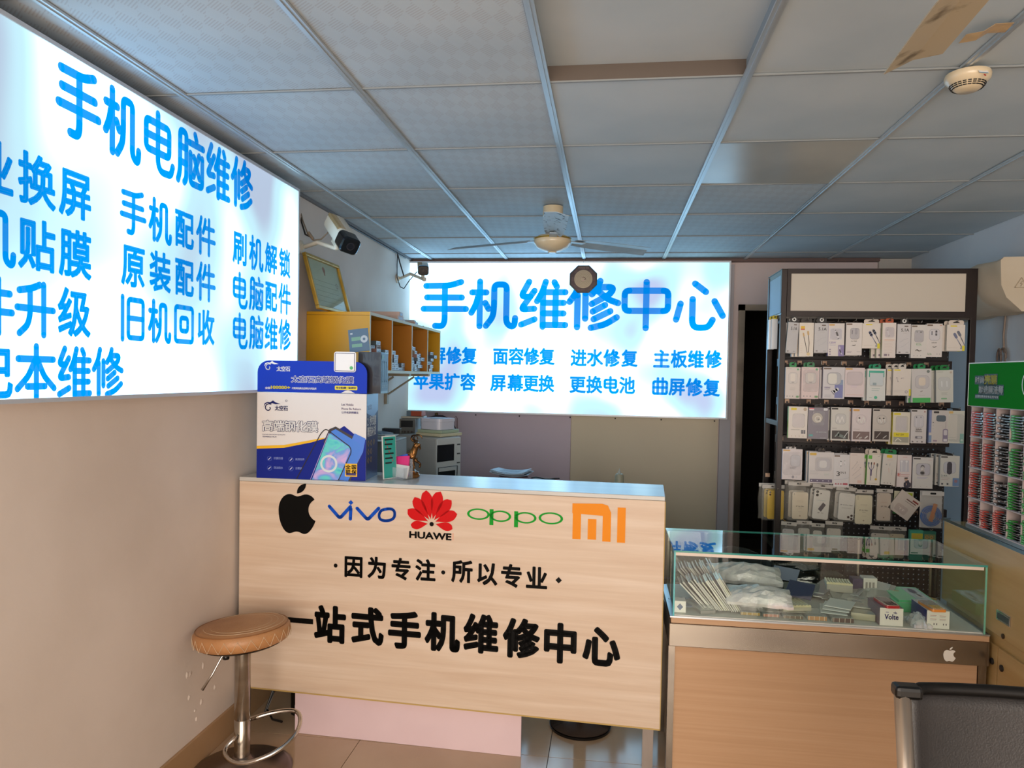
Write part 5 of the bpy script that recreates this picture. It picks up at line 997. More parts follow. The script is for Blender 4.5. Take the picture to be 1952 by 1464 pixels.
# heating cabinet
FM = frame((-1.002, 4.20, zbch+.001), (math.cos(R(57)), math.sin(R(57)), 0)); MH = 1.178-zbch
M_mg = noisy('grey_painted_metal', '#a5a6a2', '#b0b0ab', (4, 4, 4), .4); M_mf = mat('#c4cac8', .35)
mc = thing('heating_cabinet', 'grey bench-top heating cabinet with dark screen and hexagonal vent', 'machine', FM)
b = B(); b.box(0, .205, 0, .34, 0, MH, M_mg); b.build('housing', mc, bevel=.006)
b = B(); b.box(.003, .202, -.008, 0, .003, MH-.003, M_mf); b.build('front_panel', mc, bevel=.004)
a = loc2(FM, 831, 880); c = loc2(FM, 864, 846); b = B(); b.poly([(a[0], a[1]-.004), (c[0], a[1]-.002), (c[0], c[1]), (a[0], c[1])], M_black, -.009); b.rect(a[0]+.006, c[0]-.006, a[1]+.004, c[1]-.006, mat('#1c1a1c', .12), -.0095); b.build('screen', mc)
a = loc2(FM, 828, 905); c = loc2(FM, 866, 888); dr = B(); dr.box(a[0], c[0], -.02, -.009, .02, c[1], M_mf); dd_ = dr.build('door', mc, bevel=.003)
b = B(); b.rect(a[0]+.012, c[0]-.012, .05, c[1]-.022, M_black, -.0205); b.tube([(a[0]+.004, -.022, .04), (a[0]+.004, -.03, c[1]+.004), (c[0]-.004, -.03, c[1]+.004), (c[0]-.004, -.022, .04)], .003, M_black, 6); b.build('door_window', mc)
b = B()
for k in range(3): b.rect(.168, .195, MH-.05-.055*k, MH-.042-.055*k, mat('#3a4042', .5), -.0086)
b.build('panel_print', mc)
b = B(); Fv = T(0, 0, 0) @ RZ(R(-90))  # left side faces -x: local frame there
Fv = Matrix(((0, 1, 0, -.0006), (-1, 0, 0, .17), (0, 0, 1, .0), (0, 0, 0, 1)))
for i in range(-5, 6):
    for j in range(-6, 7):
        u = i*.0085+(.00425 if j % 2 else 0); v = j*.0085
        if abs(v) < .052 and abs(u)+abs(v)*.55 < .052: b.disc(u-.055, .27+v, .0028, M_black, 0, 6, Fv)
o = b.build('side_vent', mc); o['kind'] = 'stuff'
# bench items above the cabinet
ztop = zbch+MH+.003
def boxy(name, label, cat, x, y, z, w_, d_, h_, rz, m, group=None, bev=.003, extra=None):
    b = B(); b.box(-w_/2, w_/2, -d_/2, d_/2, 0, h_, m)
    if extra: extra(b, w_, d_, h_)
    o = b.build(name, None, T(x, y, z) @ RZ(R(rz)), bevel=bev); return tag(o, label, cat, group)
def pages(b, w_, d_, h_):
    for k in range(3): b.rect(-w_/2+.002, w_/2-.002, h_*(.25+.22*k), h_*(.27+.22*k), mat('#8d8670', .7), -d_/2-.0005)
mx_, my_ = -1.03, 4.40
boxy('notebook', 'thick cream notebook lying on top of the grey heating cabinet', 'book', mx_, my_, ztop, .20, .20, .018, -28, mat('#cfc9a8', .6), extra=pages)
boxy('notebook', 'green-edged notebook under the white box on the heating cabinet', 'book', mx_-.005, my_, ztop+.019, .18, .19, .018, -22, mat('#a9b89c', .6), extra=pages)
b = B(); M_wb = mat('#d2d2de', .35); b.prism([(x, z) for x, z in rrect(-.08, .08, -.075, .075, .035, 5)], 0, .055, M_wb, RX(R(90)) @ T(0, 0, 0)); 
wbx = thing('white_box', 'white rounded box with shallow dished lid on the notebooks', 'box', T(mx_-.01, my_, ztop+.039) @ RZ(R(-28)))
b = B(); pr = rrect(-.085, .085, -.08, .08, .03, 5); n = len(pr)
for nm_, za, zb2, k_ in (('base', 0, .046, .97), ('lid', .047, .066, 1.0)):
    b = B(); vs = [(p[0]*k_, p[1]*k_, za) for p in pr]+[(p[0]*k_, p[1]*k_, zb2) for p in pr]; b.add(vs, [tuple(reversed(range(n))), tuple(range(n, 2*n))]+[(i, (i+1) % n, n+(i+1) % n, n+i) for i in range(n)], M_wb)
    if nm_ == 'lid': b.lathe([(.05, .0665), (.045, .069), (.02, .069)], mat('#b8ccc8', .3), 24)
    b.build(nm_, wbx)
# power supply and boxes to its left
px_ = at(778, 830, 1, 4.62)
ps = thing('power_supply', 'small grey bench power supply with dark display and round knobs', 'power supply', T(px_.x-.06, 4.62, px_.z-.005) @ RZ(R(4)))
psH = at(778, 797, 1, 4.62).z-px_.z; M_ps = mat('#6c6d68', .45)
b = B(); b.box(0, .105, 0, .2, 0, psH, mat('#a9b0b0', .45)); b.build('case', ps, bevel=.003)
b = B(); b.box(.002, .103, -.006, 0, .002, psH-.002, M_ps); b.build('face', ps); b = B(); b.rect(.012, .09, psH*.52, psH*.9, M_black, -.007); b.build('display', ps)
for k in range(4): b = B(); b.lathe([(.007, 0), (.007, .008), (.005, .009)], mat('#4a4238', .4), 12, T(.018+.022*k, -.006, psH*.25) @ RX(R(90))); b.build('knob', ps)
b = B(); b.box(-.02, .16, -.02, .22, -.03, -.001, mat('#2c2522', .5)); b.build('tray', ps)
# stand under the supply down to the bench
b = B(); b.box(-.02, .15, -.01, .21, 0, px_.z-.036-zbch, mat('#3a3634', .6)); tag(b.build('equipment_box', None, T(px_.x-.06, 4.62, zbch+.001) @ RZ(R(4))), 'dark equipment box under the small power supply', 'box')
boxy('carton', 'pale blue carton right of the power supply behind the white box', 'box', px_.x+.125, 4.70, px_.z+psH-.05, .11, .12, .05, 5, mat('#b8c4cc', .5))
boxy('carton', 'pale tray box on top of the power supply', 'box', px_.x+.01, 4.72, px_.z+psH-.003, .15, .12, .012, 5, mat('#c9c6b8', .5))
boxy('red_box', 'orange-red box with blue-grey end on the power supply', 'box', px_.x+.03, 4.70, px_.z+psH+.011, .105, .07, .034, -8, mat('#b4563c', .4), extra=lambda b, w_, d_, h_: (b.rect(-w_/2, -w_/2+.03, 0, h_, mat('#6f8494', .4), -d_/2-.0006), b.add([(-w_/2, -d_/2, h_+.0005), (w_/2, -d_/2, h_+.0005), (w_/2, d_/2, h_+.0005), (-w_/2, d_/2, h_+.0005)], [(0, 1, 2, 3)], mat('#cfc6c4', .4))))
# cables hanging on the back wall under the sign
b = B(); M_cab = mat('#1c1620', .5); M_cr = mat('#5a2620', .5)
h0 = at(835, 790, 1, 5.7)
for k in range(9):
    w_ = .03+.014*k; b.tube([(h0.x-.06+w_*math.cos(t)+.02*k*.5, 5.70-.004*k, h0.z-.02-.05-.012*k+(.05+.014*k)*math.sin(t)) for t in [i*math.pi/9 for i in range(-2 if k % 2 else 0, 12)]], .0035, M_cab if k % 3 else M_cr, 5)
    b.tube([(h0.x-.03+.016*k, 5.70-.003*k, h0.z-.03), (h0.x-.02+.018*k, 5.70-.003*k, h0.z-.15), (h0.x-.03+.017*k, 5.70-.003*k, h0.z-.26)], .003, M_cab, 5)
b.lathe([(.012, 0), (.012, .02), (.004, .022)], mat('#6a5a30', .5), 10, T(h0.x-.02, 5.74, h0.z) @ RX(R(90)))
o = b.build('cable_bundle'); tag(o, 'bundle of dark test cables hanging under the back sign', 'cables')
b = B(); w0 = at(869, 793, 1, 5.735); b.tube([(w0.x-.012, 5.735, w0.z-.20), (w0.x-.012, 5.735, w0.z-.02), (w0.x, 5.735, w0.z), (w0.x+.012, 5.735, w0.z-.02), (w0.x+.012, 5.735, w0.z-.20)], .0022, M_cr, 6); tag(b.build('wire_hook'), 'thin dark wire loop hanging on the lilac board', 'wire')
# clutter shelf at the left wall
sp_ = at(745, 838, 1, 3.9)
sh2 = thing('parts_shelf', 'pale plastic shelf unit with phone parts beside the left wall', 'shelf', T(-1.45, 3.75, zbch+.002))
hs = sp_.z-zbch
for k, zz in enumerate((.0, hs*.45, hs)): b = B(); b.box(0, .33, 0, .24, zz, zz+.008, mat('#b9c4c8', .35)); b.build('shelf_board', sh2, bevel=.001)
for x in (.0, .322): b = B(); b.box(x, x+.008, 0, .24, .009, hs-.001, mat('#a9b4b8', .4)); b.build('side', sh2)
b = B(); b.box(.008, .322, .232, .24, .009, hs-.001, mat('#98a4a8', .4)); b.build('back', sh2)
# the bench here: a shallow extension carrying the shelf
b = B(); b.box(-1.57, -1.05, 3.72, 4.04, zbch-.03, zbch, M_white); b.box(-1.55, -1.51, 3.74, 3.78, 0, zbch-.03, M_steel); b.box(-1.11, -1.07, 3.74, 3.78, 0, zbch-.03, M_steel)
tag(b.build('bench_extension'), 'short white bench end under the phone parts shelf', 'table')
random.seed(11)
for k, (nm_, lb, w_, d_, h_, cc, rz, dx_, dy_) in enumerate((('phone_part', 'loose black phone screen lying on the parts shelf', .07, .14, .006, '#1a1a1e', 25, .10, .06), ('phone_part', 'silver phone back lying over the black screen', .07, .14, .007, '#a8b4bc', 60, .17, .11), ('tool_box', 'small black tool box at the back of the parts shelf', .10, .05, .03, '#17171a', 5, .26, .19), ('phone_part', 'blue-grey phone frame at the right edge of the parts shelf', .07, .14, .008, '#6f8ca0', 40, .24, .08), ('pale_tray', 'pale blue tray stacked over the phone parts', .2, .12, .012, '#b4c8d4', 12, .07, .15))):
    boxy(nm_, lb, 'phone part' if 'phone' in nm_ else 'box', -1.45+dx_, 3.75+dy_, zbch+.002+hs+.010+.009*k, w_, d_, h_, rz, mat(cc, .3), bev=.002)
# paper stack on a carton, bottle, cable
pz = at(975, 905, 1, 4.85)
boxy('carton', 'plain carton under the pile of printed papers', 'box', pz.x+.01, 4.87, zbch+.001, .19, .2, pz.z-zbch-.008, 12, mat('#8f6f72', .6))
random.seed(5)
pst = thing('paper_stack', 'curled pile of printed white papers behind the counter', 'papers', T(pz.x, 4.86, pz.z-.004) @ RZ(R(-14)))
for k in range(7):
    b = B(); n = 8; vs = []; fs = []; ox, oy = random.uniform(-.015, .015), random.uniform(-.012, .012)
    for i in range(n+1):
        for j in range(2): u = i/n-.5; vs.append((u*.235+ox, (j-.5)*.17+oy, .0035*k+.10*u*u*.6+.012*(j-.5)*u+.002))
    for i in range(n): fs.append((2*i, 2*i+2, 2*i+3, 2*i+1))
    b.add(vs, fs, mat('#c2ccd6', .6)); o = b.build('paper_sheet', pst, RZ(R(random.uniform(-7, 7)))); md = o.modifiers.new('t', 'SOLIDIFY'); md.thickness = .002
b = B()
for r_ in range(9): b.box(-.07, .07, 0, .0002, 0, .003, mat('#7d8894', .6), T(0, -.05+.012*r_, .033) @ RX(R(90)))
o = b.build('print_lines', pst); o['kind'] = 'stuff'
bq = at(1181, 893, 1, 4.72)
bo = thing('squeeze_bottle', 'small milky squeeze bottle standing behind the counter', 'bottle', T(bq.x, 4.72, zbch+.001)); bh = bq.z-zbch; M_bt = mat('#a9a68f', .35)
b = B(); b.lathe([(0, 0), (.027, 0), (.029, .01), (.029, bh*.76), (.022, bh*.82), (.010, bh*.84)], M_bt, 24); b.build('body', bo, smooth=True)
b = B(); b.lathe([(.011, bh*.84), (.011, bh*.88), (.005, bh*.92), (.0025, bh), (0, bh)], mat('#c4c8c0', .35), 16); b.build('nozzle', bo, smooth=True)
b = B(); c0 = at(1030, 913, 1, 4.6); b.tube([(c0.x-.06+.03*k, 4.62+.01*math.sin(k*1.7), c0.z+.004*math.sin(k*1.3)+.002) for k in range(7)], .004, M_black, 6); b.box(c0.x-.05, c0.x+.09, 4.60, 4.66, zbch+.002, c0.z-.002, mat('#8d8678', .6)); tag(b.build('coiled_lead'), 'black lead lying over a small box right of the papers', 'cable')
# ------------------------------------------------------------------ yellow pigeonhole cabinet on the left wall
CX0, CX1, CY0, CY1, CZ0, CZ1 = XL+.002, -1.239, 3.685, 5.285, 1.555, 1.872
M_ye = noisy('yellow_laminate', '#cf9712', '#dba31a', (1, 1, 1), .35); M_yi = mat('#b87510', .5); M_rim = mat('#cfc6a4', .5)
cb = thing('pigeonhole_cabinet', 'yellow wall cabinet with four open pigeonholes full of small boxes', 'cabinet', T(CX0, CY0, CZ0)); CWx = CX1-CX0; CL = CY1-CY0; CH = CZ1-CZ0
for nm_, bx in (('top', (0, CWx, 0, CL, CH-.016, CH)), ('bottom', (0, CWx, 0, CL, 0, .016)), ('back', (0, .008, .016, CL-.016, .016, CH-.016))): b = B(); b.box(*bx, M_ye if nm_ != 'back' else M_yi); b.build(nm_, cb)
divs = [4.073, 4.499, 4.90]
for y in [CY0, CY1-.016]: b = B(); b.box(.0, CWx, y-CY0, y-CY0+.016, .0165, CH-.0165, M_ye); b.build('side', cb)
for y in divs: b = B(); b.box(.009, CWx-.001, y-CY0, y-CY0+.014, .0165, CH-.0165, M_yi); b.build('divider', cb)
b = B(); b.box(CWx, CWx+.0015, 0, CL, CH-.016, CH, M_rim); b.box(CWx, CWx+.0015, 0, CL, 0, .016, M_rim)
b.build('rim', cb)
for y in [CY0, CY1-.016]+divs: b = B(); b.box(CWx, CWx+.0015, y-CY0, y-CY0+.015, .0165, CH-.0165, M_rim); b.build('rim', cb)
b = B(); b.box(-.0, CWx, 0-.0015, 0, CH-.018, CH-.016, mat('#8a6208', .5)); b.build('seam', cb)
# angle brackets under it
M_br = noisy('beige_bracket', '#a39a86', '#b5ac98', (5, 5, 5), .5)
for i, y in enumerate((3.95, 4.55, 5.05)):
    br = thing('shelf_bracket', ('beige', 'beige middle', 'beige rear')[i]+' angle bracket under the yellow cabinet'+(' nearest the promotional carton', '', ' by the back sign')[i], 'bracket', T(XL, y, 0), 'brackets under the yellow cabinet')
    b = B(); b.box(0.0005, .02, 0, .04, CZ0-.22, CZ0-.012, M_br); b.build('upright', br)
    b = B(); b.box(0.021, .32, 0, .04, CZ0-.018, CZ0-.001, M_br); b.build('arm', br)
    b = B(); b.tube([(.021, .02, CZ0-.15), (.21, .02, CZ0-.022)], .007, M_br, 6); b.build('brace', br)
# little boxes in the pigeonholes
random.seed(21)
cells_ = [(CY0+.02, 4.066, [6, 7, 6]), (4.093, 4.49, [3, 5, 3, 2]), (4.519, 4.895, [7, 4, 7, 5]), (4.92, 5.26, [6, 4, 6])]
labc = ['nearest', 'second', 'third', 'farthest']; pal = ['#c9d3de', '#d2dae2', '#b9c6d4', '#cfd6dc', '#c4cbd2']; body = ['#9a6a55', '#8d7468', '#3a2c3a', '#a8807a', '#5f6f78', '#a88f78']
for ci, (ya, yb_, st_) in enumerate(cells_):
    nst = len(st_); wd = (yb_-ya)/nst
    for si, nbx in enumerate(st_):
        z = CZ0+.017
        for k in range(nbx):
            hh_ = random.uniform(.020, .027)
            if z+hh_ > CZ0+.22: break
            bw = min(wd-.012, random.uniform(.062, .082)); y = ya+wd*(si+.5)+random.uniform(-.004, .004); dl = random.uniform(.13, .16); xo = CX1-.006-random.uniform(0, .05)
            b = B(); cb_ = mat(random.choice(body), .5); b.box(-dl, 0, -bw/2, bw/2, 0, hh_-.0012, cb_); b.box(0, .001, -bw/2+.001, bw/2-.001, .001, hh_-.002, mat(random.choice(pal), .45))
            b.box(.001, .0015, -bw*.3, bw*.05, hh_*.3, hh_*.55, mat('#6d7c90', .5)); b.box(.001, .0015, bw*.12, bw*.35, hh_*.3, hh_*.7, mat('#8792a0', .5))
            tag(b.build('screen_box', None, T(xo, y, z) @ RZ(R(random.uniform(-3, 3)))), 'small box with white end label, %s up in stack %s of the %s pigeonhole' % (NTH[k], ['one', 'two', 'three', 'four'][si], labc[ci]), 'box', 'small boxes in the pigeonholes'); z += hh_
# boxes on top of it
zt2 = CZ1+.001
tops = [(4.30, .0, .26, .10, .026, '#c9b0a6', 'long pinkish carton at the bottom of the pile on the yellow cabinet'), (4.33, .027, .24, .09, .026, '#cdb4aa', 'long pinkish carton on top of the pile on the yellow cabinet'), (4.10, .0, .2, .08, .008, '#5a5a8a', 'thin purple-blue sleeve at the near edge of the cabinet top'), (4.52, .0, .10, .12, .022, '#c4d0de', 'white barcode carton beside the pinkish pile'), (4.72, .0, .18, .11, .022, '#c0a296', 'brown pink carton in the middle of the cabinet top'), (4.80, .023, .12, .10, .016, '#c6d4dc', 'pale blue carton lying on the brown pink one'), (4.98, .0, .14, .14, .012, '#1c1c2a', 'flat black sleeve near the far end of the cabinet top'), (5.12, .0, .16, .12, .012, '#b4c4d0', 'pale sleeve at the far end of the cabinet top')]
for k, (y, dz_, w_, d_, h_, cc, lb) in enumerate(tops):
    b = B(); b.box(-w_/2, w_/2, -d_/2, d_/2, 0, h_, mat(cc, .5)); b.rect(-d_*.3, d_*.3, h_*.2, h_*.75, mat('#b4c4dc', .5), -.0004, T(w_/2, 0, 0) @ RZ(R(90)))
    tag(b.build('carton', None, T(-1.36-(0 if w_ < .2 else .02), y, zt2+dz_) @ RZ(R((-4, 3, 6, -5, 4, 8, 18, -6)[k])), bevel=.001), lb, 'box')
# framed certificate leaning on the wall
p1_ = at(585, 487, 0, -1.560); p2_ = at(645, 505, 0, -1.560); p3_ = at(663, 588, 0, -1.47)
Fz = (p2_-p3_).normalized(); Fx = Vector((0, 1, 0)); Fx = (Fx-Fz*Fx.dot(Fz)).normalized()
botz = CZ1+.002; WC = .40; HC = .40
Mo = frame((-1.47, 3.70, botz), (0, 1, 0), Vector((-1.556+1.47, 0, .31)).normalized())
tilt_ = RY(R(0))
cf = thing('framed_certificate', 'gold-framed certificate leaning against the wall on the yellow cabinet', 'certificate', Mo)
q1 = loc2(Mo, 587, 489); q2 = loc2(Mo, 646, 506); WC = q2[0]-q1[0]+.0; HC = (q1[1]+q2[1])/2; x0c = q1[0]
x0c = min(x0c, loc2(Mo, 604, 590)[0]); WC = max(.38, loc2(Mo, 662, 588)[0]-x0c)
M_go = noisy('gilt_wood', '#a8842e', '#c9a650', (8, 8, 8), .35, metal=.5); e = .018
for a in ((x0c, x0c+WC, .0, e), (x0c, x0c+WC, HC-e, HC), (x0c, x0c+e, e, HC-e), (x0c+WC-e, x0c+WC, e, HC-e)): b = B(); b.box(a[0], a[1], -.016, .004, a[2], a[3], M_go); b.build('frame_bar', cf, bevel=.003)
b = B(); b.box(x0c+e, x0c+WC-e, -.002, .003, e, HC-e, noisy('aged_paper', '#cfd2bc', '#dadcc8', (6, 6, 6), .6)); b.build('certificate_sheet', cf)
b = B(); xm = x0c+WC/2
b.disc(xm, HC-.06, .018, mat('#b8806a', .6), -.0025, 16); b.rect(xm-.008, xm+.008, HC-.09, HC-.07, mat('#b8806a', .6), -.0025); b.ring(x0c+WC-.09, HC*.55, .010, .016, mat('#b09a8c', .6), -.0025, 16)
for i in range(7): b.rect(x0c+.06, x0c+WC-.06-.02*(i % 3), HC-.13-.028*i, HC-.128-.028*i, mat('#a0a38c', .6), -.0025)
b.build('certificate_print', cf)
b = B(); b.box(x0c+e, x0c+WC-e, -.006, -.004, e, HC-e, glassmat('picture_glass', '#f2f5f2', 1.12, .03)); b.build('glass', cf)

# ------------------------------------------------------------------ wall cameras
M_cw = noisy('cream_plastic', '#cdc6b4', '#d8d2c2', (5, 5, 5), .4); M_cg = mat('#0a0a0d', .08)
def cctv(label, wall, mount, back, front, r_, up=(0, 0, 1), arm=None, cable=()):
    t = thing('security_camera', label, 'camera', T(*wall))
    W0 = Vector(wall)
    b = B(); b.lathe([(0, 0), (.035, 0), (.035, .008), (.018, .014), (.018, .02)], M_cw, 20, RY(R(90))); b.build('wall_plate', t, smooth=True)
    pm_ = Vector(mount)-W0
    b = B(); b.tube([(.01, 0, 0), (.03, 0, .004), (pm_.x*.5, pm_.y*.5, .012), (pm_.x*.85, pm_.y*.85, pm_.z*.6), tuple(pm_)], [.011, .011, .011, .010, .010], M_cw, 10); b.lathe([(.013, -.006), (.013, .012), (.008, .02)], M_cw, 14, T(*pm_)); b.build('arm', t, smooth=True)
    A_ = Vector(back)-W0; Bf = Vector(front)-W0; d = (Bf-A_); L_ = d.length; d.normalize(); side = d.cross(Vector(up)).normalized(); u_ = side.cross(d)
    Mb = Matrix((side, u_, -d)).transposed().to_4x4(); Mb.translation = A_
    def octo(s): return rrect(-s, s, -s*.86, s*.86, s*.45, 4)
    def ext_(b, s0, s1, z0, z1, m):
        p0 = octo(s0); p1 = octo(s1); n = len(p0); b.add([(p[0], p[1], -z0) for p in p0]+[(p[0], p[1], -z1) for p in p1], [tuple(reversed(range(n)))[::-1], tuple(range(2*n-1, n-1, -1))[::-1]]+[(i, (i+1) % n, n+(i+1) % n, n+i) for i in range(n)], m, Mb)
    b = B(); ext_(b, r_*.8, r_, -.006, .004, M_cw); ext_(b, r_, r_, .004, L_*.72, M_cw); b.build('housing', t, smooth=True)
    b = B()
    for k in range(14): b.box(r_*.2, r_*1.04, r_*.55, r_*.89, -(.012+k*L_*.045), -(.016+k*L_*.045), mat('#8d8060', .5), Mb)
    o = b.build('top_ribs', t); o['kind'] = 'stuff'
    b = B(); ext_(b, r_*1.01, r_*.99, L_*.72, L_*.97, M_cg); ext_(b, r_*.99, r_*.86, L_*.97, L_, M_cg); b.build('dark_front', t, smooth=True)
    b = B(); b.disc(0, 0, r_*.28, mat('#17171d', .02), 0, 20, Mb @ T(0, 0, -L_-.001) @ RX(R(90))); b.ring(0, 0, r_*.3, r_*.42, mat('#26262c', .2), 0, 24, Mb @ T(0, 0, -L_-.001) @ RX(R(90))); b.build('lens', t)
    b = B(); b.box(-.012, .012, -r_*.9-.03, -r_*.7, -L_*.55, -L_*.3, M_cw, Mb); b.build('foot', t, bevel=.002)
    for cpts, rr, mm in cable:
        b = B(); b.tube([tuple(Vector(p)-W0) for p in cpts], rr, mm, 6); b.build('cable', t, smooth='all')
M_ck = mat('#26221f', .5); M_cgr = mat('#7d7060', .5)
def P3(x, y, Y): return tuple(at(x, y, 1, Y))
wc = at(574, 472, 0, XL)
bk = at(637, 424, 1, 3.56); fr_ = at(668, 470, 1, 3.36)
cctv('cream bullet camera with dark front above the framed certificate', (XL+.001, 3.60, wc.z), P3(641, 474, 3.47), bk, fr_, .047, up=(.3, 0, 1),
     cable=[([P3(572, 398, 3.62), P3(577, 420, 3.6), P3(587, 447, 3.58), P3(597, 458, 3.56), P3(612, 456, 3.55), P3(624, 445, 3.55), P3(634, 430, 3.57)], .0035, M_cgr), ([P3(571, 404, 3.62), P3(575, 424, 3.6), P3(582, 447, 3.59), P3(593, 452, 3.57)], .0045, M_ck), ([P3(588, 443, 3.575), P3(597, 456, 3.565)], .008, M_cgr)])
wc2 = at(757, 531, 0, XL)
cctv('small white-topped camera with black front before the back sign', (XL+.001, wc2.y, wc2.z), P3(809, 534, 5.0), P3(806, 508, 5.14), P3(807, 516, 4.98), .038, up=(0, 0, 1),
     cable=[([P3(757, 480, 5.3), P3(762, 500, 5.28), P3(768, 520, 5.26), P3(770, 527, 5.25)], .005, M_ck), ([P3(758, 482, 5.3), P3(757, 505, 5.3), P3(757, 530, 5.29), P3(763, 547, 5.27), P3(770, 550, 5.25), P3(780, 535, 5.2), P3(795, 518, 5.12)], .0035, M_ck)])
b = B(); e_ = [at(645, 415, 0, XL+.004), at(700, 448, 0, XL+.004), at(752, 478, 0, XL+.004), at(772, 488, 0, XL+.004)]
b.tube([(p.x+.004, p.y, min(p.z, ZC-.02)) for p in e_], .004, M_ck, 5); tag(b.build('ceiling_cable'), 'thin black cable running along the left wall under the ceiling', 'cable')

# ------------------------------------------------------------------ ceiling fans
M_fb = noisy('dusty_blade', '#8fa0ac', '#a8b6be', (6, 6, 6), .4, metal=.2); M_fr2 = noisy('rust_spots', '#2c1c14', '#a8b4ba', (38, 38, 38), .5, lo=.36, hi=.42)
M_fc = noisy('cream_enamel', '#cdbb98', '#d9c9aa', (6, 6, 6), .3, coat=.3); M_fgold = mat('#a88a30', .3, .7)
M_bs = noisy('stained_cream_blade', '#6f6148', '#b3a68c', (14, 14, 14), .5, lo=.30, hi=.44, detail=6)
def blade(R0, R1, w0, w1, m, skew=.035):
    b = B(); n = 10; vs = []; fs = []
    for i in range(n+1):
        t = i/n; r = R0+(R1-R0)*t; w_ = w0+(w1-w0)*min(1, t*2.2)**.6
        for j in range(5):
            u = j/4-.5; rr = r+(skew*(.5-u) if i == n else skew*(.5-u)*t*.3); vs.append((w_*u, rr, .012*(-abs(u)*1.6)+.006+w_*u*.22))
    for i in range(n):
        for j in range(4): q = i*5+j; fs.append((q, q+1, q+6, q+5))
    b.add(vs, fs, m); return b
def fan(label, hub, zc, a0, mats_, n=3, drop=.0):
    t = thing('ceiling_fan', label, 'ceiling fan', T(hub[0], hub[1], hub[2]))
    H_ = zc-hub[2]
    b = B(); b.lathe([(.0, H_-.001), (.054, H_-.001), (.054, H_-.05), (.03, H_-.058), (0, H_-.058)][::-1], M_fc, 28); b.build('canopy', t, smooth=True)
    b = B(); b.tube([(0, 0, H_-.058), (0, 0, .03)], .011, M_fc, 10); b.build('downrod', t, smooth=True)
    b = B(); b.lathe([(0, -.064), (.03, -.063), (.05, -.056), (.082, -.040), (.096, -.022), (.098, -.018), (.10, -.004), (.093, .006), (.08, .02), (.04, .03), (.012, .032)], M_fc, 36); b.build('motor', t, smooth='all')
    b = B(); b.lathe([(.0965, .0), (.1015, .002), (.1015, .007), (.094, .009)], M_fgold, 36); b.build('gold_band', t, smooth=True)
    b = B(); b.lathe([(0, -.070), (.020, -.069), (.026, -.062), (.022, -.058)], M_fc, 20); b.build('bottom_cap', t, smooth=True)
    for k in range(n):
        a = a0+k*120; mb_ = mats_[k % len(mats_)]
        Mk = RZ(R(a-90)) @ T(0, 0, .004)
        o = blade(.14, .62, .075, .112, mb_).build('blade', t, Mk); md = o.modifiers.new('t', 'SOLIDIFY'); md.thickness = .0025
        b = B(); b.box(-.02, .02, .07, .20, -.004, .001, M_fb); b.build('blade_arm', t, Mk @ T(0, 0, -.002))
    return t
hubp = at(1053, 470, 1, 3.94)
fan('ceiling fan with dusty blades hanging in front of the back sign', (hubp.x, 3.94, 2.283), ZC, -84, [M_fr2, M_fb, M_fb])
fan('ceiling fan of which one stained blade shows at the top right', (.625, 1.165, 2.285), ZC, 86, [M_bs, M_bs, M_bs])

# ------------------------------------------------------------------ smoke detector, tape strip, mirror
q = at(1845, 140, 2, ZC-.008)
sd = thing('smoke_detector', 'round cream smoke detector on the ceiling runner at the upper right', 'smoke detector', T(q.x, q.y, ZC-.009))
b = B(); b.lathe([(.0, -.001), (.058, -.001), (.060, -.008), (.058, -.02), (.047, -.03)][::-1], M_fc, 36); b.build('base', sd, smooth=True)
b = B(); b.lathe([(0, -.050), (.028, -.049), (.040, -.040), (.046, -.030)], M_fc, 32); b.build('cap', sd, smooth=True)
b = B()
for k in range(22):
    a = 2*math.pi*k/22
    for zz, rr in ((-.033, .0455), (-.0375, .043), (-.042, .039)): b.box(-.0045, .0045, rr-.001, rr+.0012, zz-.0012, zz+.0012, M_black, RZ(a))
o = b.build('vent_slots', sd); o['kind'] = 'stuff'
b = B(); Ms = RZ(R(15)) @ T(0, -.0565, -.016) @ RX(R(-28)); b.rect(-.015, .015, -.009, .011, W_, -.0025, Ms); b.rect(-.015, .015, .007, .011, mat('#2a7ab0', .4), -.003, Ms); b.rect(-.015, .013, -.009, -.006, mat('#6a9ac0', .4), -.003, Ms); b.disc(0, -.016, .004, mat('#b03028', .3), -.002, 12, Ms); b.build('label', sd)
b = B(); t0 = at(1845, 68, 2, ZC-.01); t1 = at(1895, 55, 2, ZC-.012); t2 = at(1925, 48, 2, ZC-.01)
n = 8; vs = []; fs = []
pts = [at(1835, 72, 2, ZC-.01), at(1868, 66, 2, ZC-.02), at(1890, 52, 2, ZC-.012), at(1925, 50, 2, ZC-.01)]
for p in pts: vs += [(p.x, p.y-.02, p.z), (p.x, p.y+.022, p.z-.004)]
fs = [(2*i, 2*i+2, 2*i+3, 2*i+1) for i in range(3)]
b.add(vs, fs, filmmat('old_tape', '#c9a878', .75, .3)); o = b.build('tape_strip'); md = o.modifiers.new('t', 'SOLIDIFY'); md.thickness = .001
tag(o, 'crumpled yellowish tape strip stuck across the ceiling runner', 'tape')
mq = at(1112, 532, 1, 5.58)
mi = thing('octagonal_mirror', 'octagonal dark wood charm mirror hanging before the back sign', 'mirror', T(mq.x, 5.58, mq.z)); r8 = .112
o8 = [(r8*math.cos(R(22.5+45*k)), r8*math.sin(R(22.5+45*k))) for k in range(8)]
b = B(); b.prism(o8, 0, .014, mat('#1c0e10', .35, coat=.4)); b.build('frame', mi, bevel=.002)
b = B(); b.poly([(x*.88, z*.88) for x, z in o8], noisy('dark_wood_face', '#3a2224', '#55383a', (12, 12, 12), .35), -.0008)
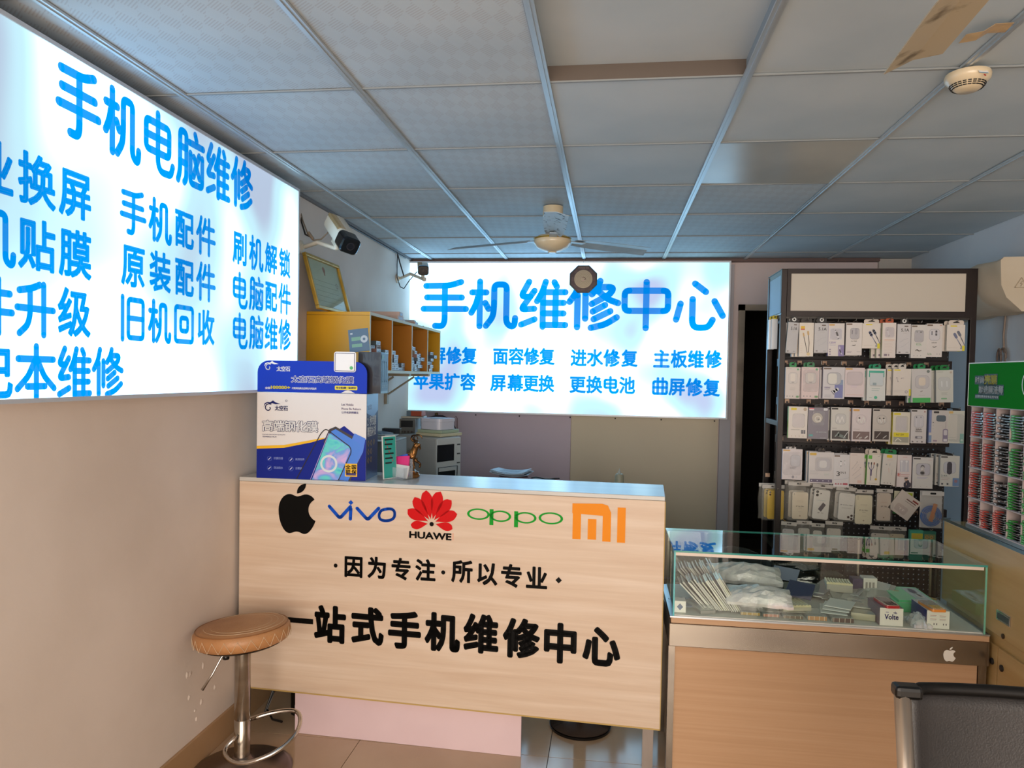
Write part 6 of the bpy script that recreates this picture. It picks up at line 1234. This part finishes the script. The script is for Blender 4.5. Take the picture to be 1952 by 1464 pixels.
b.glyphs('TIAN DI', -.04, .04, .078, .090, mat('#8a7068', .5), -.0014); b.glyphs('PING AN', -.04, .04, -.090, -.078, mat('#8a7068', .5), -.0014) if False else None
for k in range(8):
    a = R(45*k); 
    for j in (-1, 0, 1): b.stroke([(math.cos(a)*(.081+.006*j)-math.sin(a)*.014, math.sin(a)*(.081+.006*j)+math.cos(a)*.014), (math.cos(a)*(.081+.006*j)+math.sin(a)*.014, math.sin(a)*(.081+.006*j)-math.cos(a)*.014)], .0022, mat('#6f5450', .5), -.0016, k=3)
b.build('carved_face', mi)
b = B(); b.disc(0, 0, .068, mat('#a89880', .3, .3), -.002, 36); b.ring(0, 0, .068, .073, mat('#5a463e', .4), -.0025, 36)
for rr in (.058, .047, .036, .025): b.ring(0, 0, rr-.0012, rr, mat('#7d6e50', .4), -.003, 36)
b.stroke(rnd([(-.01, -.015), (.02, .0), (.005, .018), (-.012, .008)], .01), .004, mat('#c9a098', .3), -.0034); b.build('compass_disc', mi)
b = B(); b.tube([(0, .007, r8*.93), (0, .007, ZC-mq.z-.022)], .0012, mat('#8a8a8a', .5), 5); b.build('thread', mi)

# ------------------------------------------------------------------ air conditioner wrapped in cloth on the right wall
ac = thing('air_conditioner', 'wall air conditioner wrapped in a cream cloth cover behind the stand', 'air conditioner', T(2.165, 4.02, 1.935))
M_ac = noisy('cream_cloth', '#c9bba4', '#d4c7b2', (3, 3, 3), .8, bump=.15, bscale=9)
prof = [(0, .0), (-.11, -.005), (-.19, .06), (-.215, .12), (-.215, .245), (-.20, .262), (-.14, .268), (0, .268)]
b = B(); n = len(prof); K = 10; vs = []
for i in range(K+1):
    for (x, z) in prof: vs.append((x+.004*math.sin(i*2.1+z*20)-.0, .9*i/K, z+.005*math.sin(i*1.7+x*18)))
fs = [(i*n+j, (i+1)*n+j, (i+1)*n+(j+1) % n, i*n+(j+1) % n) for i in range(K) for j in range(n)]+[tuple(range(n)), tuple(range((K+1)*n-1, K*n-1, -1))]
b.add(vs, fs, M_ac); b.build('cloth_cover', ac, smooth=True)
b = B(); Ma = T(-.12, -.0035, .13); b.stroke([(-.03, -.02), (.03, -.02), (0, .03), (-.03, -.02)], .003, mat('#a89880', .6), 0, Ma, k=3); b.stroke([(.004, .012), (-.004, .0), (.004, -.002), (-.002, -.013)], .003, mat('#a89880', .6), 0, Ma, k=3); b.build('warning_triangle', ac)
b = B(); w1 = [at(1918, 590, 0, 2.16), at(1913, 640, 0, 2.16), at(1914, 672, 0, 2.16)]
b.tube([tuple(w1[0]), tuple(w1[1]), tuple(w1[2])], .006, mat('#8d7f74', .6), 6)
c_ = w1[2]; b.tube([(2.155, c_.y+.03*math.sin(t), c_.z-.02+.045*math.cos(t)) for t in [i*.5 for i in range(13)]], .006, mat('#77695f', .6), 6); b.tube([(2.14, c_.y+.02*math.sin(t)+.01, c_.z-.03+.05*math.cos(t)) for t in [i*.5 for i in range(13)]], .006, mat('#6d5f57', .6), 6)
tag(b.build('hanging_cord'), 'brown grey cord hanging in a knot on the right wall below the air conditioner', 'cord')

# ------------------------------------------------------------------ bar stool
M_lea = noisy('tan_leather', '#a8764a', '#b58254', (8, 8, 8), .42, bump=.12, bscale=160); M_st = mat('#cdb493', .6)
sx, sy = -1.388, 2.66
so = thing('bar_stool', 'round tan leather swivel stool with chrome post before the counter', 'stool', T(sx, sy, 0))
b = B(); b.lathe([(.19, 0), (.19, .004), (.17, .014), (.10, .028), (.05, .04), (.036, .05), (.034, .06)], noisy('worn_chrome_base', '#6a5c54', '#8a7d74', (3, 3, 3), .3, metal=.85), 48); b.build('base', so, smooth='all')
b = B(); b.lathe([(.030, .055), (.030, .20), (.0285, .202), (.0285, .205), (.030, .207), (.030, .50)], noisy('pitted_chrome', '#8d8478', '#b8afa2', (3, 3, 14), .2, metal=.95), 32); b.build('post', so, smooth=True)
ring = [(.033, 0, .145)]+[(.04+.10*math.sin(t)*1.0+.03*(t/6.28), .0+.0, 0) for t in []]
fp = []
for i in range(23):
    t = -math.pi*.95+i*(1.9*math.pi)/22; fp.append((.095+.115*math.cos(t)*1.0, .125*math.sin(t), .155+.055*math.cos(t)*.0+.075*(.5+.5*math.sin(t))*.9))
fp = [(.0, -.034, .15)]+fp+[(.0, .034, .17)]
b = B(); b.tube(rnd([(-.005, -.035, .150), (-.045, -.075, .105), (.06, -.155, .10), (.20, -.12, .145), (.245, -.02, .185), (.20, .085, .215), (.10, .075, .205), (.0, .034, .18)], .07, 6), .0085, M_chrome, 10); b.build('footrest', so, smooth='all')
Mt = T(0, 0, .505) @ RY(R(-4.5)) @ RX(R(-2))
se = B(); n = 48
prof = [(0, 0), (.155, 0), (.172, .008), (.180, .03), (.178, .052), (.168, .064), (.150, .069), (.10, .074), (.05, .077), (0, .078)]
se.lathe(prof, M_lea, n); so_ = se.build('seat_cushion', so, Mt, smooth='all')
b = B()
b.tube([(.170*math.cos(2*math.pi*i/48), .170*math.sin(2*math.pi*i/48), .0635) for i in range(48)], .002, mat('#8d5f38', .5), 5, closed=True)
for rr in (.148, .125, .102, .079, .056): b.tube([(rr*math.cos(t)+.01, rr*math.sin(t), .0702+.0065*(1-rr/.15)+.0003) for t in [R(-150+i*8) for i in range(39)]], .0009, M_st, 4)
for i in range(24):
    for s_ in (-1, 1): a0 = 2*math.pi*i/24; b.tube([(.1808*math.cos(a0+s_*k*.045), .1808*math.sin(a0+s_*k*.045), .010+k*.0135) for k in range(4)], .0008, M_st, 4)
o = b.build('stitching', so, Mt); o['kind'] = 'stuff'
b = B(); b.lathe([(0, -.012), (.14, -.010), (.158, -.001)], M_black, 32); b.lathe([(.045, -.035), (.05, -.012)], M_black, 16); b.build('seat_plate', so, Mt, smooth=True)
b = B(); b.tube([(-.03, -.02, .480), (-.06, -.05, .46), (-.085, -.07, .40), (-.115, -.09, .345)], [.004, .004, .004, .006], M_chrome, 8); b.lathe([(0, -.012), (.013, -.008), (.013, .008), (0, .012)], M_black, 10, T(-.05, -.035, .455)); b.tube([(-.05, -.03, .505), (-.065, -.045, .49), (-.075, -.06, .485)], .003, M_black, 6); b.build('lever', so, smooth='all')

# stool base seen under the counter, dark gear below it
q = at(1105, 1388, 2, .02); b = B(); b.lathe([(0, 0.012), (.13, .012), (.135, .016), (.13, .022), (.06, .04), (.028, .055), (.028, .6)], noisy('dark_round_base', '#3c322c', '#4d4038', (4, 4, 4), .25, metal=.5), 40); b.lathe([(.135, .001), (.137, .012), (.12, .014)], M_black, 40)
tag(b.build('stool_foot', None, T(q.x, q.y+.06, 0), smooth=True), 'dark round pedestal foot showing below the right part of the counter', 'stool foot')
q = at(545, 1345, 2, .12); b = B(); b.box(-.06, .06, 0, .16, 0, .17, M_black); b.rect(-.03, .005, .035, .055, mat('#a8a4a0', .5), -.0006); tag(b.build('black_case', None, T(-1.345, 3.10, .001) @ RZ(R(-20)), bevel=.01), 'black case with a small white label in the shade under the counter', 'case')
b = B(); b.tube([(-1.50, 3.12, .19), (-1.47, 3.10, .11), (-1.49, 3.08, .04), (-1.45, 3.05, .012), (-1.40, 3.04, .01)], .005, M_black, 6); b.tube([(-1.44, 3.14, .20), (-1.47, 3.09, .12), (-1.50, 3.06, .012)], .004, M_black, 6); tag(b.build('floor_cable'), 'black cables hanging to the floor under the left end of the counter', 'cable')

# ------------------------------------------------------------------ office chair at the lower right
oc = thing('office_chair', 'black leather office chair with chrome side rails at the lower right', 'chair', T(.893, 1.72, 0) @ RZ(math.pi) @ Matrix.Scale(.978, 4, (0, 0, 1)))
M_bl2 = noisy('black_leather', '#1e1c1c', '#272424', (6, 6, 6), .40, bump=.1, bscale=220); HW = .225
def yb(z): return -.02+.10*((.895-z)/.45)   # the back slopes forward going down
b = B(); n = 14; m_ = 10; vs = []; fs = []
for i in range(n+1):
    for j in range(m_+1):
        u = i/n*2-1; z = .44+.445*j/m_; sag = .035*(1-u*u)**.6; tz = .012*math.sin(j/m_*math.pi)
        vs.append((u*(HW-.012), yb(z)-sag*.9-tz, z))
for i in range(n):
    for j in range(m_): q = i*(m_+1)+j; fs.append((q, q+m_+1, q+m_+2, q+1))
b.add(vs, fs, M_bl2); o = b.build('backrest', oc, smooth='all'); md = o.modifiers.new('t', 'SOLIDIFY'); md.thickness = .022; md.offset = 1
b = B(); b.tube([(-(HW-.02), yb(.885)+.012, .884)]+[(HW*(-.8+1.6*k/8), yb(.885)-.03*(1-(-.8+1.6*k/8)**2)**.6+.0, .884) for k in range(9)]+[(HW-.02, yb(.885)+.012, .884)], .014, mat('#0b0a0a', .5, spec=.3), 10); b.build('top_roll', oc, smooth='all')
for s_ in (-1, 1):
    b = B(); b.tube([(s_*HW, yb(.87), .875), (s_*HW, yb(.65), .65), (s_*HW, yb(.47)+.0, .47), (s_*HW, .12, .41), (s_*HW, .50, .42)], .018, mat('#d6cfc6', .3, .85), 12); b.build('side_rail', oc, smooth='all')
    b = B(); b.box(s_*HW-(.040 if s_ > 0 else .019), s_*HW+(.019 if s_ > 0 else .040), yb(.88)-.022, yb(.88)+.02, .868, .898, M_black); b.build('rail_cap', oc, bevel=.009)
    b = B(); b.lathe([(0, 0), (.016, 0), (.018, .006), (.016, .012), (0, .012)], M_black, 16, T(s_*HW, yb(.66)+.016, .665) @ RX(R(-90))); b.build('rail_bolt', oc)
    b = B(); b.tube([(s_*HW, yb(.63)+.014, .635), (s_*.235, .18, .64), (s_*.235, .36, .63), (s_*.23, .38, .50), (s_*.225, .38, .42)], .013, M_black, 10); b.build('armrest', oc, smooth='all')
b = B(); b.box(-.21, .21, .10, .54, .40, .455, M_bl2); b.build('seat', oc, bevel=.02, seg=3)
b = B(); b.lathe([(.03, .09), (.03, .395)], M_black, 16, T(0, .32, 0)); b.build('gas_column', oc, smooth=True)
for k in range(5):
    a = R(72*k+18); b = B(); b.tube([(0, .32, .095), (.15*math.cos(a), .32+.15*math.sin(a), .085), (.27*math.cos(a), .32+.27*math.sin(a), .062)], [.022, .018, .013], M_black, 8); b.build('base_arm', oc, smooth='all')
    b = B(); b.lathe([(0, -.012), (.025, -.012), (.025, .012), (0, .012)], M_black, 14, T(.27*math.cos(a), .32+.27*math.sin(a), .0255) @ RX(R(90))); b.build('caster', oc)
# ------------------------------------------------------------------ goods inside the glass showcase
ZF = .6515
M_sil = noisy('silver_bag', '#cfcacc', '#f4f0ee', (18, 18, 18), .34, metal=.15, bump=.6, bscale=26)
M_plb = filmmat('pack_plastic', '#d9d6c8', .55, .12); M_whb = mat('#e8e4de', .45); M_cbx = filmmat('clear_box', '#cdd4cc', .35, .08)
def lump(name, label, cat, px, py, z, w_, d_, h_, rz, m, amp=.006, peak=.5, seed=1, group=None, tilt=(0, 0)):
    """soft irregular bag: a closed grid body, thick in the middle and thin at its edges"""
    random.seed(seed); n, k = 12, 8; top = []; bot = []
    for i in range(n+1):
        for j in range(k+1):
            u = i/n; v = j/k; e = (max(0, math.sin(math.pi*u))**.5)*(max(0, math.sin(math.pi*v))**.5)
            r = 1-abs(u-peak)/max(peak, 1-peak); hh = h_*(.25+.75*e*(.55+.45*r))+random.uniform(-amp, amp)*e
            x = (u-.5)*w_+random.uniform(-1, 1)*.004; y = (v-.5)*d_+random.uniform(-1, 1)*.004
            top.append((x, y, max(.004, hh))); bot.append((x, y, 0))
    N = len(top); fs = []
    for i in range(n):
        for j in range(k): q = i*(k+1)+j; fs += [(q, q+k+1, q+k+2, q+1), (N+q, N+q+1, N+q+k+2, N+q+k+1)]
    for i in range(n): fs += [(i*(k+1), N+i*(k+1), N+(i+1)*(k+1), (i+1)*(k+1)), (i*(k+1)+k, (i+1)*(k+1)+k, N+(i+1)*(k+1)+k, N+i*(k+1)+k)]
    for j in range(k): fs += [(j, j+1, N+j+1, N+j), (n*(k+1)+j, N+n*(k+1)+j, N+n*(k+1)+j+1, n*(k+1)+j+1)]
    p = at(px, py, 2, z); b = B(); b.add(top+bot, fs, m)
    o = b.build(name, None, T(p.x, p.y, z) @ RZ(R(rz)) @ RX(R(tilt[0])) @ RY(R(tilt[1]))); return tag(o, label, cat, group)
def bx(name, label, cat, px, py, z, w_, d_, h_, rz, m, group=None, bev=.0015, tilt=(0, 0), extra=None):
    """box whose front bottom centre sits at the pixel on height z"""
    p = at(px, py, 2, z); p.y = min(max(p.y, 2.866+abs(math.sin(R(rz)))*w_/2), 3.262-d_*math.cos(R(rz))); b = B(); b.box(-w_/2, w_/2, 0, d_, 0, h_, m)
    if extra: extra(b, w_, d_, h_)
    o = b.build(name, None, T(p.x, p.y, z+.0006) @ RZ(R(rz)) @ RX(R(tilt[0])) @ RY(R(tilt[1])), bevel=bev); return tag(o, label, cat, group)
# leaning film packs
random.seed(9)
cc_ = ['#d2d0c6', '#c2c0ba', '#aaa8a2', '#dedcd2', '#9a9892', '#cbc8b4', '#b6b4ae']
NT = ['first', 'second', 'third', 'fourth', 'fifth', 'sixth', 'seventh', 'eighth', 'ninth', 'tenth', 'eleventh', 'twelfth', 'thirteenth', 'fourteenth', 'fifteenth', 'sixteenth', 'seventeenth', 'eighteenth', 'nineteenth', 'twentieth']
for row_, (yy, n_, xa, xb, hh_) in enumerate(((2.955, 19, .385, .525, .145), (3.105, 16, .40, .50, .160))):
    for k in range(n_):
        t = k/(n_-1); x = xa+(xb-xa)*t; ang = -(44-14*t)+random.uniform(-3, 3); b = B(); H_ = hh_*random.uniform(.92, 1.04)
        b.box(0, .0045, -.05, .05, 0, H_, mat(random.choice(cc_), .3, coat=.5)); b.box(-.0006, 0, -.045, .045, .008, H_-.01, mat('#6d665e', .4)); b.box(.0045, .0050, -.046, .046, .006, H_-.008, M_plb)
        tag(b.build('film_pack', None, T(x, yy+random.uniform(-.006, .006), ZF+.006) @ RY(R(ang)), bevel=0), '%s leaning film pack from the left in the %s fan inside the showcase' % (NT[k], ('front', 'rear')[row_]), 'film pack', 'film packs leaning in the showcase')
def dia(b, w_, d_, h_): b.poly([(-.012, h_*.5), (0, h_*.2), (.012, h_*.5), (0, h_*.8)], mat('#5a6a8a', .4), -.0006)
bx('white_box', 'white box with a small blue diamond at the left end of the showcase', 'box', 1296, 1168, ZF, .045, .05, .045, 0, M_whb, extra=dia)
lump('clear_bag', 'flattened blue-grey clear bag at the front left corner of the showcase', 'bag', 1310, 1150, ZF, .12, .10, .018, 10, filmmat('bag_blue', '#9aa8b8', .6, .12), .004, .4, 3)
bx('clear_box', 'clear lidded box lying aslant before the leaning film packs', 'box', 1350, 1168, ZF+.014, .06, .11, .014, 24, M_cbx)
bx('clear_box', 'clear box under the aslant one at the front left of the showcase', 'box', 1350, 1171, ZF, .06, .10, .013, 14, mat('#8d8c86', .2, coat=.5))
# supports: bundles of packs under the silver bags
for k, (px, py, w_, d_, h_, lb) in enumerate(((1430, 1158, .16, .09, .055, 'bundle of silvery packs under the front silver bag'), (1410, 1120, .24, .11, .070, 'bundle of grey packs under the rear silver bag'))):
    lump('pack_bundle', lb, 'packs', px, py, ZF, w_, d_, h_, -4, M_sil, .004, .5, 30+k)
lump('silver_bag', 'large crumpled silver bag at the back of the showcase', 'bag', 1417, 1098, ZF+.075, .30, .14, .055, -6, M_sil, .007, .55, 5, tilt=(14, 0))
lump('silver_bag', 'large crumpled silver bag in front of the other silver one', 'bag', 1446, 1140, ZF+.058, .24, .13, .045, -8, M_sil, .006, .62, 6, tilt=(14, 0))
bx('navy_pouch', 'dark navy flat pouch tilted beside the front silver bag', 'pouch', 1520, 1140, ZF+.045, .10, .11, .006, -24, mat('#363c5c', .35, coat=.4), tilt=(18, 4))
bx('grey_pouch', 'blue-grey flat pouch above the navy pouch', 'pouch', 1490, 1103, ZF+.070, .105, .10, .005, -22, mat('#8a93a8', .3, coat=.4), tilt=(16, 4))
def ribs(b, w_, d_, h_):
    for k in range(9): b.tube([(-w_/2+.006+k*(w_-.012)/8, .004, h_+.003), (-w_/2+.006+k*(w_-.012)/8, d_-.004, h_+.003)], .0055, mat('#cfc9a0', .35, coat=.4), 7)
bx('ribbed_pack', 'yellowish ribbed bundle of pouches before the navy pouch', 'packs', 1520, 1166, ZF+.016, .115, .10, .014, 14, mat('#b8b4a0', .35), extra=ribs)
bx('ribbed_pack', 'pale ribbed pack lying at the back of the showcase behind the pouches', 'packs', 1553, 1085, ZF+.03, .10, .09, .03, -8, mat('#a8a698', .35), extra=ribs)
names = ['gold-edged', 'pink-edged', 'brown-edged', 'amber-edged', 'dark-edged']
for k, (px, cc, w_) in enumerate(((1430, '#a88a4a', .075), (1470, '#b07a66', .062), (1512, '#6a5a4a', .075), (1558, '#b4875a', .072), (1607, '#5a4640', .080))):
    def ed(b, w2, d2, h2, cc=cc):
        b.rect(-w2/2+.002, w2/2-.002, .002, h2-.002, mat(cc, .4), -.0006)
        for q in range(4): b.rect(-w2/2+.006+q*w2/4, -w2/2+.0075+q*w2/4, .001, h2-.001, mat('#ddd6c4', .3), -.001)
    bx('clear_box', names[k]+' clear box in the row along the front pane', 'box', px, 1174+.078*(px-1430), ZF, w_, .10, .014+(.005 if k > 2 else 0), 0, M_cbx, extra=ed, group='clear boxes along the front pane')
bx('clear_sheet', 'clear plastic sheet lying across the front clear boxes', 'sheet', 1500, 1168, ZF+.0155, .16, .05, .002, 3, M_plb)
for k, (z_, rz, lb) in enumerate(((.020, -14, 'lowest'), (.026, -20, 'middle'), (.032, -26, 'topmost'))):
    bx('screen_film', '%s of three pale film sheets on the amber and dark-edged boxes' % lb, 'film', 1590+k*3, 1172-6*k, ZF+z_, .095, .12, .004, rz, mat(('#b9c0ba', '#c9cfc8', '#d6dad4')[k], .2, coat=.6))
bx('clear_box', 'large clear box with yellow-grey contents left of the Volte box', 'box', 1645, 1183, ZF, .085, .15, .026, -12, mat('#a9a58c', .18, coat=.6))
bx('clear_box', 'frosted flat box lying on the large clear box', 'box', 1640, 1160, ZF+.0275, .09, .12, .006, -16, M_plb)
lump('clear_bag', 'clear bag with ridged pale strips behind the red phone', 'bag', 1672, 1130, ZF+.002, .12, .11, .036, -20, M_plb, .005, .5, 14)
lump('clear_bag', 'wrinkled clear bag in the middle of the showcase', 'bag', 1600, 1132, ZF+.001, .15, .09, .026, -6, M_plb, .006, .5, 15)
for k in range(4):
    bx('film_sleeve', '%s of four slanting clear sleeves at the back of the showcase' % NT[k], 'film sleeve', 1562+27*k, 1110+3*k, ZF+.012+.004*k, .085, .17, .004, -28, mat(('#8f938c', '#a6aaa2', '#969a94', '#aeb2aa')[k], .15, coat=.7), group='clear sleeves at the back', tilt=(9, 3))
def pt(b, w_, d_, h_):
    for q in range(3): b.rect(-w_*.35+q*w_*.25, -w_*.2+q*w_*.25, h_*.35, h_*.8, mat('#8a8680', .4), -.0006)
bx('white_box', 'small printed white box standing at the back between purple packs', 'box', 1603, 1094, ZF+.0005, .055, .05, .085, 0, mat('#cfccc4', .45), extra=pt)
bx('purple_box', 'dark purple box behind the printed white box', 'box', 1583, 1094, ZF+.0005, .04, .05, .08, 0, mat('#3a3050', .4))
bx('white_tube', 'long white rolled tube lying across the middle of the showcase', 'tube', 1590, 1122, ZF+.001, .26, .016, .016, 0, mat('#b8b4ae', .4), bev=.006)
# pale green boxes
M_gb = mat('#8fdcae', .35); M_gs = mat('#5fc486', .35)
def gr(b, w_, d_, h_):
    b.rect(-w_/2, w_/2, 0, h_, M_gs, -.0006); b.add([(-w_/2-.0006, 0, 0), (-w_/2-.0006, d_, 0), (-w_/2-.0006, d_, h_), (-w_/2-.0006, 0, h_)], [(0, 3, 2, 1)], M_gs)
    z = h_+.0006
    b.add([(w_*.02, d_*.08, z), (w_*.44, d_*.08, z), (w_*.44, d_*.92, z), (w_*.02, d_*.92, z)], [(0, 1, 2, 3)], mat('#c2cfd0', .2))
    n = 14; b.add([(w_*.22+w_*.09*math.cos(2*math.pi*i/n), d_*.68+d_*.18*math.sin(2*math.pi*i/n), z+.0006) for i in range(n)], [tuple(range(n))], mat('#4a4f6a', .3))
    b.add([(w_*.26+w_*.10*math.cos(2*math.pi*i/n), d_*.32+d_*.13*math.sin(2*math.pi*i/n), z+.0006) for i in range(n)], [tuple(range(n))], mat('#e4e0da', .3))
    b.add([(w_*.20, d_*.45, z+.001), (w_*.29, d_*.42, z+.001), (w_*.31, d_*.30, z+.001), (w_*.23, d_*.28, z+.001)], [(0, 1, 2, 3)], mat('#3f3a5c', .3))
    b.add([(-w_*.34, d_*.62, z), (-w_*.16, d_*.62, z), (-w_*.16, d_*.68, z), (-w_*.34, d_*.68, z)], [(0, 1, 2, 3)], mat('#c9c28a', .4))
bx('green_box', 'mint green product box at the back right of the showcase', 'box', 1706, 1134, ZF, .14, .20, .044, 0, M_gb, extra=gr)
def gr2(b, w_, d_, h_):
    gr(b, w_, d_, h_); b.add([(-w_*.38, d_*.05, h_+.0008), (w_*.05, d_*.05, h_+.0008), (w_*.0, d_*.8, h_+.0008), (-w_*.34, d_*.85, h_+.0008)], [(0, 1, 2, 3)], mat('#d2dccf', .4))
bx('green_box', 'mint green product box with a white printed panel behind the phones', 'box', 1742, 1168, ZF, .13, .14, .034, -3, M_gb, extra=gr2)
# phone boxes with phones lying on top
def vol(b, w_, d_, h_):
    b.rect(-w_/2, w_/2, 0, h_, M_whb, -.0005); b.glyphs('Volte', -w_*.30, w_*.30, h_*.36, h_*.66, mat('#241c7a', .4), -.0011, .03)
    b.stroke([(w_*.08, h_*.74), (w_*.16, h_*.80), (w_*.22, h_*.72)], .0022, mat('#241c7a', .4), -.0011, k=3); b.stroke([(w_*.12, h_*.70), (w_*.16, h_*.74), (w_*.19, h_*.69)], .0018, mat('#241c7a', .4), -.0011, k=3)
    b.rect(-w_*.25, -w_*.12, h_*.75, h_*.78, mat('#5a50a0', .4), -.0011)
Fp = at(1704, 1198, 2, ZF)
bx('phone_box', 'white phone box marked Volte standing at the front pane', 'box', 1704, 1198, ZF, .082, .13, .066, 0, mat('#7a6670', .4), extra=vol)
def spec_(b, w_, d_, h_):
    b.rect(-w_/2, w_/2, 0, h_, M_whb, -.0005)
    b.add([(-w_/2-.0006, 0, 0), (-w_/2-.0006, d_, 0), (-w_/2-.0006, d_, h_), (-w_/2-.0006, 0, h_)], [(0, 3, 2, 1)], mat('#23286e', .35))
    for r_ in range(2):
        for q in range(2): b.rect(-w_*.36+q*w_*.42, -w_*.08+q*w_*.42, h_*(.72-.2*r_), h_*(.74-.2*r_), mat('#b4746a', .4), -.001); b.rect(-w_*.36+q*w_*.42, -w_*.10+q*w_*.42, h_*(.66-.2*r_), h_*(.675-.2*r_), mat('#8a8690', .4), -.001)
    for q in (-.2, -.08, .22, .34): b.rect(w_*q, w_*q+.003, h_*.2, h_*.3, mat('#3a3644', .4), -.001)
bx('phone_box', 'white phone box with a blue side and fine specification print', 'box', 1796, 1205, ZF, .078, .14, .066, 0, mat('#cfc8c6', .4), extra=spec_)
def phone(label, px, py, z, rz, col, scr):
    p = at(px, py, 2, z); t = thing('feature_phone', label, 'phone', T(p.x, p.y, z) @ RZ(R(rz)))
    def pb(y, z0, z1, k_): 
        pr = rrect(-.026*k_, .026*k_, -.055*k_, .055*k_, .008); n = len(pr); return [(q[0], q[1]+.058, z0) for q in pr]+[(q[0], q[1]+.058, z1) for q in pr], [tuple(reversed(range(n))), tuple(range(n, 2*n))]+[(i, (i+1) % n, n+(i+1) % n, n+i) for i in range(n)]
    b = B(); b.add(*pb(0, 0, .010, 1), mat(col, .3, coat=.4)); b.build('shell', t, bevel=.0015)
    b = B(); b.add(*pb(0, .0102, .0118, .97), mat('#c9b4a8', .2, .6)); b.build('bezel', t)
    b = B(); b.box(-.021, .021, .060, .106, .0119, .0124, mat(scr, .1)); b.build('screen', t)
    b = B()
    for i in range(3):
        for j in range(4): b.box(-.018+.013*i, -.008+.013*i, .010+.011*j, .018+.011*j, .0119, .0128, mat('#3a2024' if col != '#d98a3a' else '#c9a040', .3))
    b.build('keypad', t)['kind'] = 'stuff'
phone('red keypad phone lying on the Volte box', 1704, 1161, ZF+.0675, 6, '#a8232c', '#6a6468')
phone('orange-gold phone lying on the box with specification print', 1792, 1168, ZF+.0675, 5, '#d98a3a', '#8d8680')
lump('clear_bag', 'small clear bag squeezed between the two phone boxes', 'bag', 1750, 1190, ZF, .07, .10, .045, 0, filmmat('white_bag', '#dfe2e2', .7, .15), .006, .5, 17)
bx('brass_strip', 'small brass coloured strip at the right rear of the showcase floor', 'strip', 1772, 1142, ZF, .05, .01, .006, -40, mat('#b4935a', .3, .7))

random.seed(44)
for k in range(16):
    px = 1478+11.5*k; py = random.uniform(1092, 1118)
    bx('film_sleeve', '%s translucent sleeve from the left in the heap at the back of the showcase' % NT[k], 'film sleeve', px, py, ZF+.004+.0045*(k % 5), random.uniform(.07, .1), random.uniform(.10, .15), .004, random.uniform(-50, 20), mat(random.choice(('#b9bdb8', '#cfd2cc', '#8f938e', '#dde0da', '#a3a19a', '#77787e')), .15, coat=.7), group='sleeves heaped at the back', tilt=(random.uniform(2, 16), random.uniform(-8, 10)))
b = B(); random.seed(8)
for k in range(8):
    p = at(random.uniform(355, 440), random.uniform(1255, 1375), 0, XL)
    if p.z < .13: continue
    b.lathe([(random.uniform(.006, .016), 0), (.004, .003), (0, .0035)], M_wallL, 7, T(XL, p.y, p.z) @ RY(R(90)) @ Matrix.Scale(random.uniform(.5, 1.8), 4, (1, 0, 0)))
o = b.build('paint_blisters', bpy.data.objects['wall_left']); o['kind'] = 'stuff'
